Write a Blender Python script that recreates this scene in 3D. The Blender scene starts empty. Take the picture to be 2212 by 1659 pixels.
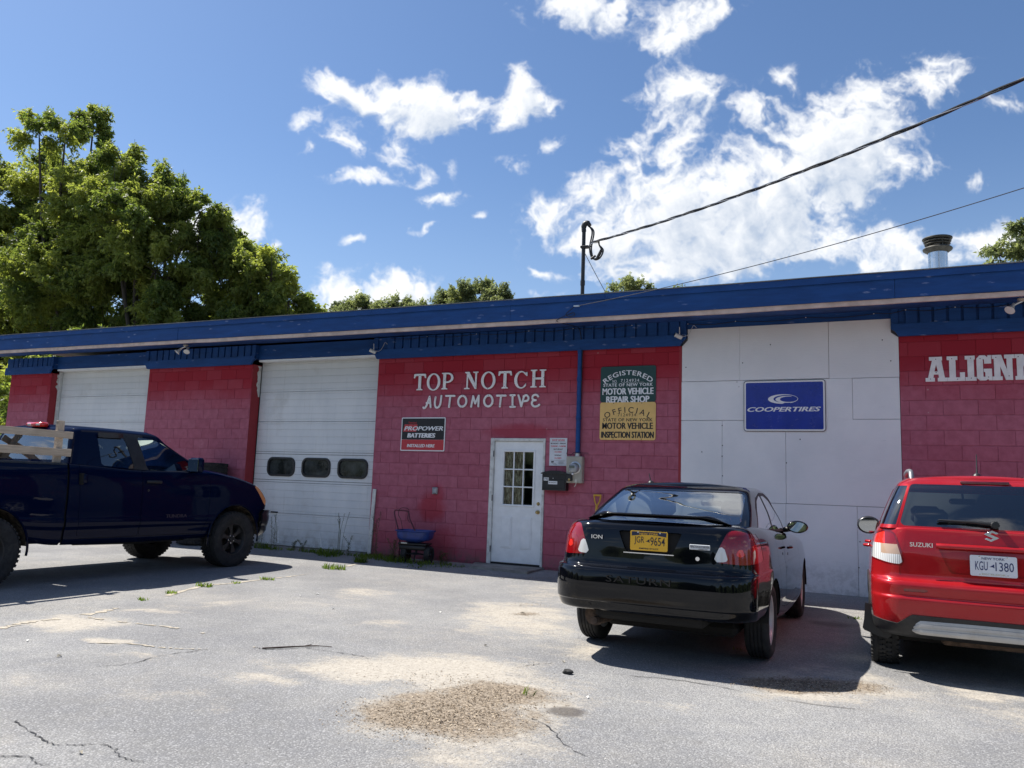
import bpy, bmesh, math, random
import numpy as np
from mathutils import Vector, Matrix
random.seed(7); np.random.seed(7)
S = bpy.context.scene
COL = S.collection
PI = math.pi

# ------------------------------------------------------------------ camera
CAM_R = (0.904741, 0.424426, 0.036152)
CAM_U = (0.022648, -0.132681, 0.9909)
CAM_F = (-0.42536, 0.895689, 0.129654)
cam_data = bpy.data.cameras.new('camera')
cam_data.sensor_width = 36.0
cam_data.lens = 36.0 * 2300.0 / 3000.0
cam_data.clip_start = 0.05
cam_data.clip_end = 2000.0
cam = bpy.data.objects.new('camera', cam_data)
COL.objects.link(cam)
m = Matrix.Identity(4)
for i in range(3):
    m[i][0] = CAM_R[i]; m[i][1] = CAM_U[i]; m[i][2] = -CAM_F[i]
m[0][3], m[1][3], m[2][3] = 7.671316, -11.974215, 1.275829
cam.matrix_world = m
S.camera = cam

# ------------------------------------------------------------------ view
S.view_settings.view_transform = 'Standard'
S.view_settings.look = 'None'
S.view_settings.gamma = 1.0
S.view_settings.use_curve_mapping = False
S.view_settings.exposure = 0.74
S.render.film_transparent = False
S.cycles.max_bounces = 8
S.cycles.transparent_max_bounces = 12
S.cycles.use_denoising = True

# ------------------------------------------------------------------ sun
SUN_DIR = Vector((-0.70, 0.07, 1.0)).normalized()      # towards the sun
sun_data = bpy.data.lights.new('sun', 'SUN')
sun_data.energy = 5.0
sun_data.angle = math.radians(0.53)
sun_data.color = (1.0, 0.955, 0.88)
sun = bpy.data.objects.new('sun', sun_data)
COL.objects.link(sun)
sun.location = (-20, 5, 30)
sun.rotation_euler = SUN_DIR.to_track_quat('Z', 'Y').to_euler()

# ------------------------------------------------------------------ node helpers
class NT:
    def __init__(s, tree): s.t = tree; s.n = tree.nodes; s.l = tree.links
    def new(s, typ, **k):
        n = s.n.new(typ)
        for a, b in k.items(): setattr(n, a, b)
        return n
    def put(s, sock, v):
        if isinstance(v, bpy.types.NodeSocket): s.l.new(v, sock)
        elif v is not None:
            if hasattr(sock, 'default_value'):
                dv = sock.default_value
                if hasattr(dv, '__len__') and not hasattr(v, '__len__'): v = [v] * len(dv)
                if hasattr(dv, '__len__') and len(dv) == 4 and len(v) == 3: v = (*v, 1)
                sock.default_value = v
    def math(s, op, a, b=None, c=None, clamp=False):
        n = s.new('ShaderNodeMath', operation=op, use_clamp=clamp)
        s.put(n.inputs[0], a); s.put(n.inputs[1], b)
        if c is not None: s.put(n.inputs[2], c)
        return n.outputs[0]
    def vec(s, op, a, b=None, scale=None):
        n = s.new('ShaderNodeVectorMath', operation=op)
        s.put(n.inputs[0], a); s.put(n.inputs[1], b)
        if scale is not None: s.put(n.inputs['Scale'], scale)
        return n.outputs['Value'] if op in ('DOT_PRODUCT', 'LENGTH', 'DISTANCE') else n.outputs['Vector']
    def noise(s, v=None, scale=5, detail=4, rough=.55, dist=0, dim='3D', lac=2.0):
        n = s.new('ShaderNodeTexNoise', noise_dimensions=dim)
        if v is not None: s.put(n.inputs['Vector'], v)
        n.inputs['Scale'].default_value = scale; n.inputs['Detail'].default_value = detail
        n.inputs['Roughness'].default_value = rough; n.inputs['Distortion'].default_value = dist
        n.inputs['Lacunarity'].default_value = lac
        return n.outputs['Fac']
    def voro(s, v=None, scale=5, feature='F1', out='Distance', rnd=1.0):
        n = s.new('ShaderNodeTexVoronoi', feature=feature)
        if v is not None: s.put(n.inputs['Vector'], v)
        n.inputs['Scale'].default_value = scale; n.inputs['Randomness'].default_value = rnd
        return n.outputs[out]
    def ramp(s, f, lo, hi, a=0.0, b=1.0, smooth=True):
        n = s.new('ShaderNodeMapRange', interpolation_type='SMOOTHSTEP' if smooth else 'LINEAR')
        s.put(n.inputs[0], f)
        for i, x in enumerate((lo, hi, a, b)): s.put(n.inputs[i + 1], x)
        return n.outputs[0]
    def mix(s, f, a, b, mode='MIX'):
        n = s.new('ShaderNodeMix', data_type='RGBA', blend_type=mode)
        s.put(n.inputs[0], f); s.put(n.inputs[6], a); s.put(n.inputs[7], b)
        return n.outputs[2]
    def bump(s, h, strength=.3, dist=.01, normal=None):
        n = s.new('ShaderNodeBump')
        s.put(n.inputs['Height'], h); n.inputs['Strength'].default_value = strength; n.inputs['Distance'].default_value = dist
        if normal is not None: s.put(n.inputs['Normal'], normal)
        return n.outputs[0]
    def sep(s, v):
        n = s.new('ShaderNodeSeparateXYZ'); s.put(n.inputs[0], v); return n.outputs
    def comb(s, x, y, z):
        n = s.new('ShaderNodeCombineXYZ'); s.put(n.inputs[0], x); s.put(n.inputs[1], y); s.put(n.inputs[2], z); return n.outputs[0]
    def scl(s, v, sc):
        n = s.new('ShaderNodeVectorMath', operation='MULTIPLY'); s.put(n.inputs[0], v); s.put(n.inputs[1], sc); return n.outputs[0]
    def coord(s, which='Object'): return s.new('ShaderNodeTexCoord').outputs[which]
    def pos(s): return s.new('ShaderNodeNewGeometry').outputs['Position']

# ------------------------------------------------------------------ world: sky and clouds
world = bpy.data.worlds.new('World'); S.world = world; world.use_nodes = True
wt = NT(world.node_tree); wt.n.clear()
wout = wt.new('ShaderNodeOutputWorld'); bg = wt.new('ShaderNodeBackground')
bg.inputs['Strength'].default_value = 0.078
sky = wt.new('ShaderNodeTexSky', sky_type='NISHITA')
sky.sun_disc = False
sky.sun_elevation = math.asin(SUN_DIR.z)
sky.sun_rotation = math.atan2(SUN_DIR.x, SUN_DIR.y)
sky.altitude = 100; sky.air_density = 1.0; sky.dust_density = 0.6; sky.ozone_density = 1.6
gdir = wt.coord('Generated')
# each cloud bank is a puff at its own fixed place on the heavens: (u, v, ru, rv, angle deg, weight) on the tangent plane of one fixed direction
CX, CY, CF = 1106.0, 829.5, 1695.9
PUFFS = [(1700,400,215,105,-22,1.05),(1820,290,85,90,0,.95),(1860,400,70,40,-25,.45),(1560,480,190,85,-15,1.1),(1420,440,110,70,-20,.9),(1350,310,50,24,-20,.5),(1450,320,60,28,-30,.5),(1340,370,50,20,-30,.5),(1250,440,120,45,-25,.75),
 (1440,222,85,55,-10,.75),(1500,190,50,40,0,.6),(1640,240,62,42,0,.55),(1890,205,50,70,-20,.7),(1620,545,200,35,-8,.8),(1400,570,120,26,-5,.6),(1300,515,80,40,0,.7),
 (1240,400,70,25,-30,.5),
 (2020,170,75,48,0,.85),(1695,165,28,24,0,.6),(2185,230,36,22,0,.5),(2000,370,38,30,0,.4),(2110,395,40,26,0,.4),
 (1260,22,115,40,5,1),(1480,55,100,42,-35,.85),(1530,15,70,28,-10,.7),(1440,90,40,30,0,.5),
 (715,175,46,30,20,.8),(765,205,62,28,25,.85),(870,222,100,50,12,1),(945,245,80,36,10,.9),(1015,215,38,22,-20,.8),(1120,195,32,52,0,.95),(1122,243,70,30,-5,.9),
 (660,262,32,24,-40,.7),(738,300,46,24,30,.75),(862,318,40,22,10,.6),(875,345,44,18,15,.6),(785,385,75,18,-4,.7),(915,380,34,14,-20,.5),(975,352,16,22,0,.5),
 (942,425,58,20,-12,.7),(905,508,42,10,-32,.5),(1185,320,42,18,-30,.5),(1110,358,34,18,20,.5),(1030,465,16,9,0,.4),
 (768,518,28,11,5,.65),(702,575,22,15,0,.6),(530,485,48,44,10,1.25),(455,472,50,24,0,1),(602,528,22,11,0,.7),(470,445,50,9,10,.5),(415,500,60,45,0,.8),
 (725,635,50,32,0,1.05),(850,635,85,42,0,1.15),(900,640,40,28,0,.6),(790,665,70,30,0,.8),(1185,585,60,20,25,.5),(1200,635,80,16,0,.4),
 (1885,568,36,24,0,.9),(1945,535,58,42,0,1),(2000,565,70,24,0,.8),(2105,525,50,24,0,.8),(2180,515,46,34,-30,.9),(2100,560,60,18,0,.7),(680,330,30,18,0,.3)]
def perlin(x, y, seed=0):
    xi = np.floor(x).astype(np.int64); yi = np.floor(y).astype(np.int64); fx = x - xi; fy = y - yi
    u = fx * fx * fx * (fx * (fx * 6 - 15) + 10); v = fy * fy * fy * (fy * (fy * 6 - 15) + 10)
    def g(a, b, dx, dy):
        n = (a * 374761393 + b * 668265263 + seed * 974634777) & 0xffffffff
        n = ((n ^ (n >> 13)) * 1274126177) & 0xffffffff
        t = ((n ^ (n >> 16)) & 0xffff) * (2 * math.pi / 65536)
        return np.cos(t) * dx + np.sin(t) * dy
    return ((g(xi, yi, fx, fy) * (1 - u) + g(xi + 1, yi, fx - 1, fy) * u) * (1 - v) + (g(xi, yi + 1, fx, fy - 1) * (1 - u) + g(xi + 1, yi + 1, fx - 1, fy - 1) * u) * v) * 1.5
def pfbm(x, y, seed=0, o=5, gain=.5, billow=False):
    s = 0; a = 1.0; t = 0
    for i in range(o):
        n = perlin(x * 2 ** i + i * 7.3, y * 2 ** i - i * 3.1, seed + i * 17)
        if billow: n = 1 - 2.2 * np.abs(n)
        s = s + a * n; t += a; a *= gain
    return s / t
def bake_clouds(W=1600, H=1200, span=.82):
    u = np.linspace(-span, span, W)[None, :] + np.zeros((H, 1)); v = np.linspace(-span * H / W, span * H / W, H)[:, None] + np.zeros((1, W))
    wx = pfbm(u * 9, v * 9, 1, 5, .55); wy = pfbm(u * 9, v * 9, 51, 5, .55)
    wx2 = pfbm(u * 45, v * 45, 2, 4, .6); wy2 = pfbm(u * 45, v * 45, 77, 4, .6)
    U = u + wx * .026 + wx2 * .0055; V = v + wy * .022 + wy2 * .0055
    tot = np.zeros_like(U)
    for (x, y, rx, ry, a, w) in PUFFS:
        a = math.radians(a); dx = U - (x - CX) / CF; dy = V + (y - CY) / CF
        c, s = math.cos(a), math.sin(a)
        p = (dx * c - dy * s) / (rx / CF); q = (dx * s + dy * c) / (ry / CF)
        r2 = (p * p + q * q)
        tot = tot + np.exp(-r2 * 1.05) * w * 1.25
    tot = 1.15 * (1 - np.exp(-tot * 1.1))
    nb = pfbm(u * 19 + wx * .9, v * 21 + wy * .9, 9, 7, .56, True)         # billows
    nw = pfbm(u * 16 + wx * 2.0 + wx2 * .5, v * 24 + wy * 2.0 + wy2 * .5, 19, 7, .62)    # wisps
    d = tot - .44 + nw * .56 + (nb - .35) * .50
    d = np.where(tot < .12, np.minimum(d, tot * 2 - .3), d)
    al = np.clip((d + .20) / .72, 0, 1); al = al * al * (3 - 2 * al)
    al = al * np.clip(tot * 3.4 - .15, 0, 1)
    # light travels down from the upper left: accumulate cloud on the way to the sun
    dens = np.clip(d, 0, 1.2); acc = np.zeros_like(dens)
    for k in range(1, 12):
        sx, sy = int(round(-3.2 * k * .55)), int(round(3.2 * k))
        acc += np.roll(np.roll(dens, -sy, 0), -sx, 1)
    acc /= 11
    relief = np.clip((dens - acc) * .8 + .5, 0, 1)
    lit = np.clip(.95 - np.clip(acc - .12, 0, 2) * 1.25 + (relief - .5) * .8 + nb * .16 + nw * .10, 0, 1)
    return al.astype(np.float32), lit.astype(np.float32)

cl_alpha, cl_lit = bake_clouds()
def sky_plane():
    """cloud cover computed above, held as an image on the tangent plane of one fixed direction of the heavens"""
    H, W = cl_alpha.shape
    img = bpy.data.images.new('cloud_cover', W, H, alpha=False, float_buffer=True)
    img.colorspace_settings.name = 'Non-Color'
    px = np.ones((H, W, 4), np.float32); px[..., 0] = cl_alpha; px[..., 1] = cl_lit; px[..., 2] = 0
    img.pixels.foreach_set(px.ravel()); img.update(); img.pack()
    return img
d = wt.vec('NORMALIZE', gdir)
df = wt.vec('DOT_PRODUCT', d, CAM_F)
dfc = wt.math('MAXIMUM', df, 0.02)
uu = wt.math('DIVIDE', wt.vec('DOT_PRODUCT', d, CAM_R), dfc)
vv = wt.math('DIVIDE', wt.vec('DOT_PRODUCT', d, CAM_U), dfc)
SPAN = .82
it = wt.new('ShaderNodeTexImage', interpolation='Cubic', extension='CLIP'); it.image = sky_plane()
wt.put(it.inputs[0], wt.comb(wt.math('MULTIPLY_ADD', uu, .5 / SPAN, .5), wt.math('MULTIPLY_ADD', vv, .5 / (SPAN * .75), .5), 0))
ch = wt.new('ShaderNodeSeparateColor'); wt.l.new(it.outputs[0], ch.inputs[0])
far = wt.math('MAXIMUM', wt.math('ABSOLUTE', uu), wt.math('MULTIPLY', wt.math('ABSOLUTE', vv), 1.3333))
inside = wt.math('MULTIPLY', wt.ramp(far, .80, .70), wt.ramp(df, .3, .35))
# elsewhere in the sky the same fair-weather cumulus goes on
z = wt.math('MAXIMUM', wt.sep(d)[2], 0.08)
pl = wt.vec('SCALE', d, scale=wt.math('DIVIDE', 1.0, z))
gn = wt.noise(pl, 1.5, 7, .58, .3)
gen = wt.ramp(gn, .53, .68)
cover = wt.math('ADD', wt.math('MULTIPLY', ch.outputs[0], inside), wt.math('MULTIPLY', gen, wt.math('SUBTRACT', 1.0, inside)))
lit = wt.math('ADD', wt.math('MULTIPLY', ch.outputs[1], inside), wt.math('MULTIPLY', wt.ramp(gn, .85, .6), wt.math('SUBTRACT', 1.0, inside)))
ccol = wt.mix(lit, (4.3, 5.0, 6.1), (8.3, 8.4, 8.5))
skyc = wt.mix(1.0, sky.outputs[0], (.76, .89, 1.04), 'MULTIPLY')
skyc = wt.mix(wt.math('MULTIPLY', wt.ramp(wt.sep(d)[2], .42, .05), .35), skyc, (4.6, 5.8, 7.2))      # pale summer haze low in the sky, all round
skyc = wt.mix(wt.math('MULTIPLY', cover, .96), skyc, ccol)
wt.put(bg.inputs['Color'], skyc)
wt.l.new(bg.outputs[0], wout.inputs[0])

# ------------------------------------------------------------------ material helpers
MATS = {}
def mat(name, col=(.5, .5, .5), rough=.6, metal=0.0, coat=0.0, spec=None, build=None, coat_rough=.03, emit=None):
    if name in MATS: return MATS[name]
    M = bpy.data.materials.new(name); M.use_nodes = True
    t = NT(M.node_tree); b = t.n['Principled BSDF']
    b.inputs['Base Color'].default_value = (*col, 1); b.inputs['Roughness'].default_value = rough
    b.inputs['Metallic'].default_value = metal; b.inputs['Coat Weight'].default_value = coat
    b.inputs['Coat Roughness'].default_value = coat_rough
    if spec is not None: b.inputs['Specular IOR Level'].default_value = spec
    if build: build(t, b)
    MATS[name] = M
    return M
def wear(col, amt=.12, scale=6, rough=.6, bumpd=.001, dirt=(.10, .08, .06), dirt_amt=.0, **k):
    def f(t, b):
        c = t.coord('Object')
        n = t.noise(c, scale, 6, .6)
        lo = tuple(x * (1 - amt * 1.6) for x in col); hi = tuple(min(1, x * (1 + amt)) for x in col)
        cc = t.mix(t.ramp(n, .3, .7), lo, hi)
        if dirt_amt:
            cc = t.mix(t.math('MULTIPLY', t.ramp(t.noise(c, scale * .7, 8, .7), .5, .75), dirt_amt), cc, dirt)
        t.put(b.inputs['Base Color'], cc)
        t.put(b.inputs['Roughness'], t.ramp(t.noise(c, scale * 3, 4), .2, .8, rough - .08, min(1, rough + .1)))
        t.put(b.inputs['Normal'], t.bump(t.noise(c, scale * 14, 4), .35, bumpd))
    return f

# ------------------------------------------------------------------ mesh helpers
def link(o, parent=None):
    COL.objects.link(o)
    if parent is not None: o.parent = parent
    return o
def set_mats(me, ms):
    for x in (ms if isinstance(ms, (list, tuple)) else [ms]): me.materials.append(x)
def mesh_obj(name, V, F, ms, parent=None, smooth=False, mi=None, auto=None):
    me = bpy.data.meshes.new(name)
    me.from_pydata([tuple(map(float, v)) for v in V], [], [tuple(f) for f in F])
    set_mats(me, ms)
    if mi is not None: me.polygons.foreach_set('material_index', mi)
    if smooth: me.polygons.foreach_set('use_smooth', [True] * len(me.polygons))
    if auto is not None: me.set_sharp_from_angle(angle=math.radians(auto))
    me.update()
    return link(bpy.data.objects.new(name, me), parent)
class MB:
    """collects shapes, built as one mesh object"""
    def __init__(s): s.V = []; s.F = []; s.M = []
    def add(s, V, F, mi=0):
        o = len(s.V); s.V += [tuple(v) for v in V]; s.F += [tuple(i + o for i in f) for f in F]; s.M += [mi] * len(F); return s
    def box(s, x0, x1, y0, y1, z0, z1, mi=0, mtx=None):
        V = [(x, y, z) for z in (z0, z1) for y in (y0, y1) for x in (x0, x1)]
        if mtx is not None: V = [tuple(mtx @ Vector(v)) for v in V]
        return s.add(V, [(0, 2, 3, 1), (4, 5, 7, 6), (0, 1, 5, 4), (2, 6, 7, 3), (0, 4, 6, 2), (1, 3, 7, 5)], mi)
    def bbox(s, x0, x1, y0, y1, z0, z1, b=.005, mi=0, mtx=None):
        """box with chamfered edges"""
        bm = bmesh.new(); bmesh.ops.create_cube(bm, size=1)
        for v in bm.verts: v.co = Vector(((x0 + x1) / 2 + v.co.x * (x1 - x0), (y0 + y1) / 2 + v.co.y * (y1 - y0), (z0 + z1) / 2 + v.co.z * (z1 - z0)))
        bmesh.ops.bevel(bm, geom=bm.edges[:], offset=b, segments=1, affect='EDGES', clamp_overlap=True)
        if mtx is not None: bm.transform(mtx)
        bm.verts.index_update()
        s.add([v.co[:] for v in bm.verts], [[v.index for v in f.verts] for f in bm.faces], mi); bm.free(); return s
    def tube(s, pts, r, n=8, mi=0, caps=True, closed=False):
        pts = [Vector(p) for p in pts]; N = len(pts)
        rr = r if hasattr(r, '__len__') else [r] * N
        V = []; F = []; up = None
        for i, p in enumerate(pts):
            if closed: d = pts[(i + 1) % N] - pts[i - 1]
            else: d = pts[min(i + 1, N - 1)] - pts[max(i - 1, 0)]
            d = d.normalized() if d.length > 1e-9 else Vector((0, 0, 1))
            if up is None:
                up = Vector((0, 0, 1)) if abs(d.z) < .9 else Vector((1, 0, 0))
            a = up - d * up.dot(d); a.normalize(); up = a; b = d.cross(a)
            for k in range(n):
                t = 2 * PI * k / n
                V.append(tuple(p + (a * math.cos(t) + b * math.sin(t)) * rr[i]))
        R = N if closed else N - 1
        for i in range(R):
            j = (i + 1) % N
            for k in range(n):
                F.append((i * n + k, i * n + (k + 1) % n, j * n + (k + 1) % n, j * n + k))
        if caps and not closed:
            F.append(tuple(range(n - 1, -1, -1))); F.append(tuple((N - 1) * n + k for k in range(n)))
        return s.add(V, F, mi)
    def lathe(s, prof, n=32, axis='Z', origin=(0, 0, 0), mi=0, closed=False):
        """prof: list of (radius, height)"""
        V = []; P = len(prof); F = []
        for k in range(n):
            t = 2 * PI * k / n; c, q = math.cos(t), math.sin(t)
            for r, h in prof:
                p = {'Z': (r * c, r * q, h), 'X': (h, r * c, r * q), 'Y': (r * q, h, r * c)}[axis]
                V.append((p[0] + origin[0], p[1] + origin[1], p[2] + origin[2]))
        for k in range(n):
            j = (k + 1) % n
            for i in range(P if closed else P - 1):
                a = (i + 1) % P
                F.append((k * P + i, j * P + i, j * P + a, k * P + a))
        return s.add(V, F, mi)
    def prism(s, poly, y0, y1, plane='XZ', mi=0):
        """closed polygon extruded along the third axis"""
        n = len(poly)
        def P(a, b, y): return {'XZ': (a, y, b), 'YZ': (y, a, b), 'XY': (a, b, y)}[plane]
        V = [P(a, b, y0) for a, b in poly] + [P(a, b, y1) for a, b in poly]
        F = [tuple(range(n)), tuple(range(2 * n - 1, n - 1, -1))] + [(i, i + n, (i + 1) % n + n, (i + 1) % n) for i in range(n)]
        return s.add(V, F, mi)
    def sphere(s, c, r, nu=12, nv=8, mi=0):
        rr = r if hasattr(r, '__len__') else (r, r, r)
        V = [(c[0], c[1], c[2] + rr[2])]
        for i in range(1, nv):
            for j in range(nu):
                a = PI * i / nv; b = 2 * PI * j / nu
                V.append((c[0] + rr[0] * math.sin(a) * math.cos(b), c[1] + rr[1] * math.sin(a) * math.sin(b), c[2] + rr[2] * math.cos(a)))
        V.append((c[0], c[1], c[2] - rr[2])); F = []
        for j in range(nu): F.append((0, 1 + j, 1 + (j + 1) % nu))
        for i in range(nv - 2):
            for j in range(nu):
                a = 1 + i * nu; F.append((a + j, a + nu + j, a + nu + (j + 1) % nu, a + (j + 1) % nu))
        e = len(V) - 1; a = 1 + (nv - 2) * nu
        for j in range(nu): F.append((a + j, e, a + (j + 1) % nu))
        return s.add(V, F, mi)
    def build(s, name, ms, parent=None, smooth=False, auto=None):
        bm = bmesh.new()
        me = bpy.data.meshes.new(name)
        me.from_pydata(s.V, [], s.F)
        bm.from_mesh(me); bmesh.ops.recalc_face_normals(bm, faces=bm.faces[:]); bm.to_mesh(me); bm.free()
        set_mats(me, ms); me.polygons.foreach_set('material_index', s.M)
        if smooth or auto is not None: me.polygons.foreach_set('use_smooth', [True] * len(me.polygons))
        if auto is not None: me.set_sharp_from_angle(angle=math.radians(auto))
        me.update()
        return link(bpy.data.objects.new(name, me), parent)
def tag(o, label=None, cat=None, group=None, kind=None):
    if label: o['label'] = label
    if cat: o['category'] = cat
    if group: o['group'] = group
    if kind: o['kind'] = kind
    return o
def thing(name, label, cat, loc=(0, 0, 0), rz=0.0, group=None):
    o = bpy.data.objects.new(name, None); o.empty_display_size = .2
    link(o); o.location = loc; o.rotation_euler = (0, 0, rz)
    return tag(o, label, cat, group)

# ------------------------------------------------------------------ writing
def _to_mesh(cu):
    o = bpy.data.objects.new('tmp', cu); COL.objects.link(o)
    dg = bpy.context.evaluated_depsgraph_get(); dg.update()
    me = bpy.data.meshes.new_from_object(o.evaluated_get(dg), depsgraph=dg)
    COL.objects.unlink(o); bpy.data.objects.remove(o)
    return me
def text(name, body, cx, cz, w, h, depth, mtx, m, parent, bold=0.0, shear=0.0, arc=None, spacing=1.0, thick=.0012, align='C'):
    """letters fitted into w x h, centred at (cx, cz) on the plate plane; mtx maps (x, -depth, z) local to parent space"""
    cu = bpy.data.curves.new('t', 'FONT'); cu.body = body; cu.size = 1; cu.offset = min(bold, .008); cu.shear = shear; cu.space_character = spacing
    cu.resolution_u = 3
    me = _to_mesh(cu); bpy.data.curves.remove(cu)
    n = len(me.vertices); co = np.empty(n * 3); me.vertices.foreach_get('co', co); co = co.reshape(-1, 3)
    mn = co.min(0); mx = co.max(0); sx = w / max(mx[0] - mn[0], 1e-6); sy = h / max(mx[1] - mn[1], 1e-6)
    X = (co[:, 0] - (mn[0] + mx[0]) / 2) * sx; Z = (co[:, 1] - (mn[1] + mx[1]) / 2) * sy
    if arc:   # arc = radius: bend along a circle (letters fan out)
        th = X / arc; rr = arc + Z
        X = rr * np.sin(th); Z = rr * np.cos(th) - arc
    faces = [tuple(p.vertices) for p in me.polygons]
    bpy.data.meshes.remove(me)
    ex = max(0.0, bold - .008)
    dep = np.zeros(len(X))
    if ex:      # heavier faces: the stroke is widened by two more layers, each a hair behind the other
        sh_ = ex * 1.3 * sx * (2.2 if not arc else 1.5); n0 = len(X); f0_ = list(faces)
        for q, (a_, b_) in enumerate(((-1, .0), (1, .0), (0, .45), (0, -.45))):
            X = np.concatenate([X, X[:n0] + a_ * sh_]); Z = np.concatenate([Z, Z[:n0] + b_ * sh_ * .5]); dep = np.concatenate([dep, np.full(n0, .00018 * (q + 1))])
            faces += [tuple(i + n0 * (q + 1) for i in f) for f in f0_]
    V = [tuple(mtx @ Vector((cx + a, -depth - thick + g_, cz + b))) for a, b, g_ in zip(X, Z, dep)]
    # rims give the letters real thickness
    edges = {}
    for f in faces:
        for i in range(len(f)):
            e = (f[i], f[(i + 1) % len(f)]); edges[e] = 1
    Vb = [tuple(mtx @ Vector((cx + a, -depth, cz + b))) for a, b in zip(X, Z)]
    F = list(faces); nn = len(V)
    for (a, b) in list(edges):
        if (b, a) not in edges: F.append((b, a, a + nn, b + nn))
    return mesh_obj(name, V + Vb, F, m, parent)
def fill_curve(loops, extrude, bevel=0.0):
    cu = bpy.data.curves.new('c', 'CURVE'); cu.dimensions = '2D'; cu.fill_mode = 'BOTH'; cu.extrude = extrude; cu.bevel_depth = bevel; cu.bevel_resolution = 0
    for L in loops:
        sp = cu.splines.new('POLY'); sp.points.add(len(L) - 1)
        for p, q in zip(sp.points, L): p.co = (q[0], q[1], 0, 1)
        sp.use_cyclic_u = True
    me = _to_mesh(cu); bpy.data.curves.remove(cu); return me
def loops_obj(name, loops, mtx, extrude, m, parent, bevel=0.0):
    """2D outlines (x, z) -> solid plate whose front faces -Y"""
    me = fill_curve(loops, extrude, bevel)
    R = Matrix(((1, 0, 0, 0), (0, 0, -1, 0), (0, 1, 0, 0), (0, 0, 0, 1)))
    me.transform(mtx @ R); me.name = name; me.materials.clear(); set_mats(me, m)
    return link(bpy.data.objects.new(name, me), parent)
def ell(cx, cz, rx, rz, n=40, a0=0, a1=2 * PI):
    k = n if abs(a1 - a0) >= 2 * PI - 1e-6 else n + 1
    return [(cx + rx * math.cos(a0 + (a1 - a0) * i / n), cz + rz * math.sin(a0 + (a1 - a0) * i / n)) for i in range(k)]
def rrect(x0, x1, z0, z1, r, n=5):
    P = []
    for cx, cz, a in ((x1 - r, z0 + r, -PI / 2), (x1 - r, z1 - r, 0), (x0 + r, z1 - r, PI / 2), (x0 + r, z0 + r, PI)):
        P += [(cx + r * math.cos(a + PI / 2 * i / n), cz + r * math.sin(a + PI / 2 * i / n)) for i in range(n + 1)]
    return P
def catmull(P, k=6, closed=False):
    P = [np.array(q, float) for q in P]; out = []; N = len(P)
    R = N if closed else N - 1
    for i in range(R):
        g = (lambda j: P[j % N]) if closed else (lambda j: P[min(max(j, 0), N - 1)])
        a, b, c, d = g(i - 1), g(i), g(i + 1), g(i + 2)
        for j in range(k):
            t = j / k
            out.append(.5 * ((2 * b) + (-a + c) * t + (2 * a - 5 * b + 4 * c - d) * t * t + (-a + 3 * b - 3 * c + d) * t ** 3))
    if not closed: out.append(P[-1])
    return [tuple(q) for q in out]
I4 = Matrix.Identity(4)
def T(x=0, y=0, z=0): return Matrix.Translation((x, y, z))
# ================================================================== GROUND
def vnoise(x, y, seed=0):
    xi = np.floor(x).astype(int); yi = np.floor(y).astype(int); fx = x - xi; fy = y - yi
    fx = fx * fx * (3 - 2 * fx); fy = fy * fy * (3 - 2 * fy)
    def h(a, b):
        n = (a * 374761393 + b * 668265263 + seed * 974634777) & 0xffffffff
        n = ((n ^ (n >> 13)) * 1274126177) & 0xffffffff
        return ((n ^ (n >> 16)) & 0xffff) / 65535.0
    return (h(xi, yi) * (1 - fx) + h(xi + 1, yi) * fx) * (1 - fy) + (h(xi, yi + 1) * (1 - fx) + h(xi + 1, yi + 1) * fx) * fy
def fbm(x, y, seed=0, o=4):
    s = 0; a = .5
    for i in range(o): s = s + a * vnoise(x * 2 ** i, y * 2 ** i, seed + i); a *= .5
    return s
def gz(x, y):
    x = np.asarray(x, float); y = np.asarray(y, float)
    t = np.clip((y + 1.6) / 1.3, 0, 1); t = t * t * (3 - 2 * t)
    far = np.clip((np.hypot(x - 2, y + 5) - 13) / 10, 0, 1)
    return -0.09 + .055 * t * (1 - far) + (fbm(x * .6, y * .6, 3) - .5) * .012 * (1 - far) * (1 - t)
SAND = [(4.56,-6.86,0.77,0.43,1.00),(5.06,-7.07,0.57,0.34,1.00),(5.25,-7.66,0.56,0.63,0.90),(5.47,-7.21,0.24,0.38,0.80),(3.57,-7.80,0.27,0.22,0.70),(3.46,-8.23,0.26,0.10,0.60),(3.84,-8.23,0.16,0.17,0.40),(2.59,-7.62,0.42,0.13,0.40),(1.98,-7.46,0.14,0.13,0.80),(1.10,-5.57,0.23,0.19,0.60),(0.97,-6.17,0.34,0.12,0.60),(3.42,-7.04,0.21,0.21,0.40),(3.20,-5.36,0.38,0.23,0.50),(1.74,-3.61,0.34,0.42,0.50),(3.98,-4.18,0.46,0.85,0.75),(4.16,-5.16,0.53,0.35,0.50),(4.40,-4.32,0.39,1.14,0.70),(5.21,-5.45,0.18,0.43,0.70),(3.76,-2.49,0.43,0.95,0.50),(6.42,-6.81,0.20,0.14,0.50),(6.26,-6.70,0.28,0.07,0.50),(7.18,-5.58,0.55,0.37,1.00),(8.24,-5.13,0.41,0.26,0.70),(7.74,-5.83,0.30,0.21,0.35),(8.35,-5.93,0.29,0.56,0.50),(2.60,-8.57,0.14,0.39,0.35),(6.23,-8.11,0.21,0.13,0.30),(0.92,-6.98,0.46,0.30,0.90)]
OIL = [(5.84,-7.23,0.12,0.11,1),(6.71,-7.39,0.07,0.07,.5),(7.09,-2.44,0.34,0.27,.6),(5.9,-3.2,.3,.5,.4),(6.3,-7.9,.15,.1,.35),(-2.5,-3.5,.6,.8,.4),(3.1,-6.9,.2,.3,.3)]
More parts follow.
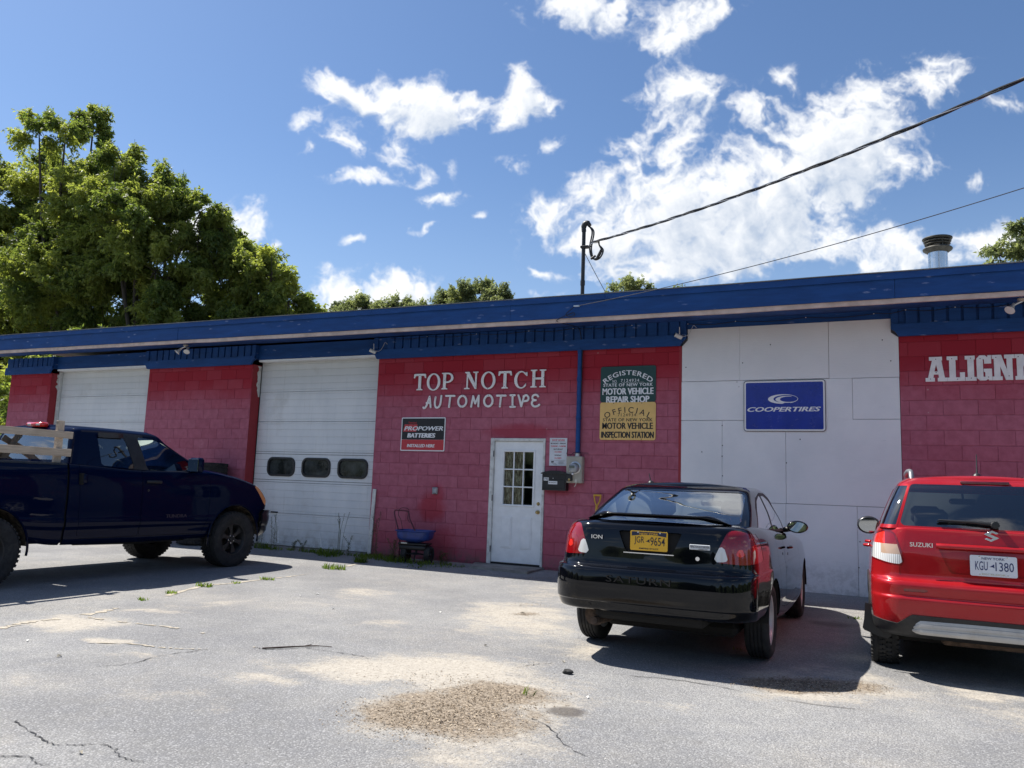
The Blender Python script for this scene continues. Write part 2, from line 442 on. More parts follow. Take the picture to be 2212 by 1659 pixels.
def axis(lo, hi, step, far):
    a = list(np.arange(lo, hi + 1e-6, step)); d = step; x = hi
    up = []
    while x < far: d *= 1.35; x += d; up.append(x)
    d = step; x = lo; dn = []
    while x > -far: d *= 1.35; x -= d; dn.append(x)
    return np.array(dn[::-1] + a + up)
gx = axis(-6, 11, .06, 450); gy = axis(-9.9, .3, .06, 450)
GX, GY = np.meshgrid(gx, gy)
def blobs(L, X, Y, ragged=.55):
    a = math.atan2(.424, .905); ca, sa = math.cos(a), math.sin(a)
    wx = (fbm(X * 1.7, Y * 1.7, 11) - .5) * ragged; wy = (fbm(X * 1.7, Y * 1.7, 29) - .5) * ragged
    out = np.zeros_like(X)
    for (cx, cy, rx, ry, w) in L:
        dx = X + wx - cx; dy = Y + wy - cy
        r = np.hypot((dx * ca + dy * sa) / (rx * 1.25), (-dx * sa + dy * ca) / (ry * 1.25))
        out = np.maximum(out, np.clip(1.25 - r, 0, 1) * w)
    return out
sand = blobs([(a, b, c * 1.25, d * 1.3, e) for a, b, c, d, e in SAND], GX, GY, .8) + np.clip(fbm(GX * .5, GY * .5, 5) - .50, 0, 1) * 1.1 * (np.hypot(GX - 3, GY + 5) < 30)
sand = np.clip(sand + np.clip((GY + .75) / .6, 0, 1) * .35 * (GY < 1), 0, 1)
oil = blobs(OIL, GX, GY, .12)
gv = np.stack([GX, GY, gz(GX, GY)], -1).reshape(-1, 3)
ny, nx = GX.shape
idx = np.arange(ny * nx).reshape(ny, nx)
gf = np.stack([idx[:-1, :-1], idx[:-1, 1:], idx[1:, 1:], idx[1:, :-1]], -1).reshape(-1, 4)
def np_mesh(name, V, F, ms, smooth=False):
    me = bpy.data.meshes.new(name); V = np.asarray(V, np.float32); F = np.asarray(F, np.int32)
    me.vertices.add(len(V)); me.vertices.foreach_set('co', V.ravel())
    k = F.shape[1]; me.loops.add(F.size); me.loops.foreach_set('vertex_index', F.ravel())
    me.polygons.add(len(F)); me.polygons.foreach_set('loop_start', np.arange(0, F.size, k, dtype=np.int32))
    me.polygons.foreach_set('loop_total', np.full(len(F), k, np.int32))
    if smooth: me.polygons.foreach_set('use_smooth', np.ones(len(F), bool))
    set_mats(me, ms); me.update(calc_edges=True); me.validate()
    return me
def f_asphalt(t, b):
    P = t.pos()
    A = t.new('ShaderNodeAttribute', attribute_name='sand').outputs['Fac']
    O = t.new('ShaderNodeAttribute', attribute_name='oil').outputs['Fac']
    big = t.noise(P, .55, 8, .62); D = t.new('ShaderNodeAttribute', attribute_name='dirt').outputs['Fac']; haze_ = t.noise(t.vec('ADD', P, (9, 4, 0)), .32, 9, .66); mid = t.noise(P, 5, 6, .65); fine = t.noise(P, 60, 5, .7)
    st = t.voro(P, 95); stc = t.voro(P, 95, out='Color'); st2 = t.voro(P, 38)
    c = t.mix(t.ramp(big, .36, .64), (.205, .202, .198), (.335, .328, .312))
    c = t.mix(t.ramp(haze_, .50, .66, 0, .55), c, (.42, .385, .33))
    c = t.mix(t.ramp(haze_, .44, .34, 0, .5), c, (.20, .20, .21))
    c = t.mix(t.ramp(mid, .3, .7, 0, .5), c, (.20, .202, .215))
    c = t.mix(t.ramp(t.sep(stc)[0], .55, 1.0, 0, .42), c, (.52, .515, .51))
    c = t.mix(t.ramp(st, .35, .62, 0, .55), c, (.12, .12, .125))
    c = t.mix(t.ramp(fine, .52, .70, 0, .42), c, (.10, .10, .105))
    s = t.math('ADD', A, t.math('MULTIPLY', t.math('SUBTRACT', t.noise(t.scl(P, (1, 1.5, 1)), 2.6, 10, .76), .5), 1.5))
    s2 = t.math('ADD', s, t.math('MULTIPLY', t.math('SUBTRACT', fine, .5), .9))
    sm = t.math('MULTIPLY', t.ramp(s2, .30, .78), t.ramp(A, .02, .18))
    sc = t.mix(t.ramp(t.noise(P, 22, 6, .7), .3, .7), (.36, .32, .265), (.49, .445, .375))
    sc = t.mix(t.ramp(t.sep(stc)[1], .86, .96, 0, .6), sc, (.16, .13, .10))
    c = t.mix(t.math('MULTIPLY', sm, .80), c, sc)
    om = t.ramp(t.math('ADD', O, t.math('MULTIPLY', t.math('SUBTRACT', mid, .5), .5)), .25, .7)
    c = t.mix(t.math('MULTIPLY', om, .75), c, (.055, .045, .04))
    dm = t.ramp(t.math('ADD', D, t.math('MULTIPLY', t.math('SUBTRACT', t.noise(P, 7, 8, .75), .5), .9)), .3, .62)
    dc = t.mix(t.ramp(t.noise(P, 34, 6, .75), .34, .66), (.11, .08, .055), (.40, .33, .25))
    c = t.mix(t.math('MULTIPLY', dm, .9), c, dc)
    t.put(b.inputs['Base Color'], c)
    t.put(b.inputs['Roughness'], t.math('SUBTRACT', .93, t.math('MULTIPLY', om, .3)))
    b.inputs['Specular IOR Level'].default_value = .3
    h = t.math('ADD', t.math('MULTIPLY', t.math('SUBTRACT', 1.0, st), .5), t.math('MULTIPLY', fine, .7))
    h = t.math('ADD', h, t.math('MULTIPLY', t.math('SUBTRACT', 1, st2), .35))
    h = t.math('MULTIPLY', h, t.math('SUBTRACT', 1.0, t.math('MULTIPLY', sm, .6)))
    h = t.math('ADD', h, t.math('MULTIPLY', t.math('MULTIPLY', dm, t.noise(t.scl(P, (1, 2.2, 1)), 16, 5, .7)), 3.0))
    n = t.bump(h, .65, .009)
    n = t.bump(mid, .35, .02, n)
    t.put(b.inputs['Normal'], n)
me = np_mesh('asphalt_lot', gv, gf, mat('asphalt', build=f_asphalt), True)
MUL = [(5.26,-7.72,.52,.46,1),(5.30,-7.12,.42,.32,.9),(7.12,-5.60,.55,.24,1),(4.07,-3.95,.2,.15,.5)]
for nm, arr in (('sand', sand), ('oil', oil), ('dirt', blobs(MUL, GX, GY, .4))):
    at = me.attributes.new(nm, 'FLOAT', 'POINT'); at.data.foreach_set('value', arr.ravel().astype(np.float32))
ground = link(bpy.data.objects.new('asphalt_ground', me)); ground['kind'] = 'structure'

# cracks: ribbons of grit lying in the asphalt
def ribbon(mb, pts, w0, w1, dz, seed, jag=.5):
    rs = random.Random(seed); P = catmull(pts, 8); L = []; 
    for i, (x, y) in enumerate(P):
        a = Vector(P[min(i + 1, len(P) - 1)]) - Vector(P[max(i - 1, 0)])
        if a.length < 1e-6: continue
        a.normalize(); n = Vector((-a.y, a.x)); t = i / (len(P) - 1)
        w = (w0 + (w1 - w0) * t) * rs.uniform(1 - jag, 1 + jag) * (1 if 0 < i < len(P) - 1 else .2)
        j = rs.uniform(-.012, .012)
        L.append((x + n.x * (w + j), y + n.y * (w + j), x - n.x * (w - j), y - n.y * (w - j)))
    V = []; F = []
    for a in L: V += [(a[0], a[1], float(gz(a[0], a[1])) + dz), (a[2], a[3], float(gz(a[2], a[3])) + dz)]
    for i in range(len(L) - 1): F.append((2 * i, 2 * i + 1, 2 * i + 3, 2 * i + 2))
    mb.add(V, F)
def f_grit(t, b):
    P = t.pos(); n = t.noise(P, 50, 5, .7)
    t.put(b.inputs['Base Color'], t.mix(t.ramp(n, .35, .65), (.30, .26, .20), (.50, .45, .37))); b.inputs['Roughness'].default_value = .95
    t.put(b.inputs['Normal'], t.bump(n, .7, .008))
M_grit = mat('sandy_grit', build=f_grit)
mb = MB()
ribbon(mb, [(0.78,-7.53),(0.68,-7.28),(0.69,-7.02),(0.73,-6.78),(0.64,-6.33)], .035, .045, .004, 1, .9)
ribbon(mb, [(0.64,-6.33),(0.41,-5.82),(0.33,-5.44),(-0.03,-4.53),(0.02,-4.09),(0.05,-3.48),(0.08,-3.01),(0.04,-2.35),(-0.14,-1.44),(-0.26,-0.64)], .026, .022, .004, 2, .9)
ribbon(mb, [(0.84,-6.74),(1.10,-6.74),(1.49,-6.71),(1.74,-6.67),(2.06,-6.67),(2.37,-6.70),(2.73,-6.78),(3.05,-6.89)], .015, .009, .005, 3, .9)
ribbon(mb, [(1.86,-7.50),(2.15,-7.34),(2.47,-7.30),(2.64,-7.23),(2.79,-7.14)], .011, .007, .005, 4, .9)
mb.F = [f for i, f in enumerate(mb.F) if fbm(np.array([i * .23]), np.array([.5]), 77)[0] > .40]
tag(mb.build('sand_filled_crack', M_grit), kind='stuff')
mb = MB()
for i, c in enumerate([[(3.05,-6.89),(3.18,-6.88),(3.34,-6.68),(3.64,-6.67),(3.87,-6.66),(4.03,-6.70)],[(2.79,-7.14),(2.77,-7.26),(2.69,-7.49),(2.72,-7.80),(2.61,-7.98)],
  [(3.72,-9.46),(3.82,-9.42),(3.95,-9.36),(4.05,-9.39),(4.12,-9.38)],[(3.35,-9.04),(3.65,-9.13),(3.85,-9.18),(3.94,-9.15),(4.04,-9.09),(4.15,-9.06),(4.31,-9.14),(4.45,-9.13)],
  [(5.12,-6.33),(5.19,-6.15),(5.29,-6.02)],[(5.74,-7.47),(5.90,-7.58),(6.11,-7.83),(6.27,-7.94)],[(5.8,-6.1),(6.4,-6.0),(7.0,-6.15),(7.6,-6.1)]]):
    ribbon(mb, c, .0035, .0022, .0045, 20 + i, .9)
tag(mb.build('hairline_crack', mat('crack_dark', (.03, .03, .032), .95)), kind='stuff')

# ================================================================== WALL MATERIALS
def f_redwall(t, b):
    P = t.pos(); x, y, z = t.sep(P)
    n = t.noise(P, 1.6, 6, .6); nn = t.noise(P, 9, 6, .65)
    rowz = t.math('MULTIPLY', t.math('FLOOR', t.math('DIVIDE', z, .2032)), .2032)   # the fading steps a little from course to course
    zz = t.math('ADD', t.math('MULTIPLY', z, .6), t.math('MULTIPLY', rowz, .4))
    zz = t.math('ADD', zz, t.math('MULTIPLY', t.math('SUBTRACT', n, .5), .5))
    f = t.ramp(zz, 2.45, 3.25)
    pink = t.mix(t.ramp(nn, .3, .7), (.355, .095, .135), (.45, .135, .190))
    # low down the faded colour is deeper again
    pink = t.mix(t.ramp(zz, .9, .15, 0, .55), pink, (.38, .070, .105))
    c = t.mix(f, pink, (.33, .014, .028))
    # chalky bloom on the faded courses
    pale = t.ramp(t.noise(t.scl(P, (1, 1, .55)), 3.4, 8, .72), .56, .78)
    c = t.mix(t.math('MULTIPLY', t.math('MULTIPLY', pale, t.math('SUBTRACT', 1.0, f)), .55), c, (.52, .24, .30))
    streak = t.ramp(t.noise(t.scl(P, (30, 30, 1.2)), 1.0, 5, .7), .62, .74)
    c = t.mix(t.math('MULTIPLY', streak, .18), c, (.60, .30, .34))
    def spot(cx, cz, rx, rz, col, a, c):
        d = t.vec('LENGTH', t.comb(t.math('DIVIDE', t.math('SUBTRACT', x, cx), rx), t.math('DIVIDE', t.math('SUBTRACT', z, cz), rz), 0))
        d = t.math('ADD', d, t.math('MULTIPLY', t.math('SUBTRACT', nn, .5), .5))
        return t.mix(t.math('MULTIPLY', t.ramp(d, 1.1, .5), a), c, col)
    c = spot(.52, .86, .33, .30, (.36, .025, .04), .75, c)
    c = spot(.72, .22, .4, .35, (.33, .03, .05), .6, c)
    c = spot(2.17, 2.2, .75, .16, (.36, .045, .075), .8, c)
    c = spot(2.9, 1.25, .35, .12, (.36, .05, .08), .6, c)
    c = spot(.62, 1.13, .16, .2, (.42, .05, .08), .6, c)
    low = t.math('MULTIPLY', t.ramp(z, .28, .0), t.ramp(nn, .35, .6))
    c = t.mix(t.math('MULTIPLY', low, .7), c, (.13, .09, .08))
    rr = t.new('ShaderNodeObjectInfo').outputs['Random']
    c = t.mix(t.ramp(rr, .45, 1.0, 0, .10, False), c, (.50, .22, .27)); c = t.mix(t.ramp(rr, .45, .0, 0, .14, False), c, (.20, .02, .035))
    chip = t.math('MULTIPLY', t.ramp(t.voro(P, 4.2), .055, .03), t.ramp(t.noise(P, 2.1, 3), .52, .60))
    c = t.mix(t.math('MULTIPLY', chip, .6), c, (.48, .40, .38))
    t.put(b.inputs['Base Color'], c); b.inputs['Roughness'].default_value = .78; b.inputs['Specular IOR Level'].default_value = .3
    pit = t.noise(P, 110, 5, .75); v = t.ramp(t.voro(P, 60), .0, .22)
    t.put(b.inputs['Normal'], t.bump(t.math('ADD', pit, t.math('MULTIPLY', v, .5)), .55, .004))
M_red = mat('painted_block', build=f_redwall)
def f_redfresh(t, b):
    n = t.noise(t.pos(), 6, 5, .6)
    t.put(b.inputs['Base Color'], t.mix(n, (.27, .012, .02), (.35, .03, .04))); b.inputs['Roughness'].default_value = .6
    t.put(b.inputs['Normal'], t.bump(t.noise(t.pos(), 110, 4), .4, .003))
M_redfresh = mat('fresh_red_paint', build=f_redfresh)
def f_blue(t, b):
    P = t.pos()
    n = t.noise(t.scl(P, (.5, 1, 3)), 3.5, 7, .65); g = t.noise(t.scl(P, (1.2, 20, 26)), 2.0, 6, .7)
    c = t.mix(t.ramp(n, .3, .7), (.005, .046, .175), (.008, .066, .24))
    # scuffs where the paint has worn to chalk
    v = t.voro(t.scl(P, (1.0, 1, 3.2)), 3.1); m2 = t.ramp(v, .20, .03)
    m2 = t.math('MULTIPLY', m2, t.ramp(t.noise(t.scl(P, (8, 8, 45)), 1.4, 5, .8), .42, .60))
    c = t.mix(t.math('MULTIPLY', m2, .8), c, (.30, .37, .55))
    c = t.mix(t.math('MULTIPLY', t.ramp(g, .62, .76), .35), c, (.03, .09, .28))
    c = t.mix(t.math('MULTIPLY', t.ramp(g, .36, .26), .5), c, (.004, .02, .10))
    t.put(b.inputs['Base Color'], c); b.inputs['Roughness'].default_value = .62; b.inputs['Specular IOR Level'].default_value = .35
    t.put(b.inputs['Normal'], t.bump(g, .45, .006))
M_blue = mat('blue_paint', build=f_blue)
M_bluedark = mat('soffit_blue', build=wear((.008, .055, .22), .25, 3, .7, .002))
M_beige = mat('raw_fascia_edge', build=wear((.60, .47, .40), .12, 5, .75, .002, dirt=(.25, .16, .10), dirt_amt=.3))
M_mortar = mat('painted_mortar', build=f_redwall)
def f_white_door(t, b):
    P = t.pos(); z = t.sep(P)[2]
    n = t.noise(t.scl(P, (1, 1, .4)), 2.4, 6, .6)
    c = t.mix(t.ramp(n, .3, .7), (.68, .70, .71), (.77, .78, .78))
    c = t.mix(t.ramp(z, 2.6, 3.6, 0, .5), c, (.50, .50, .46))           # greyer and duller towards the top of the door
    s = t.ramp(t.noise(t.scl(P, (22, 1, .8)), 1.0, 5, .7), .58, .75)
    c = t.mix(t.math('MULTIPLY', s, .42), c, (.38, .37, .34))
    c = t.mix(t.math('MULTIPLY', t.ramp(t.noise(P, 1.1, 7, .7), .56, .72), .35), c, (.46, .44, .40))
    c = t.mix(t.math('MULTIPLY', t.math('MULTIPLY', t.ramp(z, .45, .0), t.ramp(t.noise(P, 7, 6, .7), .4, .65)), .5), c, (.33, .30, .25))
    t.put(b.inputs['Base Color'], c); b.inputs['Roughness'].default_value = .5; b.inputs['Specular IOR Level'].default_value = .4
    t.put(b.inputs['Normal'], t.bump(t.noise(P, 3, 3), .25, .012))
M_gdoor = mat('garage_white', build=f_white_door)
def f_ply(t, b):
    P = t.pos(); z = t.sep(P)[2]
    n = t.noise(P, 1.2, 6, .6); g = t.noise(t.scl(P, (3, 1, 26)), 2.2, 7, .75)
    c = t.mix(t.ramp(n, .3, .7), (.73, .74, .75), (.82, .82, .82))
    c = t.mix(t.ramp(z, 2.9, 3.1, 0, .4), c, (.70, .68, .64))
    c = t.mix(t.math('MULTIPLY', t.ramp(g, .60, .72), .4), c, (.42, .42, .43))
    sp = t.ramp(t.voro(P, 3.1), .045, .015); c = t.mix(t.math('MULTIPLY', sp, .55), c, (.20, .19, .18))
    lowm = t.math('MULTIPLY', t.ramp(z, .55, .02), t.ramp(t.noise(P, 6, 7, .75), .42, .62))
    c = t.mix(t.math('MULTIPLY', lowm, .45), c, (.33, .33, .31))
    t.put(b.inputs['Base Color'], c); b.inputs['Roughness'].default_value = .55
    t.put(b.inputs['Normal'], t.bump(t.math('ADD', g, t.noise(P, 1.1, 3)), .5, .006))
M_ply = mat('white_plywood', build=f_ply)
M_black = mat('black_void', (.004, .004, .004), .9)
M_gap = mat('dark_gap', (.02, .018, .016), .9)
def f_conc(t, b):
    P = t.pos(); n = t.noise(P, 3, 8, .7); k = t.noise(P, 45, 5, .7)
    c = t.mix(t.ramp(n, .3, .7), (.17, .155, .135), (.33, .31, .28)); c = t.mix(t.ramp(k, .55, .7, 0, .5), c, (.09, .08, .07))
    t.put(b.inputs['Base Color'], c); b.inputs['Roughness'].default_value = .9; t.put(b.inputs['Normal'], t.bump(t.math('ADD', n, k), .6, .008))
M_conc = mat('old_concrete', build=f_conc)
def f_wood(col, col2):
    def f(t, b):
        c = t.coord('Object'); g = t.noise(t.scl(c, (3, 40, 40)), 1.3, 6, .65); n = t.noise(c, 2.5, 4)
        k = t.ramp(t.voro(t.scl(c, (1.5, 6, 6)), 1.6), .16, .04)
        cc = t.mix(t.ramp(g, .3, .7), col, col2); cc = t.mix(t.ramp(n, .4, .7, 0, .4), cc, tuple(x * .75 for x in col))
        cc = t.mix(t.math('MULTIPLY', k, .6), cc, tuple(x * .3 for x in col))
        t.put(b.inputs['Base Color'], cc); b.inputs['Roughness'].default_value = .8; t.put(b.inputs['Normal'], t.bump(g, .4, .003))
    return f
M_wood = mat('weathered_pine', build=f_wood((.46, .36, .26), (.66, .54, .41)))
M_white = mat('white_paint', build=wear((.82, .83, .83), .04, 6, .45, .0008))
M_whiteworn = mat('peeling_white', build=wear((.66, .66, .63), .10, 9, .6, .002, dirt=(.27, .23, .18), dirt_amt=.8))
M_steel = mat('galvanised', build=wear((.55, .56, .57), .1, 12, .35, .0005), metal=.9)
M_blackpl = mat('black_plastic', (.015, .015, .016), .45)
M_rubber = mat('tyre_rubber', build=wear((.022, .022, .023), .25, 12, .85, .001, dirt=(.10, .09, .075), dirt_amt=.35))
M_brass = mat('worn_brass', (.45, .33, .15), .35, metal=1.0)
M_darkmetal = mat('dark_metal', (.04, .035, .035), .5, metal=.6)

# ================================================================== BLOCK WALLS
BH = .2032; BL = .4064; J = .0038; JV = .0022
_blk = {}
def block_mesh(w, h):
    k = (round(w, 3), round(h, 3))
    if k in _blk: return _blk[k]
    hw, hh = w / 2 - JV, h / 2 - J; c = .0030; d = .006
    V = [(-hw, d, -hh), (hw, d, -hh), (hw, d, hh), (-hw, d, hh), (-hw, -.001, -hh), (hw, -.001, -hh), (hw, -.001, hh), (-hw, -.001, hh),
         (-hw + c, -.004, -hh + c), (hw - c, -.004, -hh + c), (hw - c, -.004, hh - c), (-hw + c, -.004, hh - c)]
    F = [(8, 9, 10, 11), (4, 5, 9, 8), (5, 6, 10, 9), (6, 7, 11, 10), (7, 4, 8, 11), (0, 1, 5, 4), (1, 2, 6, 5), (2, 3, 7, 6), (3, 0, 4, 7)]
    me = bpy.data.meshes.new('block'); me.from_pydata(V, [], F); set_mats(me, M_red); me.update(); _blk[k] = me; return me
def block_wall(label, x0, x1, ztop, off=0.0, door=None, depth=.19, zbase=-.10):
    w = thing('block_wall', label, 'wall', (0, 0, 0), 0, 'painted block walls of the garage')
    mb = MB()      # mortar bed: the wall body, joints are its surface
    if door:
        mb.box(x0, door[0], .004, depth, zbase, ztop).box(door[1], x1, .004, depth, zbase, ztop).box(door[0], door[1], .004, depth, door[2], ztop)
    else: mb.box(x0, x1, .004, depth, zbase, ztop)
    mb.build('mortar', M_mortar, w)
    rs = random.Random(int(abs(x0) * 100)); row = 0; z = 0.0
    while z < ztop - .02:
        h = min(BH, ztop - z)
        k0 = math.floor(x0 / BL) - 1; sh = (0 if row % 2 else .5) + off
        spans = []
        for k in range(k0, k0 + int((x1 - x0) / BL) + 4):
            a, b = (k + sh) * BL, (k + 1 + sh) * BL
            a, b = max(a, x0), min(b, x1)
            if b - a < .03: continue
            if door and z < door[2] - .02:
                if a >= door[0] and b <= door[1]: continue
                if a < door[0] < b: spans.append((a, door[0], z, h)) if door[0] - a > .03 else None
                if a < door[1] < b: spans.append((door[1], b, z, h)) if b - door[1] > .03 else None
                if b <= door[0] or a >= door[1]: spans.append((a, b, z, h))
            else: spans.append((a, b, z, h))
        for a, b, zz, h in spans:
            o = bpy.data.objects.new('block', block_mesh(b - a, h)); link(o, w)
            o.location = ((a + b) / 2, rs.uniform(-.0018, .0012), zz + h / 2)
        z += BH; row += 1
    return w
WT = 3.545
wl = block_wall('faded red block wall at the far left end of the building, beside the half hidden garage door', -11.56, -10.05, WT)
wp = block_wall('faded red block wall between the two roll-up garage doors, behind the blue pickup', -6.79, -3.83, WT)
wc = block_wall('faded red block wall carrying the TOP NOTCH letters and the white entrance door', -.77, 4.87, WT, door=(1.634, 2.641, 2.085))
wr = block_wall('faded red block wall right of the boarded bay, under the ALIGNMENT letters', 7.905, 12.4, WT, off=.22)
# fresh red returns of the door bays and the left gable
MB().box(-3.845, -3.827, .006, .30, -.1, WT).build('jamb', M_redfresh, wp)
MB().box(-10.065, -10.047, .006, .30, -.1, WT).build('jamb', M_redfresh, wl)
MB().box(4.845, 4.885, -.008, .003, .0, 3.53).build('corner_strip', M_redfresh, wc)
# ragged white primer left beside the doors
def primer(x, z0, z1, par, seed):
    rs = random.Random(seed); n = 14; V = []; F = []
    for i in range(n + 1):
        z = z0 + (z1 - z0) * i / n; e = .10 + rs.uniform(-.02, .03) if i > 3 else .05 + i * .015
        V += [(x, .245, z), (x, .245 - e, z)]
    for i in range(n): F.append((2 * i, 2 * i + 2, 2 * i + 3, 2 * i + 1))
    mesh_obj('bare_patch', V, F, M_whiteworn, par)
primer(-3.824, 2.9, 3.53, wp, 1); primer(-10.044, 3.1, 3.53, wl, 2)

# ================================================================== THE BUILDING: roof, eaves, doors
shop = thing('repair_shop', 'long low auto repair shop with blue painted eaves, white bay doors and flat roof', 'building')
def ez(x, z): return z + max(0, (4.9 - x)) * .0052          # the eave climbs slightly to the left
XL, XR = -12.35, 13.2
def eave(name, y0, y1, z0, z1, m, x0=XL, x1=XR, par=shop, n=26, wob=0.0, seed=1):
    rs = random.Random(seed); V = []; F = []
    for i in range(n + 1):
        x = x0 + (x1 - x0) * i / n; w = rs.uniform(-wob, wob)
        V += [(x, y0, ez(x, z0) + w), (x, y1, ez(x, z0) + w), (x, y1, ez(x, z1) + w * .5), (x, y0, ez(x, z1) + w * .5)]
    for i in range(n):
        a = 4 * i; b = a + 4
        for k in range(4): F.append((a + k, a + (k + 1) % 4, b + (k + 1) % 4, b + k))
    F += [(0, 3, 2, 1), (4 * n, 4 * n + 1, 4 * n + 2, 4 * n + 3)]
    return mesh_obj(name, V, F, m, par)
# soffit, fascia in board lengths, drip board, roofing
V = []; F = []
for i, x in enumerate((XL + .02, -3, 4.9, XR - .02)):
    V += [(x, -.78, ez(x, 3.86)), (x, .02, ez(x, 3.925)), (x, .02, ez(x, 3.97)), (x, -.78, ez(x, 3.92))]
for i in range(3):
    for k in range(4): F.append((4 * i + k, 4 * i + (k + 1) % 4, 4 * i + 4 + (k + 1) % 4, 4 * i + 4 + k))
mesh_obj('soffit', V, F, M_bluedark, shop)
eave('fascia_edge', -.800, -.762, 3.832, 3.897, M_beige, wob=.004, n=60)
cuts = [XL, -9.0, -5.1, -1.35, 2.3, 7.86, 11.0, XR]
for i in range(len(cuts) - 1):
    rs = random.Random(i); d = rs.uniform(-.003, .003)
    eave('fascia_board', -.822 + d, -.785, 3.899 + rs.uniform(-.002, .002), 4.172, M_blue, cuts[i] + .002, cuts[i + 1] - .002, n=8, wob=.0025, seed=i)
cuts = [XL - .03, -6.2, -.4, 3.9, 9.4, XR + .03]
for i in range(len(cuts) - 1):
    eave('drip_board', -.850, -.80, 4.150, 4.238, M_blue, cuts[i] + .002, cuts[i + 1] - .002, n=8, wob=.003, seed=i + 9)
eave('roof_edging', -.862, 3.0, 4.240, 4.252, mat('roof_felt', build=wear((.22, .22, .21), .2, 4, .9, .004)), n=40, wob=.003, seed=5)
V = []
mbr = MB(); 
V = [(XL, 3.0, ez(XL, 4.245)), (XR, 3.0, 4.2), (XR, 11.8, 4.25), (XL, 11.8, 4.35), (XL, 3.0, 3.9), (XR, 3.0, 3.8), (XR, 11.8, 3.8), (XL, 11.8, 3.9)]
mesh_obj('roof', V, [(0, 1, 2, 3), (7, 6, 5, 4), (4, 5, 1, 0), (5, 6, 2, 1), (6, 7, 3, 2), (7, 4, 0, 3)], MATS['roof_felt'], shop)
MB().box(-11.56, -11.37, .2, 11.5, -.1, 3.9).box(12.2, 12.4, .2, 11.5, -.1, 3.8).box(-11.56, 12.4, 11.3, 11.5, -.1, 3.85).build('back_wall', M_redfresh, shop)
MB().box(-11.3, 12.2, 3.0, 3.05, -.1, 3.8).build('inner_wall', mat('dim_interior', (.10, .10, .10), .9), shop)
MB().box(-11.3, 12.2, .31, 3.0, -.1, -.02).build('shop_floor', M_conc, shop)

# frieze under the eave: board-and-batten above each block wall, plain header above each bay
def frieze(x0, x1, pitch, ph, endL=True, endR=True):
    f = MB(); f.box(x0, x1, -.035, .19, 3.66, 3.93); o = f.build('frieze_board', M_blue, shop)
    x = ph
    while x < x1 - .03:
        if x > x0 - .03:
            b = MB().bbox(x + .016, min(x + pitch - .016, x1), -.068, -.037, 3.69, 3.925, .003).build('frieze_panel', M_blue, shop)
        x += pitch
    a = x0 - (.0 if not endL else .09); c = x1 + (.0 if not endR else .09)
    poly = [(a, 3.705), (c, 3.705), (c, 3.64), (c - .05 if endR else c, 3.60), (x1 - .0, 3.53), (x0 + .0, 3.53), (a + .05 if endL else a, 3.60), (a, 3.64)]
    MB().prism(poly, -.085, -.038).build('frieze_trim', M_blue, shop)
    if endL: MB().box(a, x0 - .002, -.06, .18, 3.66, 3.93).build('frieze_end', M_blue, shop)
    if endR: MB().box(x1 + .002, c, -.06, .18, 3.66, 3.93).build('frieze_end', M_blue, shop)
frieze(-11.70, -10.05, .18, -11.6, endL=False)
frieze(-6.79, -3.83, .178, -6.70)
frieze(-.77, 4.87, .1755, -.572)
frieze(7.905, 12.4, .1755, 7.98)
def header(x0, x1, zb, y=.05):
    MB().box(x0 + .09, x1 - .09, y, .19, zb, 3.93).build('door_header', M_blue, shop)
header(-10.05, -6.79, 3.64); header(-3.83, -.77, 3.64); header(4.87, 7.905, 3.80, .0)
MB().box(-9.96, -6.88, .06, .23, 3.60, 3.636).build('door_head_trim', M_white, shop)
MB().box(-3.74, -.86, .06, .23, 3.60, 3.636).build('door_head_trim', M_white, shop)

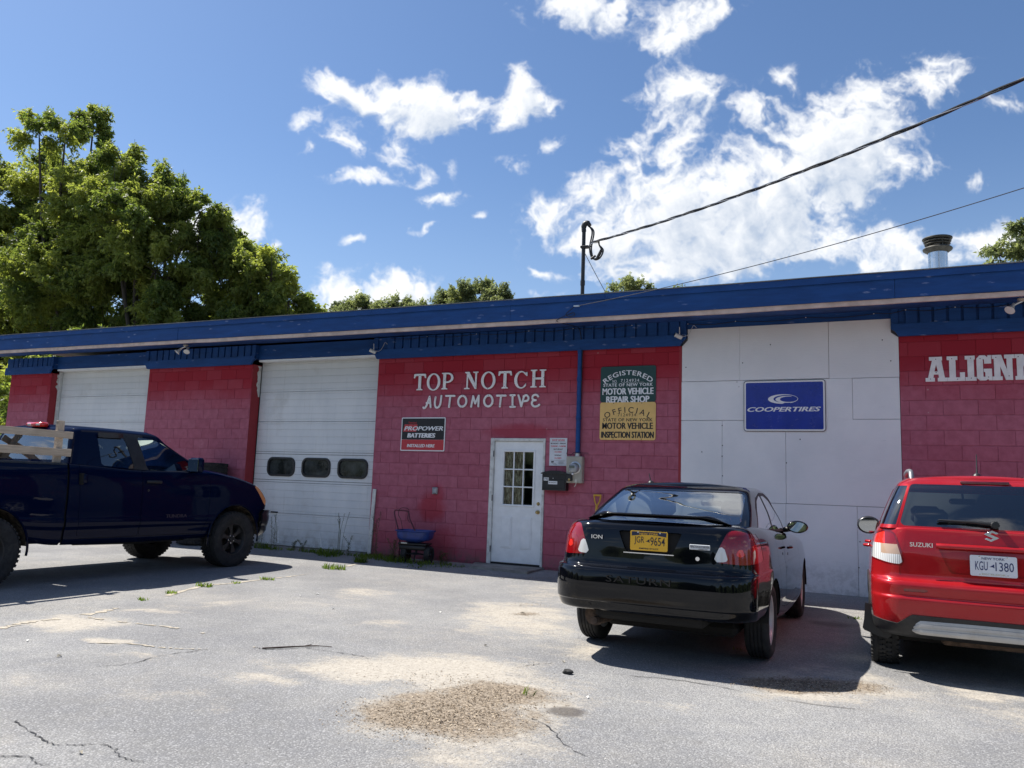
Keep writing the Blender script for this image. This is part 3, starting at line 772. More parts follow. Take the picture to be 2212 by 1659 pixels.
# ---------------- roll-up doors
M_glassdark = mat('dark_pane', build=wear((.040, .046, .048), .5, 3, .12, .0001), spec=.8)
def pane_glass(t, b):
    out = t.n['Material Output']; tr = t.new('ShaderNodeBsdfTransparent'); gl = t.new('ShaderNodeBsdfGlossy'); mx = t.new('ShaderNodeMixShader'); fr = t.new('ShaderNodeFresnel')
    tr.inputs[0].default_value = (.88, .92, .92, 1); gl.inputs['Roughness'].default_value = .02; fr.inputs[0].default_value = 1.5
    t.put(mx.inputs[0], t.math('MULTIPLY', fr.outputs[0], 1.5, clamp=True)); t.l.new(tr.outputs[0], mx.inputs[1]); t.l.new(gl.outputs[0], mx.inputs[2]); t.l.new(mx.outputs[0], out.inputs[0])
M_pane = mat('window_glass', build=pane_glass)
def rollup(x0, x1, yd, ztop, windows, handle=True):
    door = bpy.data.objects.new('garage_door', None); link(door, shop); door.location = (0, 0, 0)
    n = 6; h = .6
    for s in range(n):
        z0 = s * h + (.004 if s else -.015); z1 = (s + 1) * h - .004
        if s == n - 1: z1 = ztop
        pr = [(yd + .045, z0), (yd, z0)]
        for g in (.045, .16, .30, .44, .555):
            z = s * h + g
            if z < z1 - .03: pr += [(yd, z - .008), (yd + .009, z), (yd, z + .008)]
        pr += [(yd, z1), (yd + .045, z1)]
        holes = windows if s == 2 else []
        if not holes:
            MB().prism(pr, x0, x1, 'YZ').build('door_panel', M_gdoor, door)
        else:
            # the grooved face with rounded window openings cut through
            loops = [[(x0, z0), (x1, z0), (x1, z1), (x0, z1)]] + [rrect(a, b, c, d, .11, 6)[::-1] for a, b, c, d in holes]
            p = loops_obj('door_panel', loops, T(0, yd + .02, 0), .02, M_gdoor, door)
            for g in (.045, .555):
                MB().box(x0, x1, yd - .0035, yd - .001, s * h + g - .004, s * h + g + .004).build('panel_groove', M_gap, door)
            for g in (.16, .30, .44):
                xs = [x0] + [v for a, b, _, _ in holes for v in (a - .03, b + .03)] + [x1]
                for q in range(0, len(xs), 2): MB().box(xs[q], xs[q + 1], yd - .0025, yd - .0008, s * h + g - .003, s * h + g + .003).build('panel_groove', mat('groove_grey', (.36, .37, .38), .6), door)
            for a, b, c, d in holes:
                loops_obj('window_frame', [rrect(a - .022, b + .022, c - .022, d + .022, .125, 6), rrect(a + .012, b - .012, c + .012, d - .012, .10, 6)[::-1]], T(0, yd - .008, 0), .012, M_blackpl, door, .003)
                loops_obj('pane', [rrect(a + .005, b - .005, c + .005, d - .005, .11, 6)], T(0, yd + .012, 0), .002, M_glassdark, door)
    if handle:
        MB().bbox(-3.30, -3.13, yd - .02, yd - .003, .60, .625, .003).build('handle', M_darkmetal, door)
    return door
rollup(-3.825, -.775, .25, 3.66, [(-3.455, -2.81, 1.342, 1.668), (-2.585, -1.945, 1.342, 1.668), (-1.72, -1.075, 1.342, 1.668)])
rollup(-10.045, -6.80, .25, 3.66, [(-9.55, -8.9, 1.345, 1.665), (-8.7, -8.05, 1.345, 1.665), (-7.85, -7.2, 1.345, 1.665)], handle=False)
# broad dent of the second door: creased bright edge
MB().prism([(-3.12, .50), (-3.105, .50), (-3.04, .02), (-3.085, .02)], .241, .249).build('door_crease', M_white, shop)
MB().prism([(-2.07, .26), (-2.055, .26), (-1.99, .0), (-2.03, .0)], .241, .249).build('door_crease', M_white, shop)
MB().bbox(-10.044, -10.00, .17, .245, -.06, 3.6, .004).build('door_stop', M_whiteworn, shop)
MB().bbox(-3.825, -3.812, .235, .248, -.06, 3.6, .002).build('door_stop', M_gap, shop)
# loose track board, right of the second door, leaning out a little
tb = MB().bbox(-.035, .035, -.012, .012, 0, 1.19, .003).build('loose_board', M_whiteworn, shop); tb.location = (-.72, -.03, -.045); tb.rotation_euler = (0, math.radians(2.0), 0)

# ---------------- boarded bay
bay = bpy.data.objects.new('boarded_bay', None); link(bay, shop)
def sheet(x0, x1, z0, z1, y=-.006):
    g = .0018
    MB().bbox(x0 + g, x1 - g, y, .05, z0 + g, z1 - g, .003).build('plywood_sheet', M_ply, bay)
MB().box(4.875, 7.90, .051, .07, -.03, 3.8).build('backing', mat('seam_grey', (.16, .16, .17), .9), bay)
def poly_sheet(poly, y=-.006): MB().prism(poly, y, .05).build('plywood_sheet', M_ply, bay)
poly_sheet([(4.889, 2.979), (5.757, 2.979), (5.757, 3.797), (4.975, 3.797), (4.975, 3.62), (4.889, 3.53)])
sheet(5.757, 7.0, 2.976, 3.80, -.0075)
poly_sheet([(7.003, 2.973), (7.902, 2.973), (7.902, 3.53), (7.81, 3.60), (7.81, 3.797), (7.003, 3.797)])
sheet(4.878, 5.9, 2.378, 2.974); sheet(5.9, 7.303, 2.378, 2.972, -.0075); sheet(7.303, 7.902, 2.388, 2.969, -.005)
sheet(4.878, 5.50, 1.18, 2.376); sheet(5.50, 6.404, 1.178, 2.376, -.0075); sheet(6.404, 7.902, 1.18, 2.386, -.0065)
sheet(4.878, 6.398, -.035, 1.176); sheet(6.398, 7.333, -.038, 1.178, -.0075); sheet(7.333, 7.902, -.04, 1.178, -.004)
mb = MB(); rs = random.Random(3)
for x, z in [(4.95, 3.2), (5.80, 3.24), (5.5, 2.3), (5.505, 2.0), (5.5, 1.84), (5.507, 1.55), (6.41, 1.76), (6.6, 2.1), (7.35, 1.0), (7.36, .7), (7.34, .35), (5.2, 1.9), (7.8, 3.2), (7.7, 3.5), (6.2, 3.5)]:
    mb.sphere((x, -.008, z), (.009, .004, .009), 7, 4)
mb.build('nail_head', M_darkmetal, bay)['kind'] = 'stuff'
# sills and step
MB().bbox(4.80, 7.98, -.16, .06, -.12, -.045, .01).build('bay_sill', M_conc, shop)
MB().bbox(-3.83, -.77, -.12, .3, -.12, -.030, .01).build('door_sill', M_conc, shop)
MB().bbox(-10.05, -6.79, -.12, .3, -.12, -.030, .01).build('door_sill', M_conc, shop)
MB().prism([(1.42, -.0), (1.62, -.58), (2.70, -.72), (2.68, -.0)], -.12, -.004, 'XY').build('door_step', M_conc, shop)

# ---------------- entrance door
ed = bpy.data.objects.new('entrance_door', None); link(ed, shop)
yd = .035
MB().bbox(1.634, 1.704, -.022, .12, -.0, 2.085, .004).bbox(2.604, 2.641, -.022, .12, .0, 2.085, .004).bbox(1.704, 2.604, -.022, .12, 2.036, 2.085, .004).build('door_frame', M_whiteworn, ed)
MB().box(1.70, 2.61, -.0, .14, .0, .024).build('threshold', M_darkmetal, ed)
gx0, gx1, gz0, gz1 = 1.888, 2.425, .985, 1.857
loops_obj('door_leaf', [[(1.708, .03), (2.600, .03), (2.600, 2.032), (1.708, 2.032)], [(gx0, gz0), (gx0, gz1), (gx1, gz1), (gx1, gz0)]], T(0, yd, 0), .02, M_white, ed)
mb = MB()
for a, b, c, d in ((gx0 - .035, gx1 + .035, gz1, gz1 + .035), (gx0 - .035, gx1 + .035, gz0 - .035, gz0), (gx0 - .035, gx0, gz0, gz1), (gx1, gx1 + .035, gz0, gz1)):
    mb.bbox(a, b, yd - .034, yd - .0205, c, d, .006)
mb.build('light_frame', M_white, ed)
cw = (gx1 - gx0) / 3; rh = (gz1 - gz0) / 3
for i in (1, 2): MB().bbox(gx0 + cw * i - .011, gx0 + cw * i + .011, yd - .026, yd - .008, gz0, gz1, .004).build('muntin', M_white, ed)
for j in (1, 2): MB().bbox(gx0, gx1, yd - .028, yd - .0085, gz0 + rh * j - .011, gz0 + rh * j + .011, .004).build('muntin', M_white, ed)
for i in range(3):
    for j in range(3): MB().box(gx0 + cw * i + .004, gx0 + cw * (i + 1) - .004, yd - .004, yd, gz0 + rh * j + .004, gz0 + rh * (j + 1) - .004).build('pane', M_pane, ed)
def f_curtain(t, b):
    P = t.pos(); n = t.noise(t.scl(P, (14, 1, 3)), 3.0, 5, .7); w = t.noise(P, 40, 4)
    c = t.mix(t.ramp(n, .4, .62), (.30, .22, .14), (.85, .72, .52)); c = t.mix(t.ramp(w, .5, .65, 0, .5), c, (.10, .06, .03))
    t.put(b.inputs['Base Color'], c); b.inputs['Roughness'].default_value = .9
M_curtain = mat('patterned_curtain', build=f_curtain)
for (xa, xb) in ((gx0, gx0 + cw * 1.0), (gx0 + cw * 1.0, gx0 + cw * 2.02)):
    V = []; F = []; n = 22
    for i in range(n + 1):
        x = xa + (xb - xa) * i / n; y = .062 + .010 * math.sin(i * 1.25)
        V += [(x, y, gz0 - .05), (x, y, gz1 + .05)]
    for i in range(n): F.append((2 * i, 2 * i + 2, 2 * i + 3, 2 * i + 1))
    mesh_obj('curtain', V, F, M_curtain, ed, True)
MB().box(1.62, 2.66, .5, .52, 0, 2.1).build('dark_interior', M_black, ed)
for (a, b, c, d) in ((1.868, 2.068, .262, .785), (2.225, 2.432, .262, .785)):
    MB().bbox(a, b, yd - .0285, yd - .0205, c, d, .004).bbox(a + .022, b - .022, yd - .0345, yd - .029, c + .022, d - .022, .004).build('raised_panel', M_white, ed)
MB().lathe([(0, -.045), (.016, -.045), (.020, -.038), (.027, -.03), (.030, -.021)], 16, 'Y', (2.533, yd, 1.012)).build('deadbolt', M_brass, ed, auto=40)
MB().lathe([(0, -.085), (.020, -.083), (.028, -.070), (.026, -.056), (.012, -.048), (.012, -.034), (.031, -.030), (.033, -.021)], 18, 'Y', (2.533, yd, .876)).build('door_knob', M_brass, ed, auto=40)
for z in (.24, 1.08, 1.82): MB().bbox(1.696, 1.713, -.034, -.0225, z - .05, z + .05, .003).build('hinge', M_darkmetal, ed)

# ================================================================== LETTERING AND SIGNS
M_letter = mat('letter_white', build=wear((.80, .78, .76), .06, 8, .6, .001))
def stroke(mb, pts, w, y0, y1, caps=True, n=5):
    """a flat bar following a centre line, rounded ends"""
    P = [Vector(q) for q in pts]; L = []; R = []
    for i, q in enumerate(P):
        d = P[min(i + 1, len(P) - 1)] - P[max(i - 1, 0)]; d.normalize(); nrm = Vector((-d.y, d.x))
        L.append(q + nrm * w / 2); R.append(q - nrm * w / 2)
    d0 = (P[1] - P[0]).normalized(); d1 = (P[-1] - P[-2]).normalized()
    def cap(c, d):
        a0 = math.atan2(d.y, d.x)
        return [c + Vector((math.cos(a0 + PI / 2 - PI * k / n), math.sin(a0 + PI / 2 - PI * k / n))) * w / 2 for k in range(1, n)]
    poly = L + (cap(P[-1], d1) if caps else []) + R[::-1] + (cap(P[0], -d0) if caps else [])
    m = len(poly); V = [(q.x, y0, q.y) for q in poly] + [(q.x, y1, q.y) for q in poly]
    # strips instead of one polygon: no trouble with curved bars
    k = len(P); F = []
    il = list(range(k)); c1 = list(range(k, k + (n - 1 if caps else 0))); ir = list(range(k + len(c1), k + len(c1) + k)); c0 = list(range(k + len(c1) + k, m))
    for off, flip in ((0, 0), (m, 1)):
        for i in range(k - 1):
            f = (il[i] + off, il[i + 1] + off, ir[k - 2 - i] + off, ir[k - 1 - i] + off); F.append(f[::-1] if flip else f)
        if caps:
            f = [il[-1] + off] + [c + off for c in c1] + [ir[0] + off]; F.append(tuple(f[::-1] if flip else f))
            f = [ir[-1] + off] + [c + off for c in c0] + [il[0] + off]; F.append(tuple(f[::-1] if flip else f))
    for i in range(m): F.append((i, (i + 1) % m, (i + 1) % m + m, i + m))
    mb.add(V, F)
SB = -.034    # front of the letters; they stand off the wall
def serif_sign():
    t = thing('shop_name_sign', 'white cut-out letters reading TOP NOTCH AUTOMOTIVE on the red wall above the entrance', 'sign')
    D = {
     'T': lambda x0, x1, z0, z1: [[(x0, z1 - .012), (x0 - .008, z1 - .075), (x0 + .012, z1 - .078), (x0 + .035, z1 - .035), ((x0 + x1) / 2 - .026, z1 - .035), ((x0 + x1) / 2 - .026, z0 + .028), ((x0 + x1) / 2 - .06, z0 + .014), ((x0 + x1) / 2 - .06, z0), ((x0 + x1) / 2 + .06, z0), ((x0 + x1) / 2 + .06, z0 + .014), ((x0 + x1) / 2 + .026, z0 + .028), ((x0 + x1) / 2 + .026, z1 - .035), (x1 - .035, z1 - .035), (x1 - .012, z1 - .078), (x1 + .008, z1 - .075), (x1, z1 - .012), (x1 - .01, z1), (x0 + .01, z1)]],
     'O': lambda x0, x1, z0, z1: [ell((x0 + x1) / 2, (z0 + z1) / 2, (x1 - x0) / 2, (z1 - z0) / 2, 44), ell((x0 + x1) / 2, (z0 + z1) / 2, (x1 - x0) / 2 - .047, (z1 - z0) / 2 - .022, 44)[::-1]],
     'P': lambda x0, x1, z0, z1: [[(x0, z1), (x0, z1 - .014), (x0 + .032, z1 - .028), (x0 + .032, z0 + .028), (x0, z0 + .014), (x0, z0), (x0 + .118, z0), (x0 + .118, z0 + .014), (x0 + .084, z0 + .028), (x0 + .084, z0 + .115)] + ell(x0 + .12, z0 + .115 + (z1 - z0 - .115) / 2, x1 - x0 - .12, (z1 - z0 - .115) / 2, 14, -PI / 2, PI / 2)] + [[(x0 + .084, z0 + .14)] + [(x0 + .084, z1 - .024)] + ell(x0 + .115, z0 + .14 + (z1 - z0 - .164) / 2, x1 - x0 - .158, (z1 - z0 - .164) / 2, 14, -PI / 2, PI / 2)[::-1]],
     'N': lambda x0, x1, z0, z1: [[(x0, z1), (x0, z1 - .014), (x0 + .036, z1 - .032), (x0 + .036, z0 + .026), (x0 - .01, z0 + .014), (x0 - .01, z0), (x0 + .095, z0), (x0 + .095, z0 + .014), (x0 + .060, z0 + .026), (x0 + .060, z1 - .085), (x1 - .055, z0), (x1 - .028, z0), (x1 - .028, z1 - .026), (x1, z1 - .014), (x1, z1), (x1 - .100, z1), (x1 - .100, z1 - .014), (x1 - .055, z1 - .026), (x1 - .055, z0 + .095), (x0 + .085, z1)]],
     'C': lambda x0, x1, z0, z1: [ell((x0 + x1) / 2 + .01, (z0 + z1) / 2, (x1 - x0) / 2 + .005, (z1 - z0) / 2, 34, math.radians(52), math.radians(318)) + [(x1 - .02, z0 + .085)] + ell((x0 + x1) / 2 + .018, (z0 + z1) / 2, (x1 - x0) / 2 - .037, (z1 - z0) / 2 - .020, 34, math.radians(312), math.radians(52)) + [(x1 - .012, z1 - .085), (x1 + .004, z1 - .085), (x1 + .004, z1 - .02)]],
     'H': lambda x0, x1, z0, z1: [[(x0, z1), (x0, z1 - .014), (x0 + .034, z1 - .026), (x0 + .034, z0 + .026), (x0, z0 + .014), (x0, z0), (x0 + .115, z0), (x0 + .115, z0 + .014), (x0 + .082, z0 + .026), (x0 + .082, (z0 + z1) / 2 - .016), (x1 - .082, (z0 + z1) / 2 - .016), (x1 - .082, z0 + .026), (x1 - .115, z0 + .014), (x1 - .115, z0), (x1, z0), (x1, z0 + .014), (x1 - .034, z0 + .026), (x1 - .034, z1 - .026), (x1, z1 - .014), (x1, z1), (x1 - .115, z1), (x1 - .115, z1 - .014), (x1 - .082, z1 - .026), (x1 - .082, (z0 + z1) / 2 + .016), (x0 + .082, (z0 + z1) / 2 + .016), (x0 + .082, z1 - .026), (x0 + .115, z1 - .014), (x0 + .115, z1)]],
    }
    for ch, x0, x1, z0, z1 in (('T', .04, .282, 2.935, 3.23), ('O', .312, .587, 2.922, 3.231), ('P', .617, .851, 2.94, 3.235), ('N', 1.085, 1.344, 2.935, 3.237), ('O', 1.406, 1.681, 2.925, 3.232),
                               ('T', 1.742, 1.983, 2.932, 3.23), ('C', 2.035, 2.275, 2.924, 3.222), ('H', 2.342, 2.62, 2.938, 3.237)):
        loops_obj('letter', D[ch](x0, x1, z0, z1), T(0, SB + .008, 0), .0065, M_letter, t, .0015)
    w = .034
    def L(*strokes):
        mb = MB()
        for i, s in enumerate(strokes): stroke(mb, s, w, SB - .0006 * i, SB + .014)
        mb.build('letter', M_letter, t, auto=40)
    L([(.262, 2.622), (.275, 2.605), (.298, 2.612), (.325, 2.65), (.385, 2.815)], [(.385, 2.815), (.395, 2.76), (.415, 2.625)], [(.325, 2.70), (.405, 2.705)])
    L(catmull([(.508, 2.80), (.497, 2.70), (.52, 2.625), (.57, 2.622), (.61, 2.68), (.625, 2.825)], 5))
    L([(.72, 2.822), (.892, 2.82)], [(.805, 2.80), (.79, 2.625)])
    def oval(cx, cz, rx, rz):
        o = ell(cx, cz, rx, rz, 30); i = ell(cx, cz, rx - w, rz - w, 30)
        loops_obj('letter', [o, i[::-1]], T(0, SB + .008, 0), .0065, M_letter, t, .0015)
    oval(1.050, 2.722, .098, .112)
    L([(1.232, 2.625), (1.262, 2.808)], [(1.262, 2.808), (1.308, 2.68)], [(1.308, 2.68), (1.372, 2.815)], [(1.372, 2.815), (1.372, 2.628)])
    oval(1.561, 2.722, .098, .112)
    L([(1.722, 2.81), (1.888, 2.808)], [(1.80, 2.79), (1.785, 2.622)])
    L([(1.977, 2.812), (2.060, 2.812)], [(2.018, 2.80), (2.024, 2.62)], [(1.982, 2.614), (2.068, 2.614)])
    L([(2.128, 2.808), (2.150, 2.75), (2.186, 2.622)], [(2.186, 2.622), (2.232, 2.79)], catmull([(2.225, 2.79), (2.275, 2.808), (2.315, 2.77), (2.30, 2.72), (2.235, 2.708)], 5))
    L(catmull([(2.490, 2.785), (2.455, 2.812), (2.40, 2.80), (2.385, 2.755), (2.41, 2.73), (2.45, 2.722)], 5), catmull([(2.44, 2.722), (2.395, 2.71), (2.38, 2.66), (2.42, 2.618), (2.48, 2.622), (2.515, 2.645)], 5))
    mb = MB()
    for x, z in [(.16, 3.2), (.16, 2.96), (.45, 3.21), (.45, 2.94), (.68, 3.1), (1.12, 3.2), (1.3, 2.97), (1.54, 3.21), (1.54, 2.94), (1.86, 3.2), (1.86, 2.96), (2.13, 3.19), (2.4, 3.1), (2.58, 3.1), (2.56, 2.97), (.39, 2.8), (.51, 2.79), (.80, 2.64), (1.05, 2.82), (1.05, 2.62), (1.56, 2.82), (1.8, 2.8), (1.79, 2.64), (2.02, 2.81), (2.02, 2.63)]:
        mb.sphere((x, SB - .0015, z), (.006, .003, .006), 6, 4)
    mb.build('screw', M_darkmetal, t)['kind'] = 'stuff'
serif_sign()
def slab_sign():
    t = thing('alignment_sign', 'big white slab-serif letters starting ALIGNM on the red wall at the right edge', 'sign')
    z0, z1 = 2.897, 3.232; s = .048
    def P(L): loops_obj('letter', L, T(0, -.012, 0), .008, M_letter, t, .001)
    P([[(8.222, z0), (8.222, z0 + s), (8.252, z0 + s), (8.305, z1 - s), (8.270, z1 - s), (8.270, z1), (8.425, z1), (8.425, z1 - s), (8.415, z1 - s), (8.452, z0 + s), (8.478, z0 + s), (8.478, z0), (8.368, z0), (8.368, z0 + s), (8.384, z0 + s), (8.378, z0 + .095), (8.322, z0 + .095), (8.314, z0 + s), (8.332, z0 + s), (8.332, z0)], [(8.330, z0 + .135), (8.372, z0 + .135), (8.352, z0 + .235)]])
    P([[(8.482, z0), (8.482, z0 + s), (8.508, z0 + s), (8.508, z1 - s), (8.482, z1 - s), (8.482, z1), (8.606, z1), (8.606, z1 - s), (8.582, z1 - s), (8.582, z0 + s), (8.632, z0 + s), (8.632, z0 + .115), (8.688, z0 + .115), (8.688, z0)]])
    P([[(8.694, z0), (8.694, z0 + s), (8.722, z0 + s), (8.722, z1 - s), (8.694, z1 - s), (8.694, z1), (8.808, z1), (8.808, z1 - s), (8.795, z1 - s), (8.795, z0 + s), (8.822, z0 + s), (8.822, z0)]])
    P([[(8.862, z0), (8.828, z0 + .035), (8.828, z1 - .04), (8.862, z1), (8.925, z1), (8.955, z1 - .03), (8.955, z1), (8.995, z1), (8.995, z1 - .11), (8.915, z1 - .11), (8.915, z1 - .055), (8.900, z1 - .045), (8.900, z0 + .05), (8.925, z0 + .045), (8.925, z0 + .115), (8.908, z0 + .115), (8.908, z0 + .155), (9.000, z0 + .155), (9.000, z0), (8.965, z0), (8.955, z0 + .02), (8.93, z0)]])
    def N(x): P([[(x, z0), (x, z0 + s), (x + .022, z0 + s), (x + .022, z1 - s), (x, z1 - s), (x, z1), (x + .105, z1), (x + .165, z0 + .13), (x + .165, z1 - s), (x + .140, z1 - s), (x + .140, z1), (x + .252, z1), (x + .252, z1 - s), (x + .228, z1 - s), (x + .228, z0), (x + .150, z0), (x + .090, z0 + .19), (x + .090, z0 + s), (x + .112, z0 + s), (x + .112, z0)]])
    N(9.005)
    x = 9.262
    P([[(x, z0), (x, z0 + s), (x + .02, z0 + s), (x + .02, z1 - s), (x, z1 - s), (x, z1), (x + .095, z1), (x + .155, z0 + .16), (x + .215, z1), (x + .31, z1), (x + .31, z1 - s), (x + .29, z1 - s), (x + .29, z0 + s), (x + .31, z0 + s), (x + .31, z0), (x + .20, z0), (x + .20, z0 + s), (x + .22, z0 + s), (x + .22, z1 - .13), (x + .17, z0), (x + .14, z0), (x + .09, z1 - .13), (x + .09, z0 + s), (x + .11, z0 + s), (x + .11, z0)]])
    x = 9.58
    P([[(x, z0), (x, z1), (x + .19, z1), (x + .19, z1 - .1), (x + .13, z1 - .1), (x + .13, z1 - s), (x + .09, z1 - s), (x + .09, z0 + .19), (x + .14, z0 + .19), (x + .14, z0 + .14), (x + .09, z0 + .14), (x + .09, z0 + s), (x + .13, z0 + s), (x + .13, z0 + .1), (x + .19, z0 + .1), (x + .19, z0)]])
    N(9.78)
    x = 10.04
    P([[(x, z1), (x, z1 - .11), (x + .05, z1 - .11), (x + .05, z1 - s), (x + .08, z1 - s), (x + .08, z0 + s), (x + .05, z0 + s), (x + .05, z0), (x + .20, z0), (x + .20, z0 + s), (x + .17, z0 + s), (x + .17, z1 - s), (x + .20, z1 - s), (x + .20, z1 - .11), (x + .25, z1 - .11), (x + .25, z1)]])
    mb = MB()
    for x, z in [(8.35, 3.20), (8.28, 2.93), (8.35, 3.02), (8.54, 3.20), (8.60, 2.92), (8.76, 3.2), (8.76, 2.93), (8.87, 3.19), (8.96, 2.94), (9.05, 3.2), (9.19, 2.95), (9.30, 3.2), (9.52, 3.2)]:
        mb.sphere((x, -.0215, z), (.006, .003, .006), 6, 4)
    mb.build('screw', M_darkmetal, t)['kind'] = 'stuff'
slab_sign()

M_signgreen = mat('sign_green', (.006, .045, .038), .4); M_signyel = mat('sign_yellow', build=wear((.78, .50, .16), .05, 6, .42, .0004))
M_print_w = mat('print_white', (.78, .78, .78), .5); M_print_k = mat('print_black', (.012, .011, .012), .5); M_print_r = mat('print_red', (.55, .03, .04), .5)
M_print_b = mat('print_blue', (.012, .035, .33), .35)
def plate(name, label, x0, x1, z0, z1, r, m, y=-.016, th=.004, tilt=None):
    t = thing(name, label, 'sign', ((x0 + x1) / 2, y, (z0 + z1) / 2))
    if tilt: t.rotation_euler = (0, math.radians(tilt), 0)
    w, h = (x1 - x0) / 2, (z1 - z0) / 2
    loops_obj('plate', [rrect(-w, w, -h, h, r)], I4, th / 2, m, t, .0006)
    return t, w, h
F0 = .0032   # print lies this far in front of the plate centre
# green repair shop plate
t, w, h = plate('repair_shop_plate', 'dark green metal plate REGISTERED MOTOR VEHICLE REPAIR SHOP, above the yellow one', 3.575, 4.484, 2.672, 3.247, .035, M_signgreen)
text('lettering', 'REGISTERED', 0, .185, .86, .078, F0, I4, M_print_w, t, bold=.012, arc=.62, spacing=1.1)
text('lettering', 'NO.', -.215, .048, .075, .045, F0, I4, M_print_w, t)
text('lettering', '7124934', .035, .058, .30, .047, F0, I4, M_print_w, t, spacing=1.25)
MB().box(-.10, .26, -F0 - .0012, -F0, .0245, .0275).build('rule', M_print_w, t)
text('lettering', 'STATE OF NEW YORK', 0, -.012, .81, .050, F0, I4, M_print_w, t, bold=.012, spacing=1.1)
text('lettering', 'MOTOR VEHICLE', 0, -.115, .83, .103, F0, I4, M_print_w, t, bold=.022)
text('lettering', 'REPAIR SHOP', 0, -.243, .70, .100, F0, I4, M_print_w, t, bold=.022)
t, w, h = plate('inspection_station_plate', 'yellow metal plate OFFICIAL MOTOR VEHICLE INSPECTION STATION, under the green one', 3.577, 4.488, 2.070, 2.668, .035, M_signyel, y=-.018)
text('lettering', 'OFFICIAL', 0, .178, .79, .092, F0, I4, M_print_k, t, bold=.006, arc=.75, spacing=1.5)
text('lettering', '7124934', -.01, .098, .30, .050, F0, I4, M_print_k, t, spacing=1.25)
text('lettering', 'STATE OF NEW YORK', 0, .020, .81, .050, F0, I4, M_print_k, t, bold=.012, spacing=1.1)
text('lettering', 'MOTOR VEHICLE', 0, -.075, .82, .100, F0, I4, M_print_k, t, bold=.022)
text('lettering', 'INSPECTION STATION', 0, -.217, .85, .100, F0, I4, M_print_k, t, bold=.028)
mb = MB()
for x in (-.23, .23):
    for z in (.285, -.285): mb.sphere((x, -.004, z), (.008, .003, .008), 7, 4)
mb.build('bolt', M_darkmetal, t)
# battery sign
t, w, h = plate('battery_sign', 'black and red metal sign for PROPOWER BATTERIES left of the entrance door', -.183, .728, 1.845, 2.444, .02, M_print_w)
loops_obj('field', [rrect(-w + .018, w - .018, -h + .018 + .185, h - .018, .012)], T(0, -.0032, 0), .0006, M_print_k, t)
loops_obj('field', [rrect(-w + .018, w - .018, -h + .018, -h + .018 + .183, .012)], T(0, -.0032, 0), .0006, mat('sign_red', (.52, .035, .045), .45), t)
F1 = .0042
for i in range(3):
    x = -.40 + i * .092; loops_obj('logo_bar', [[(x - .012, .045), (x + .088 - .012, .045), (x + .088 + .008, .175), (x + .012, .175)]], T(0, -.0046, 0), .0004, mat('logo_red', (.55, .05, .06), .45), t)
text('lettering', 'Thermionl', -.225, .205, .17, .032, F1, I4, M_print_r, t, bold=.01)
text('lettering', 'PROPOWER', .01, .103, .80, .075, F1 + .001, I4, M_print_w, t, bold=.018, shear=.25)
text('lettering', 'BATTERIES', -.03, -.022, .57, .078, F1, I4, M_print_w, t, bold=.03, shear=.15)
text('lettering', 'INSTALLED HERE', -.03, -.205, .57, .055, F1, I4, M_print_w, t, bold=.022, shear=.15)
# tire sign
M_cooper = mat('sign_blue', build=wear((.008, .028, .30), .10, 3, .22, .0003))
t, w, h = plate('tire_sign', 'deep blue metal sign COOPERTIRES on the white boarded bay', 5.818, 6.950, 2.212, 2.962, .04, M_print_k, y=-.020)
loops_obj('border', [rrect(-w + .008, w - .008, -h + .008, h - .008, .035), rrect(-w + .030, w - .030, -h + .030, h - .030, .022)[::-1]], T(0, -.0031, 0), .0007, M_print_w, t)
loops_obj('field', [rrect(-w + .0305, w - .0305, -h + .0305, h - .0305, .021)], T(0, -.0030, 0), .0007, M_cooper, t)
text('lettering', 'COOPERTIRES', -.005, -.052, 1.01, .066, .0038, I4, M_print_w, t, bold=.017, shear=.3)
def cres(cx, cz, rx, rz, dx, k, a0, a1, n=44):
    o = ell(cx, cz, rx, rz, n, a0, a1); i = ell(cx + dx, cz + .002, rx * k[0], rz * k[1], n, a1, a0); return o + i
loops_obj('emblem', [cres(-.012, .098, .208, .070, .035, (.80, .80), math.radians(-62), math.radians(268))], T(0, -.0044, 0), .0005, M_print_w, t)
loops_obj('emblem', [cres(.035, .092, .150, .050, .030, (.78, .80), math.radians(65), math.radians(300))], T(0, -.0044, 0), .0005, M_print_w, t)
# shop hours
t, w, h = plate('hours_sign', 'small white notice with red and black SHOP HOURS beside the door, above the mailbox', 2.718, 3.023, 1.642, 2.094, .004, mat('notice_white', build=wear((.66, .67, .70), .08, 5, .35, .0004)), y=-.012)
def ln(s, z, wd, hh, m, b=.02): text('lettering', s, 0, z, wd, hh, .0023, I4, m, t, bold=b)
ln('SHOP HOURS', .192, .22, .026, M_print_r); MB().box(-.12, .12, -.0034, -.0022, .168, .171).build('rule', M_print_k, t)
ln('MONDAY - FRIDAY', .137, .265, .022, M_print_k); ln('9:00AM - 5:00PM', .093, .255, .022, M_print_r); ln('SATURDAY', .043, .16, .022, M_print_k); ln('CLOSED', -.001, .12, .022, M_print_r)
ln('SUNDAY', -.056, .12, .022, M_print_k); ln('CLOSED', -.101, .12, .022, M_print_r); MB().box(-.13, .13, -.0034, -.0022, -.139, -.136).build('rule', M_print_k, t)
loops_obj('emblem', [[(-.12, -.155), (-.07, -.15), (-.075, -.175), (-.115, -.178)]], T(0, -.003, 0), .0004, M_print_k, t)
for i in range(4):
    MB().box(-.115 + i * .012, -.04 + i * .01, -.0034, -.0022, -.186 - i * .008, -.184 - i * .008).build('rule', M_print_k, t)
    MB().box(.01, .115 - .02 * (i % 2), -.0034, -.0022, -.160 - i * .012, -.157 - i * .012).build('rule', M_print_k, t)

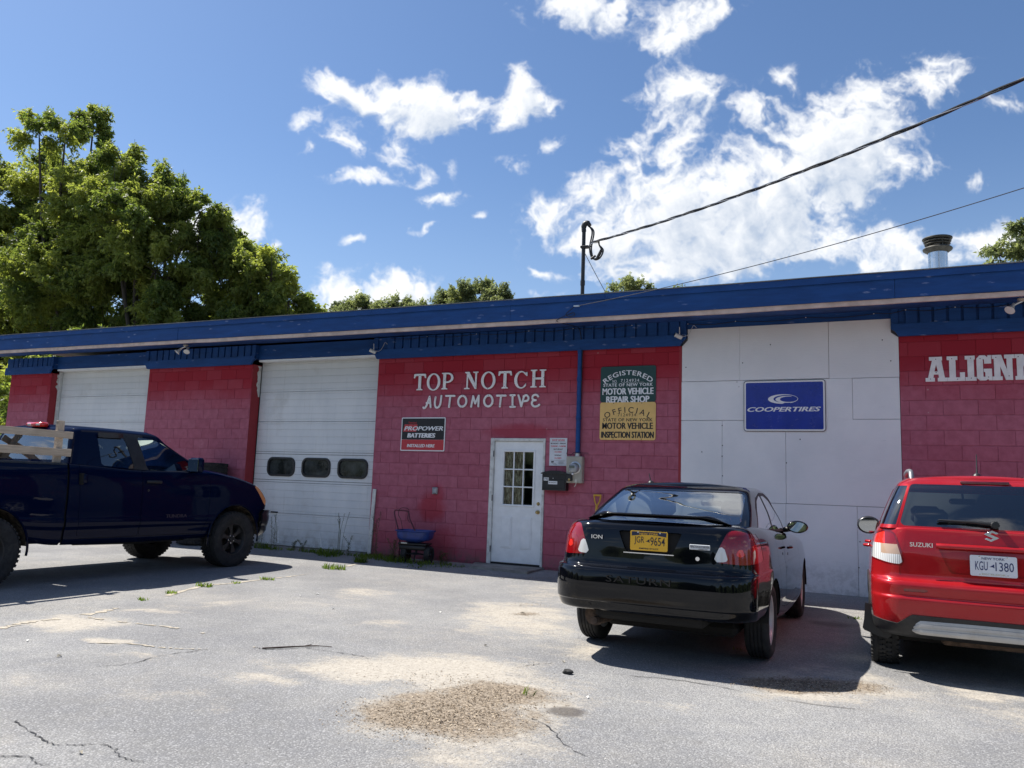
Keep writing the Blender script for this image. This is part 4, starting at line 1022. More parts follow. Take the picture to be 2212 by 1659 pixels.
# ================================================================== FITTINGS ON THE WALL
# mailbox
t = thing('mailbox', 'black wall mailbox numbered 190, right of the entrance door', 'mailbox', (2.862, 0, 1.24))
y = -.012
MB().prism([(-.205, 0), (.205, 0), (.205, .27), (-.205, .27)], -.14, y).build('box', mat('mailbox_black', build=wear((.012, .012, .014), .2, 8, .38, .0005)), t)
lid = [(-.225, .262)] + [(-.225 + .45 * i / 12, .275 + .045 * math.sin(PI * i / 12) ** .8) for i in range(13)] + [(.225, .262)]
MB().prism(lid, -.165, y + .002).build('lid', MATS['mailbox_black'], t)
MB().bbox(-.185, .185, -.147, -.1405, .035, .175, .003).build('door_flap', MATS['mailbox_black'], t)
MB().lathe([(0, -.153), (.007, -.152), (.009, -.1475)], 12, 'Y', (-.012, 0, .195)).build('lock', M_steel, t)
MB().box(-.175, -.088, -.1496, -.1476, .155 - .0, .205).build('number_tag', M_print_w, t)
text('lettering', '190', -.131, .180, .072, .036, .1498, I4, M_print_k, t)
MB().box(-.095, .062, -.1502, -.1476, .098, .150).build('name_tag', M_print_w, t)
text('lettering', 'Alex Strong Motors', -.017, .124, .140, .022, .1504, I4, M_print_k, t)
# conduit and meter
t = thing('service_conduit', 'blue painted service conduit running down the red wall to the meter', 'pipe', (3.225, -.055, 1.80))
MB().tube([(0, 0, 0), (0, 0, 1.76)], .038, 14).build('pipe', M_blue, t, auto=40)
for z in (.62, 1.25, 1.72): MB().tube([(0, 0, z - .03), (0, 0, z + .03)], .044, 14).build('coupling', M_blue, t, auto=40)
MB().tube([(0, 0, -.03), (0, 0, .045)], .045, 12).build('connector', M_steel, t, auto=40)
MB().tube([(-.18, .03, .12), (-.17, -.045, .03), (-.09, -.05, .02), (-.05, -.05, .055), (.20, -.045, .05)], .005, 6).build('wire_tie', M_darkmetal, t)
t = thing('electric_meter', 'beige electric meter box with glass meter below the blue conduit', 'meter', (3.195, 0, 1.37))
M_beigebox = mat('meter_beige', build=wear((.42, .39, .32), .08, 7, .5, .0006))
MB().bbox(-.135, .135, -.12, -.012, 0, .425, .006).build('housing', M_beigebox, t)
MB().bbox(-.12, .12, -.126, -.1205, .02, .40, .002).build('cover', M_beigebox, t)
MB().lathe([(.098, -.126), (.098, -.132), (.086, -.136), (.080, -.137)], 28, 'Y', (.02, 0, .245)).build('ring', M_steel, t, auto=40)
MB().lathe([(.080, -.130), (.080, -.175), (.075, -.205), (.060, -.218), (0, -.220)], 28, 'Y', (.01, 0, .235)).build('meter_dome', mat('meter_grey', (.33, .35, .36), .15, coat=1), t, auto=40)
MB().bbox(-.045, .045, -.228, -.219, .235, .275, .003).build('dial', mat('dial_grey', (.14, .16, .14), .2), t)
MB().bbox(.0, .03, -.225, -.218, .125, .155, .003).build('seal', M_print_w, t)
MB().bbox(-.115, -.02, -.17, -.127, .03, .14, .004).build('padlock_cover', M_blackpl, t)
MB().lathe([(0, -.180), (.018, -.178), (.020, -.171)], 12, 'Y', (-.060, 0, .055)).build('lock', M_brass, t)
MB().tube([(.04, -.13, .03), (.045, -.135, -.02), (.02, -.14, -.06)], .006, 6).bbox(.02, .06, -.135, -.127, .01, .06, .003).build('tag', mat('tag_cream', (.6, .58, .5), .6), t)
# outlet cover
t = thing('outlet_cover', 'grey weatherproof outlet cover on the red wall above the spreader', 'outlet', (.588, -.006, 1.158))
MB().bbox(-.052, .052, -.04, 0, -.06, .06, .006).build('cover', M_steel, t)
MB().bbox(-.035, .035, -.062, -.041, -.05, .045, .012).build('flap', M_steel, t)
# security cameras
def seccam(label, x, z, flip=1, y=-.10):
    t = thing('security_camera', label, 'security camera', (x, y, z), 0, 'security cameras under the eave')
    MB().lathe([(0, .062), (.034, .062), (.036, .045), (.014, .038), (.012, .0)], 16, 'Y', (0.03 * flip, .0, .01)).build('mount', M_print_w, t, auto=40)
    R = Matrix.Rotation(math.radians(-58 * flip), 4, 'Z') @ Matrix.Rotation(math.radians(-22), 4, 'X')
    mb = MB(); mb.lathe([(0, -.075), (.026, -.075), (.033, -.068), (.034, .02), (.030, .045), (0, .048)], 18, 'Y')
    mb.V = [tuple((R @ Vector(v)) + Vector((-.01 * flip, -.035, -.005))) for v in mb.V]; mb.build('body', mat('camera_white', (.62, .62, .60), .4), t, auto=40)
    mb = MB(); mb.lathe([(0, -.080), (.020, -.0795), (.024, -.0765)], 16, 'Y'); mb.V = [tuple((R @ Vector(v)) + Vector((-.01 * flip, -.035, -.005))) for v in mb.V]; mb.build('lens', M_blackpl, t)
    MB().tube([(-.0, -.04, .02), (-.004, -.045, .14)], .006, 7).build('aerial', M_print_w, t)
    MB().tube(catmull([(.05 * flip, .02, .0), (.13 * flip, .0, .03), (.17 * flip, .02, .12), (.20 * flip, .03, .17), (.24 * flip, .04, .13)], 5), .004, 6).build('cable', mat('cable_grey', (.5, .5, .5), .6), t)
seccam('small white security camera at the corner left of TOP NOTCH, aimed over the roll-up door', -.80, 3.665, 1, -.10)
seccam('small white security camera at the frieze corner beside the boarded bay', 4.885, 3.665, 1, -.12)
# twin floods
def flood(label, x, single=False):
    y = -.40; zc = 3.875 + max(0, (4.9 - x)) * .0052
    t = thing('flood_light', label, 'flood light', (x, y, zc), 0, 'flood lights under the eave')
    MB().lathe([(0, .015), (.05, .015), (.055, .0), (.03, -.02), (.02, -.03)], 18, 'Z').build('mount', M_beigebox, t, auto=40)
    for sx in ((-1,) if single else (-1, 1)):
        MB().tube([(0, 0, -.02), (.06 * sx, -.02, -.05), (.10 * sx, -.03, -.075)], .018, 8).build('arm', M_steel, t)
        d = Vector((.35 * sx if not single else -.5, -.55, -.75)).normalized(); q = Vector((0, 0, 1)).rotation_difference(d).to_matrix().to_4x4()
        mb = MB(); mb.lathe([(0, -.02), (.022, -.02), (.024, .03), (.040, .07), (.062, .105), (.060, .108), (0, .112)], 20)
        mb.V = [tuple((q @ Vector(v)) + Vector((.10 * sx, -.03, -.075))) for v in mb.V]
        mb.build('lamp', mat('lamp_glass', (.72, .72, .70), .25), t, auto=35)
flood('twin white flood lights under the eave above the red wall between the roll-up doors', -5.32)
flood('single white flood light under the eave above the ALIGNMENT letters', 9.32, True)
# camera cable stapled along the soffit corner
V = []
pts = [(-.52, -.03, 3.90)]
xs = [.3, 1.3, 2.3, 3.1, 4.1, 4.98, 5.7, 6.7, 7.6, 8.0, 8.6, 9.3, 10.4, 11.5]
mbc = MB(); mbn = MB(); px, pz = -.5, 3.905
for x in xs:
    yb = -.075 if not (4.87 < x < 7.9) else -.03
    z1 = 3.895 if not (4.87 < x < 7.9) else 3.875
    mbc.tube(catmull([(px, yb, pz), ((px + x) / 2, yb, (pz + z1) / 2 - .028), (x, yb, z1)], 6), .0045, 6)
    mbn.sphere((x, yb - .005, z1), (.007, .005, .007), 6, 4); px, pz = x, z1
c = mbc.build('eave_cable', mat('cable_black', (.012, .012, .013), .5)); tag(c, 'thin black cable looped along the blue frieze under the eave', 'cable')
k = mbn.build('staple', M_print_w, c); k['kind'] = 'stuff'

# ================================================================== ABOVE THE ROOF
t = thing('service_mast', 'black service mast with weatherhead rising through the roof edge', 'mast', (3.24, -.06, 4.2))
MB().tube([(0, 0, .0), (0, 0, 1.36)], .032, 14).build('pipe', M_blackpl, t, auto=40)
MB().tube([(0, 0, .42), (0, 0, .50)], .039, 14).build('coupling', M_blackpl, t, auto=40)
MB().tube(catmull([(0, 0, 1.34), (-.004, 0, 1.42), (.02, -.0, 1.475), (.07, 0, 1.475), (.10, 0, 1.43)], 5), [.040] * 5 + [.046] * 11 + [.034] * 5, 12).build('weatherhead', M_blackpl, t, auto=50)
MB().bbox(-.045, .095, -.045, .045, 1.05, 1.09, .006).tube([(.08, 0, 1.07), (.12, -.02, 1.07)], .02, 8).build('clamp', M_darkmetal, t)
MB().box(-.08, .08, -.08, .08, .02, .06).lathe([(.10, .045), (.05, .12), (.036, .16)], 16).build('flashing', M_blackpl, t)
def catenary(A, B, sag, n=60):
    A = Vector(A); B = Vector(B); return [A.lerp(B, i / n) + Vector((0, 0, -sag * 4 * (i / n) * (1 - i / n))) for i in range(n + 1)]
CAM_P = Vector((7.671316, -11.974215, 1.275829))
t = thing('service_wire', 'thick twisted black service cable running from the mast up to the right', 'cable', (0, 0, 0))
W0 = Vector((3.42, -.25, 5.27)); W1 = Vector((9.077, -4.0, 5.170))
def hang(A, B, sag, t1, n):      # a hanging line through A and B that goes on past B
    return [A.lerp(B, 1) if 0 else A + (B - A) * (t1 * i / n) + Vector((0, 0, -sag * 4 * (t1 * i / n) * (1 - t1 * i / n))) for i in range(n + 1)]
base = hang(W0, W1, .125, 2.4, 300)
for k in range(3):
    P = []
    for i, q in enumerate(base):
        a = i * .34 + k * 2 * PI / 3; rr = .0125 * min(1, i / 8 + .4)
        P.append(q + Vector((math.cos(a) * rr * .6, math.cos(a) * rr * .6, math.sin(a) * rr)))
    MB().tube(P, .0105 if k < 2 else .006, 6).build('strand', mat('cable_black') if k < 2 else mat('strand_alu', (.35, .35, .36), .4, metal=.8), t)
for k, (dx, dz) in enumerate(((0, 0), (.03, -.015))):
    MB().tube(catmull([(3.33, -.06, 5.62), (3.40 + dx, -.10, 5.50), (3.38 + dx, -.15, 5.22 + dz), (3.44 + dx, -.18, 5.03 + dz), (3.55 + dx, -.22, 5.02 + dz), (3.62 + dx, -.25, 5.12), (3.58, -.25, 5.22), (3.60, -.33, 5.27)], 6), .013, 8).build('drip_loop', mat('cable_black'), t, auto=50)
MB().tube([(3.53, -.21, 5.00), (3.62, -.25, 5.13)], .024, 8).tube([(3.42, -.18, 5.02), (3.5, -.2, 5.06)], .02, 8).build('splice', M_blackpl, t, auto=50)
MB().tube([(3.33, -.09, 5.27), (3.44, -.2, 5.275), (3.55, -.28, 5.27)], .008, 6).bbox(3.49, 3.58, -.30, -.24, 5.255, 5.29, .004).build('wedge_clamp', M_steel, t)
t = thing('phone_wire', 'thin dark wire running from the fascia hook up to the right edge', 'cable', (0, 0, 0))
P = hang(Vector((3.46, -.86, 4.075)), Vector((9.45, -2.5, 4.70)), .10, 2.2, 70)
MB().tube(P, .0055, 6).build('wire', mat('wire_grey', (.06, .06, .065), .5), t)
MB().bbox(3.40, 3.50, -.872, -.858, 4.062, 4.088, .003).build('hook', M_steel, t)
MB().tube(catmull([(3.42, -.865, 4.07), (3.34, -.87, 4.01), (3.28, -.875, 3.95), (3.34, -.88, 3.91), (3.42, -.875, 3.93), (3.40, -.87, 3.97), (3.27, -.87, 3.93), (3.12, -.85, 3.87), (3.14, -.70, 3.86), (3.24, -.30, 3.875), (3.22, -.10, 3.87), (3.25, -.08, 3.70), (3.27, -.078, 3.5), (3.265, -.062, 2.9), (3.25, -.03, 2.4), (3.24, -.02, 1.85)], 6), .006, 6).build('drop_lead', mat('cable_black'), t)
t = thing('guy_wire', 'very thin wire sloping from the mast down to the roof behind', 'cable', (0, 0, 0))
MB().tube(catenary((3.22, -.05, 5.25), (3.05, 4.2, 4.30), .10, 24), .006, 5).build('wire', mat('wire_grey'), t)
t = thing('flue_chimney', 'shiny metal flue with ringed dark cap on the roof above the boarded bay', 'chimney', (8.52, 1.6, 4.22))
M_flue = mat('flue_steel', build=lambda t_, b: (t_.put(b.inputs['Roughness'], t_.ramp(t_.noise(t_.coord('Object'), 6, 3), .3, .7, .16, .3)), t_.put(b.inputs['Normal'], t_.bump(t_.noise(t_.scl(t_.coord('Object'), (4, 4, 1)), 1.5, 2), .25, .03))), metal=1.0, col=(.62, .64, .66))
MB().tube([(0, 0, 0), (0, 0, 1.02)], .138, 32).build('pipe', M_flue, t, auto=40)
MB().box(-.004, .012, -.142, -.134, .0, 1.0).build('seam', M_steel, t)
M_cap = mat('flue_cap', build=wear((.10, .095, .08), .3, 8, .5, .002), metal=.3)
def ring(z, r, r2, h, nm='cap_ring'): MB().lathe([(r2, z + .0), (r, z + h * .3), (r + .004, z + h * .5), (r - .01, z + h), (r2, z + h * 1.0)], 32, closed=True).build(nm, M_cap, t, auto=40)
MB().lathe([(.142, .92), (.205, .965), (.212, .985), (.20, 1.00), (.14, 1.03)], 32).build('collar', M_cap, t, auto=40)
ring(1.045, .180, .13, .03); ring(1.085, .192, .13, .03); ring(1.125, .206, .13, .03)
MB().lathe([(0, 1.185), (.17, 1.172), (.212, 1.160), (.214, 1.148), (0, 1.148)], 32).build('lid', M_cap, t, auto=40)
for k in range(4):
    a = k * PI / 2 + .4; MB().box(-.008, .008, .155, .161, 1.0, 1.15, mtx=Matrix.Rotation(a, 4, 'Z')).build('strut', M_cap, t)

# ================================================================== VEHICLE TOOLKIT
def pchip(xs, ys, x):
    xs = np.asarray(xs, float); ys = np.asarray(ys, float); x = np.asarray(x, float)
    if len(xs) == 2: return np.interp(x, xs, ys)
    h = np.diff(xs); dl = np.diff(ys) / h; m = np.zeros(len(xs))
    for i in range(1, len(xs) - 1):
        if dl[i - 1] * dl[i] > 0:
            w1 = 2 * h[i] + h[i - 1]; w2 = h[i] + 2 * h[i - 1]; m[i] = (w1 + w2) / (w1 / dl[i - 1] + w2 / dl[i])
    m[0] = dl[0]; m[-1] = dl[-1]
    i = np.clip(np.searchsorted(xs, x, side='right') - 1, 0, len(xs) - 2); t = np.clip((x - xs[i]) / h[i], 0, 1)
    return (1 + 2 * t) * (1 - t) ** 2 * ys[i] + t * (1 - t) ** 2 * h[i] * m[i] + t * t * (3 - 2 * t) * ys[i + 1] + t * t * (t - 1) * h[i] * m[i + 1]
def body_rings(levels, keys, nlev=40, nr=10, nc=12, ns=60, sharp=()):
    """levels: dicts with yr, yf (ends), w (half width), br, bf (how far the end faces bow), rc, fc (corner radii rx, ry), z: heights at the key stations,
    k: width factor at the key stations. Returns rings [level][point][3] for the half x>=0, rear centre -> side -> front centre."""
    P = np.arange(len(levels), dtype=float)
    tt = []
    for i in range(len(levels) - 1):
        k = max(2, int(round(nlev * levels[i].get('d', 1) / len(levels)))); tt += list(i + np.arange(k) / k)
    tt.append(len(levels) - 1.0); tt = np.array(tt)
    def col(f): return pchip(P, [f(L) for L in levels], tt) if not levels[0].get('lin') else np.interp(tt, P, [f(L) for L in levels])
    yr, yf, w, br, bf = (col(lambda L, n=n: L[n]) for n in ('yr', 'yf', 'w', 'br', 'bf'))
    rx, ry, fx, fy = (col(lambda L, n=n, j=j: L[n][j]) for n, j in (('rc', 0), ('rc', 1), ('fc', 0), ('fc', 1)))
    Z = np.stack([col(lambda L, j=j: L['z'][j]) for j in range(len(keys))], 1)
    K = np.stack([col(lambda L, j=j: L['k'][j]) for j in range(len(keys))], 1)
    rings = []
    for i in range(len(tt)):
        def wid(y): return w[i] * pchip(keys, K[i], y)
        pts = []
        w0 = wid(yr[i] + ry[i]); w1 = wid(yf[i] - fy[i])
        xs = np.linspace(0, w0 - rx[i], nr)
        for x in xs: pts.append((x, yr[i] + br[i] * (x / w0) ** 2))
        yb = yr[i] + br[i] * ((w0 - rx[i]) / w0) ** 2; yc = yr[i] + ry[i]
        for a in np.linspace(0, PI / 2, nc + 1)[1:-1]: pts.append((w0 - rx[i] + rx[i] * math.sin(a), yc + (yb - yc) * math.cos(a)))
        for y in np.linspace(yc, yf[i] - fy[i], ns): pts.append((float(wid(y)), y))
        ye = yf[i] - bf[i] * ((w1 - fx[i]) / w1) ** 2; yd = yf[i] - fy[i]
        for a in np.linspace(PI / 2, 0, nc + 1)[1:-1]: pts.append((w1 - fx[i] + fx[i] * math.sin(a), yd + (ye - yd) * math.cos(a)))
        for x in np.linspace(w1 - fx[i], 0, nr): pts.append((x, yf[i] - bf[i] * (x / w1) ** 2))
        pts = np.array(pts); z = pchip(keys, Z[i], pts[:, 1])
        rings.append(np.column_stack([pts, z]))
    return np.array(rings)
def cap_rings(top, crown, n=10, inner=0.0):
    """fills a ring towards the centre plane, x shrinking, with a crown"""
    out = []
    for s in np.linspace(1, inner, n + 1)[1:]:
        r = top.copy(); r[:, 0] = top[:, 0] * s; r[:, 2] = top[:, 2] + crown * (1 - s * s) * np.clip(top[:, 0] / max(top[:, 0].max(), 1e-6), 0, 1); out.append(r)
    return np.array(out)
class Poly:
    """polygon soup with smooth vertex normals, for clean cutting"""
    def __init__(s, V, N, F): s.V = V; s.N = N; s.F = F
def grid_poly(rings):
    J, K, _ = rings.shape; V = rings.reshape(-1, 3)
    idx = np.arange(J * K).reshape(J, K)
    F = np.stack([idx[:-1, :-1], idx[:-1, 1:], idx[1:, 1:], idx[1:, :-1]], -1).reshape(-1, 4)
    p = V[F]; d1 = p[:, 2] - p[:, 0]; d2 = p[:, 3] - p[:, 1]; fn = np.cross(d1, d2)
    N = np.zeros_like(V)
    for k in range(4): np.add.at(N, F[:, k], fn)
    # points that coincide share their normal
    key = np.round(V, 4); _, inv = np.unique(key, axis=0, return_inverse=True); inv = inv.ravel()
    A = np.zeros((inv.max() + 1, 3)); np.add.at(A, inv, N); N = A[inv]
    l = np.linalg.norm(N, axis=1, keepdims=True); N = N / np.maximum(l, 1e-12)
    return Poly(V.copy(), N, [tuple(f) for f, q in zip(F, np.linalg.norm(fn, axis=1)) if q > 1e-10])
def both_sides(P):
    n = len(P.V); mz = np.array([-1, 1, 1.0])
    return Poly(np.vstack([P.V, P.V * mz]), np.vstack([P.N, P.N * mz]), P.F + [tuple(i + n for i in f[::-1]) for f in P.F])
def split(P, f):
    """cut where the function f(V, N) changes sign; returns (inside f<0, outside)"""
    val = f(P.V, P.N); V = list(map(tuple, P.V)); N = list(map(tuple, P.N)); cache = {}
    I = []; O = []
    ins = val < 0
    def cut(a, b):
        k = (a, b) if a < b else (b, a)
        if k in cache: return cache[k]
        t = val[a] / (val[a] - val[b]); t = min(max(t, 0.001), .999)
        v = tuple(V[a][i] + (V[b][i] - V[a][i]) * t for i in range(3)); n = tuple(N[a][i] + (N[b][i] - N[a][i]) * t for i in range(3))
        V.append(v); N.append(n); cache[k] = len(V) - 1; return cache[k]
    for fc in P.F:
        s = [ins[i] for i in fc]
        if all(s): I.append(fc)
        elif not any(s): O.append(fc)
        else:
            A = []; B = []
            for q in range(len(fc)):
                a, b = fc[q], fc[(q + 1) % len(fc)]
                (A if ins[a] else B).append(a)
                if ins[a] != ins[b]: c = cut(a, b); A.append(c); B.append(c)
            if len(A) > 2: I.append(tuple(A))
            if len(B) > 2: O.append(tuple(B))
    V = np.array(V); N = np.array(N)
    return Poly(V, N, I), Poly(V, N, O)
def pick(P, f):
    """whole faces by a test on their centre"""
    C = np.array([P.V[list(q)].mean(0) for q in P.F]) if P.F else np.zeros((0, 3)); M = np.array([P.N[list(q)].mean(0) for q in P.F]) if P.F else np.zeros((0, 3))
    k = f(C, M) if len(P.F) else []
    return Poly(P.V, P.N, [q for q, z in zip(P.F, k) if z]), Poly(P.V, P.N, [q for q, z in zip(P.F, k) if not z])
def shell_obj(name, P, m, parent, thick=.012, push=0.0, rim=True, flip=False):
    """a panel: its smooth face plus rims that turn inwards"""
    if not P.F: return None
    used = sorted({i for f in P.F for i in f}); mp = {a: b for b, a in enumerate(used)}
    V = P.V[used]; N = P.N[used]; N = N / np.maximum(np.linalg.norm(N, axis=1, keepdims=True), 1e-9)
    V = V + N * push; F = [tuple(mp[i] for i in f) for f in P.F]; nf = len(F)
    extra = []; EV = []; EN = []
    if rim:
        E = {}
        for f in F:
            for i in range(len(f)): E[(f[i], f[(i + 1) % len(f)])] = 1
        bnd = [(a, b) for (a, b) in E if (b, a) not in E]
        im = {}
        def inner(i):
            if i not in im: im[i] = len(V) + len(EV); EV.append(V[i] - N[i] * thick); EN.append(N[i])
            return im[i]
        for a, b in bnd:
            if np.linalg.norm(V[a] - V[b]) < 1e-6: continue
            if abs(V[a][0]) < 1e-5 and abs(V[b][0]) < 1e-5: continue
            extra.append((b, a, inner(a), inner(b)))
    AV = np.vstack([V, np.array(EV)]) if EV else V; AN = np.vstack([N, np.array(EN)]) if EN else N
    me = bpy.data.meshes.new(name); me.from_pydata(AV.tolist(), [], F + extra)
    set_mats(me, m); me.polygons.foreach_set('use_smooth', [True] * nf + [False] * len(extra))
    cn = []
    for p in me.polygons:
        for li in p.loop_indices:
            vi = me.loops[li].vertex_index
            cn.append(tuple(AN[vi]) if p.index < nf else tuple(p.normal))
    me.normals_split_custom_set(cn)
    me.update()
    return link(bpy.data.objects.new(name, me), parent)
def seg_sdf(px, py, poly):
    """signed distance to a closed polygon (negative inside)"""
    n = len(poly); d = np.full(px.shape, 1e9); ins = np.zeros(px.shape, bool)
    for i in range(n):
        ax, ay = poly[i]; bx, by = poly[(i + 1) % n]; ex, ey = bx - ax, by - ay
        t = np.clip(((px - ax) * ex + (py - ay) * ey) / (ex * ex + ey * ey + 1e-12), 0, 1)
        d = np.minimum(d, np.hypot(px - ax - t * ex, py - ay - t * ey))
        c = ((ay > py) != (by > py)) & (px < (bx - ax) * (py - ay) / (by - ay + 1e-12) + ax); ins ^= c
    return np.where(ins, -d, d)
def rnd(poly, r=.03, n=4):
    """rounds the corners of a polygon"""
    out = []; N = len(poly)
    for i in range(N):
        p = np.array(poly[i], float); a = np.array(poly[i - 1], float) - p; b = np.array(poly[(i + 1) % N], float) - p
        la, lb = np.linalg.norm(a), np.linalg.norm(b); q = min(r, la * .45, lb * .45)
        A = p + a / la * q; B = p + b / lb * q
        for k in range(n + 1):
            t = k / n; out.append(tuple((1 - t) ** 2 * A + 2 * t * (1 - t) * p + t * t * B))
    return out
def side_f(poly, off=0.0, smin=.35, side=0):
    """region drawn in side view (y, z), on faces that look sideways"""
    def f(V, N):
        d = seg_sdf(V[:, 1], V[:, 2], poly) + off
        bad = (np.abs(N[:, 0]) < smin) if side == 0 else (N[:, 0] * side < smin)
        return np.where(bad, np.maximum(np.abs(d), .02), d)
    return f
def rear_f(poly, off=0.0, ymax=1e9, nmax=-.15, sym=True, ymin=-1e9, up=False):
    """region drawn in rear view (|x|, z) or front view"""
    def f(V, N):
        d = seg_sdf(np.abs(V[:, 0]) if sym else V[:, 0], V[:, 2], poly) + off
        bad = (V[:, 1] > ymax) | (V[:, 1] < ymin)
        return np.where(bad, np.maximum(np.abs(d), .05), d)
    return f
# ---- materials
def paint(name, col, flake=.0, dust=.12, rough=.22, dustcol=(.25, .22, .18), spec=.1, coatw=1.0):
    def f(t, b):
        P = t.coord('Object'); n = t.noise(P, 2.2, 7, .7); z = t.sep(P)[2]
        d = t.math('MULTIPLY', t.ramp(n, .4, .75), dust)
        low = t.math('MULTIPLY', t.ramp(z, .6, .25), t.ramp(t.noise(P, 9, 6, .7), .35, .6))
        d = t.math('ADD', d, t.math('MULTIPLY', low, dust * 1.6), clamp=True)
        t.put(b.inputs['Base Color'], t.mix(d, col, dustcol))
        b.inputs['Metallic'].default_value = flake; t.put(b.inputs['Roughness'], t.math('ADD', t.math('MULTIPLY', d, .5), rough, clamp=True))
        b.inputs['Coat Weight'].default_value = coatw; b.inputs['Coat IOR'].default_value = 1.45; t.put(b.inputs['Coat Roughness'], t.math('ADD', t.math('MULTIPLY', d, .25), .02))
        b.inputs['Specular IOR Level'].default_value = spec
        t.put(b.inputs['Coat Normal'], t.bump(t.noise(P, 4, 2), .05, .02))
    return mat(name, build=f)
def car_glass(name, tint):
    def f(t, b):
        out = t.n['Material Output']; tr = t.new('ShaderNodeBsdfTransparent'); gl = t.new('ShaderNodeBsdfGlossy'); mx = t.new('ShaderNodeMixShader'); fr = t.new('ShaderNodeFresnel')
        tr.inputs[0].default_value = (*tint, 1); gl.inputs['Roughness'].default_value = .01; gl.inputs['Color'].default_value = (1, 1, 1, 1); fr.inputs[0].default_value = 1.52
        t.put(mx.inputs[0], t.math('ADD', t.math('MULTIPLY', fr.outputs[0], 2.6), .03, clamp=True)); t.l.new(tr.outputs[0], mx.inputs[1]); t.l.new(gl.outputs[0], mx.inputs[2]); t.l.new(mx.outputs[0], out.inputs[0])
    return mat(name, build=f)
M_glass = car_glass('car_glass', (.62, .68, .66)); M_glassc = car_glass('clear_glass', (.80, .86, .83)); M_glassp = car_glass('privacy_glass', (.10, .11, .12))
M_chrome = mat('chrome', (.75, .76, .78), .12, metal=1.0)
M_trim = mat('black_trim', build=wear((.018, .018, .019), .2, 9, .5, .0006, dirt=(.09, .08, .07), dirt_amt=.2))
M_under = mat('underbody', (.012, .011, .010), .9)
M_int = mat('cabin_cloth', (.05, .05, .055), .9); M_intg = mat('cabin_grey', (.16, .16, .17), .8)
M_lensr = mat('lens_red', (.24, .003, .005), .12, coat=1.0); M_lensr2 = mat('lens_red_bright', (.75, .03, .02), .1, coat=1.0); M_lensw = mat('lens_clear', (.72, .70, .66), .08, coat=1.0); M_lenso = mat('lens_amber', (.75, .30, .10), .12, coat=1.0)
M_mirror = mat('mirror_glass', (.45, .47, .48), .02, metal=1.0)
# ---- wheels (axle along X, outer side +X)
def wheel(parent, x, y, z, side, R, W, rimR, style, mrim, spokes=5, rot=.2, lug=False, name='wheel'):
    wh = bpy.data.objects.new(name, None); link(wh, parent); wh.location = (x, y, z); wh.scale = (side, 1, 1)
    h = W / 2
    prof = [(rimR - .012, -h * .72), (rimR + .01, -h * .80), (rimR + (R - rimR) * .35, -h), (R - .035, -h * .98), (R - .012, -h * .86), (R, -h * .66)]
    gs = [-.45, -.15, .15, .45]
    for g in gs: prof += [(R, h * (g - .055)), (R - .008, h * (g - .045)), (R - .008, h * (g + .045)), (R, h * (g + .055))]
    prof += [(R, h * .66), (R - .012, h * .86), (R - .035, h * .98), (rimR + (R - rimR) * .35, h), (rimR + .01, h * .80), (rimR - .012, h * .72)]
    MB().lathe(prof, 48, 'X').build('tyre', M_rubber, wh, auto=38)
    if lug:
        mb = MB(); n = 46
        for k in range(n):
            a = 2 * PI * k / n
            for (u0, u1, da) in ((-.98, -.60, 0), (-.52, -.10, .5), (-.04, .36, 0), (.44, .98, .5)):
                aa = a + da * 2 * PI / n; m4 = Matrix.Rotation(aa, 4, 'X')
                dz = 0 if abs(u0) < .9 and abs(u1) < .9 else -.012
                mb.box(h * u0, h * u1, -.5 * PI * R / n * 1.15, .5 * PI * R / n * 1.15, R - .012 + dz, R + .006 + dz, mtx=m4)
        mb.build('tread_blocks', M_rubber, wh)
    o = h * .60
    MB().lathe([(rimR - .012, -h * .75), (rimR, -h * .80), (rimR + .004, -h * .78), (rimR - .018, -h * .5), (rimR - .03, 0), (rimR - .022, h * .5), (rimR + .002, h * .74), (rimR + .004, h * .80), (rimR - .008, h * .80), (rimR - .020, h * .70), (rimR - .045, h * .1), (rimR - .06, -h * .4), (rimR - .04, -h * .7)], 48, 'X', closed=True).build('rim', mrim, wh, auto=40)
    MB().lathe([(rimR - .05, -h * .25), (.06, -h * .30), (.0, -h * .3)], 32, 'X').build('brake_disc', M_darkmetal, wh, auto=40)
    mb = MB()
    for k in range(spokes):
        a = 2 * PI * k / spokes + rot; m4 = Matrix.Rotation(a, 4, 'X')
        w0, w1 = (.040, .034) if style == 'alloy' else ((.028, .052) if style == 'star' else (.034, .030))
        prs = [(w0, .045, o * .72), (w0 * .85, rimR * .55, o * 1.0), (w1, rimR - .014, o * .92)]
        V = []
        for w_, r_, xo in prs:
            V += [(xo, -w_, r_), (xo, w_, r_), (xo - .03, w_ * 1.1, r_), (xo - .03, -w_ * 1.1, r_), ]
        V = [tuple(m4 @ Vector((v[0], v[1], v[2]))) for v in V]
        F = []
        for q in (0, 4):
            for e in range(4): F.append((q + e, q + (e + 1) % 4, q + 4 + (e + 1) % 4, q + 4 + e))
        F += [(0, 3, 2, 1), (8, 9, 10, 11)]
        mb.add(V, F)
        if style == 'alloy':
            p_ = m4 @ Vector((o * .62, 0, .06)); 
    mb.build('spokes', mrim, wh, auto=30)
    MB().lathe([(.078, o * .45), (.074, o * .74), (.040, o * .80), (.034, o * .98), (0, o * 1.0)], 20, 'X').build('hub_cap', mrim, wh, auto=35)
    mb = MB()
    for k in range(5):
        a = 2 * PI * k / 5 + rot + .6; mb.lathe([(.011, o * .70), (.011, o * .86), (0, o * .87)], 6, 'X', (0, .056 * math.cos(a), .056 * math.sin(a)))
    mb.build('wheel_nut', M_chrome, wh)['kind'] = 'stuff'
    return wh
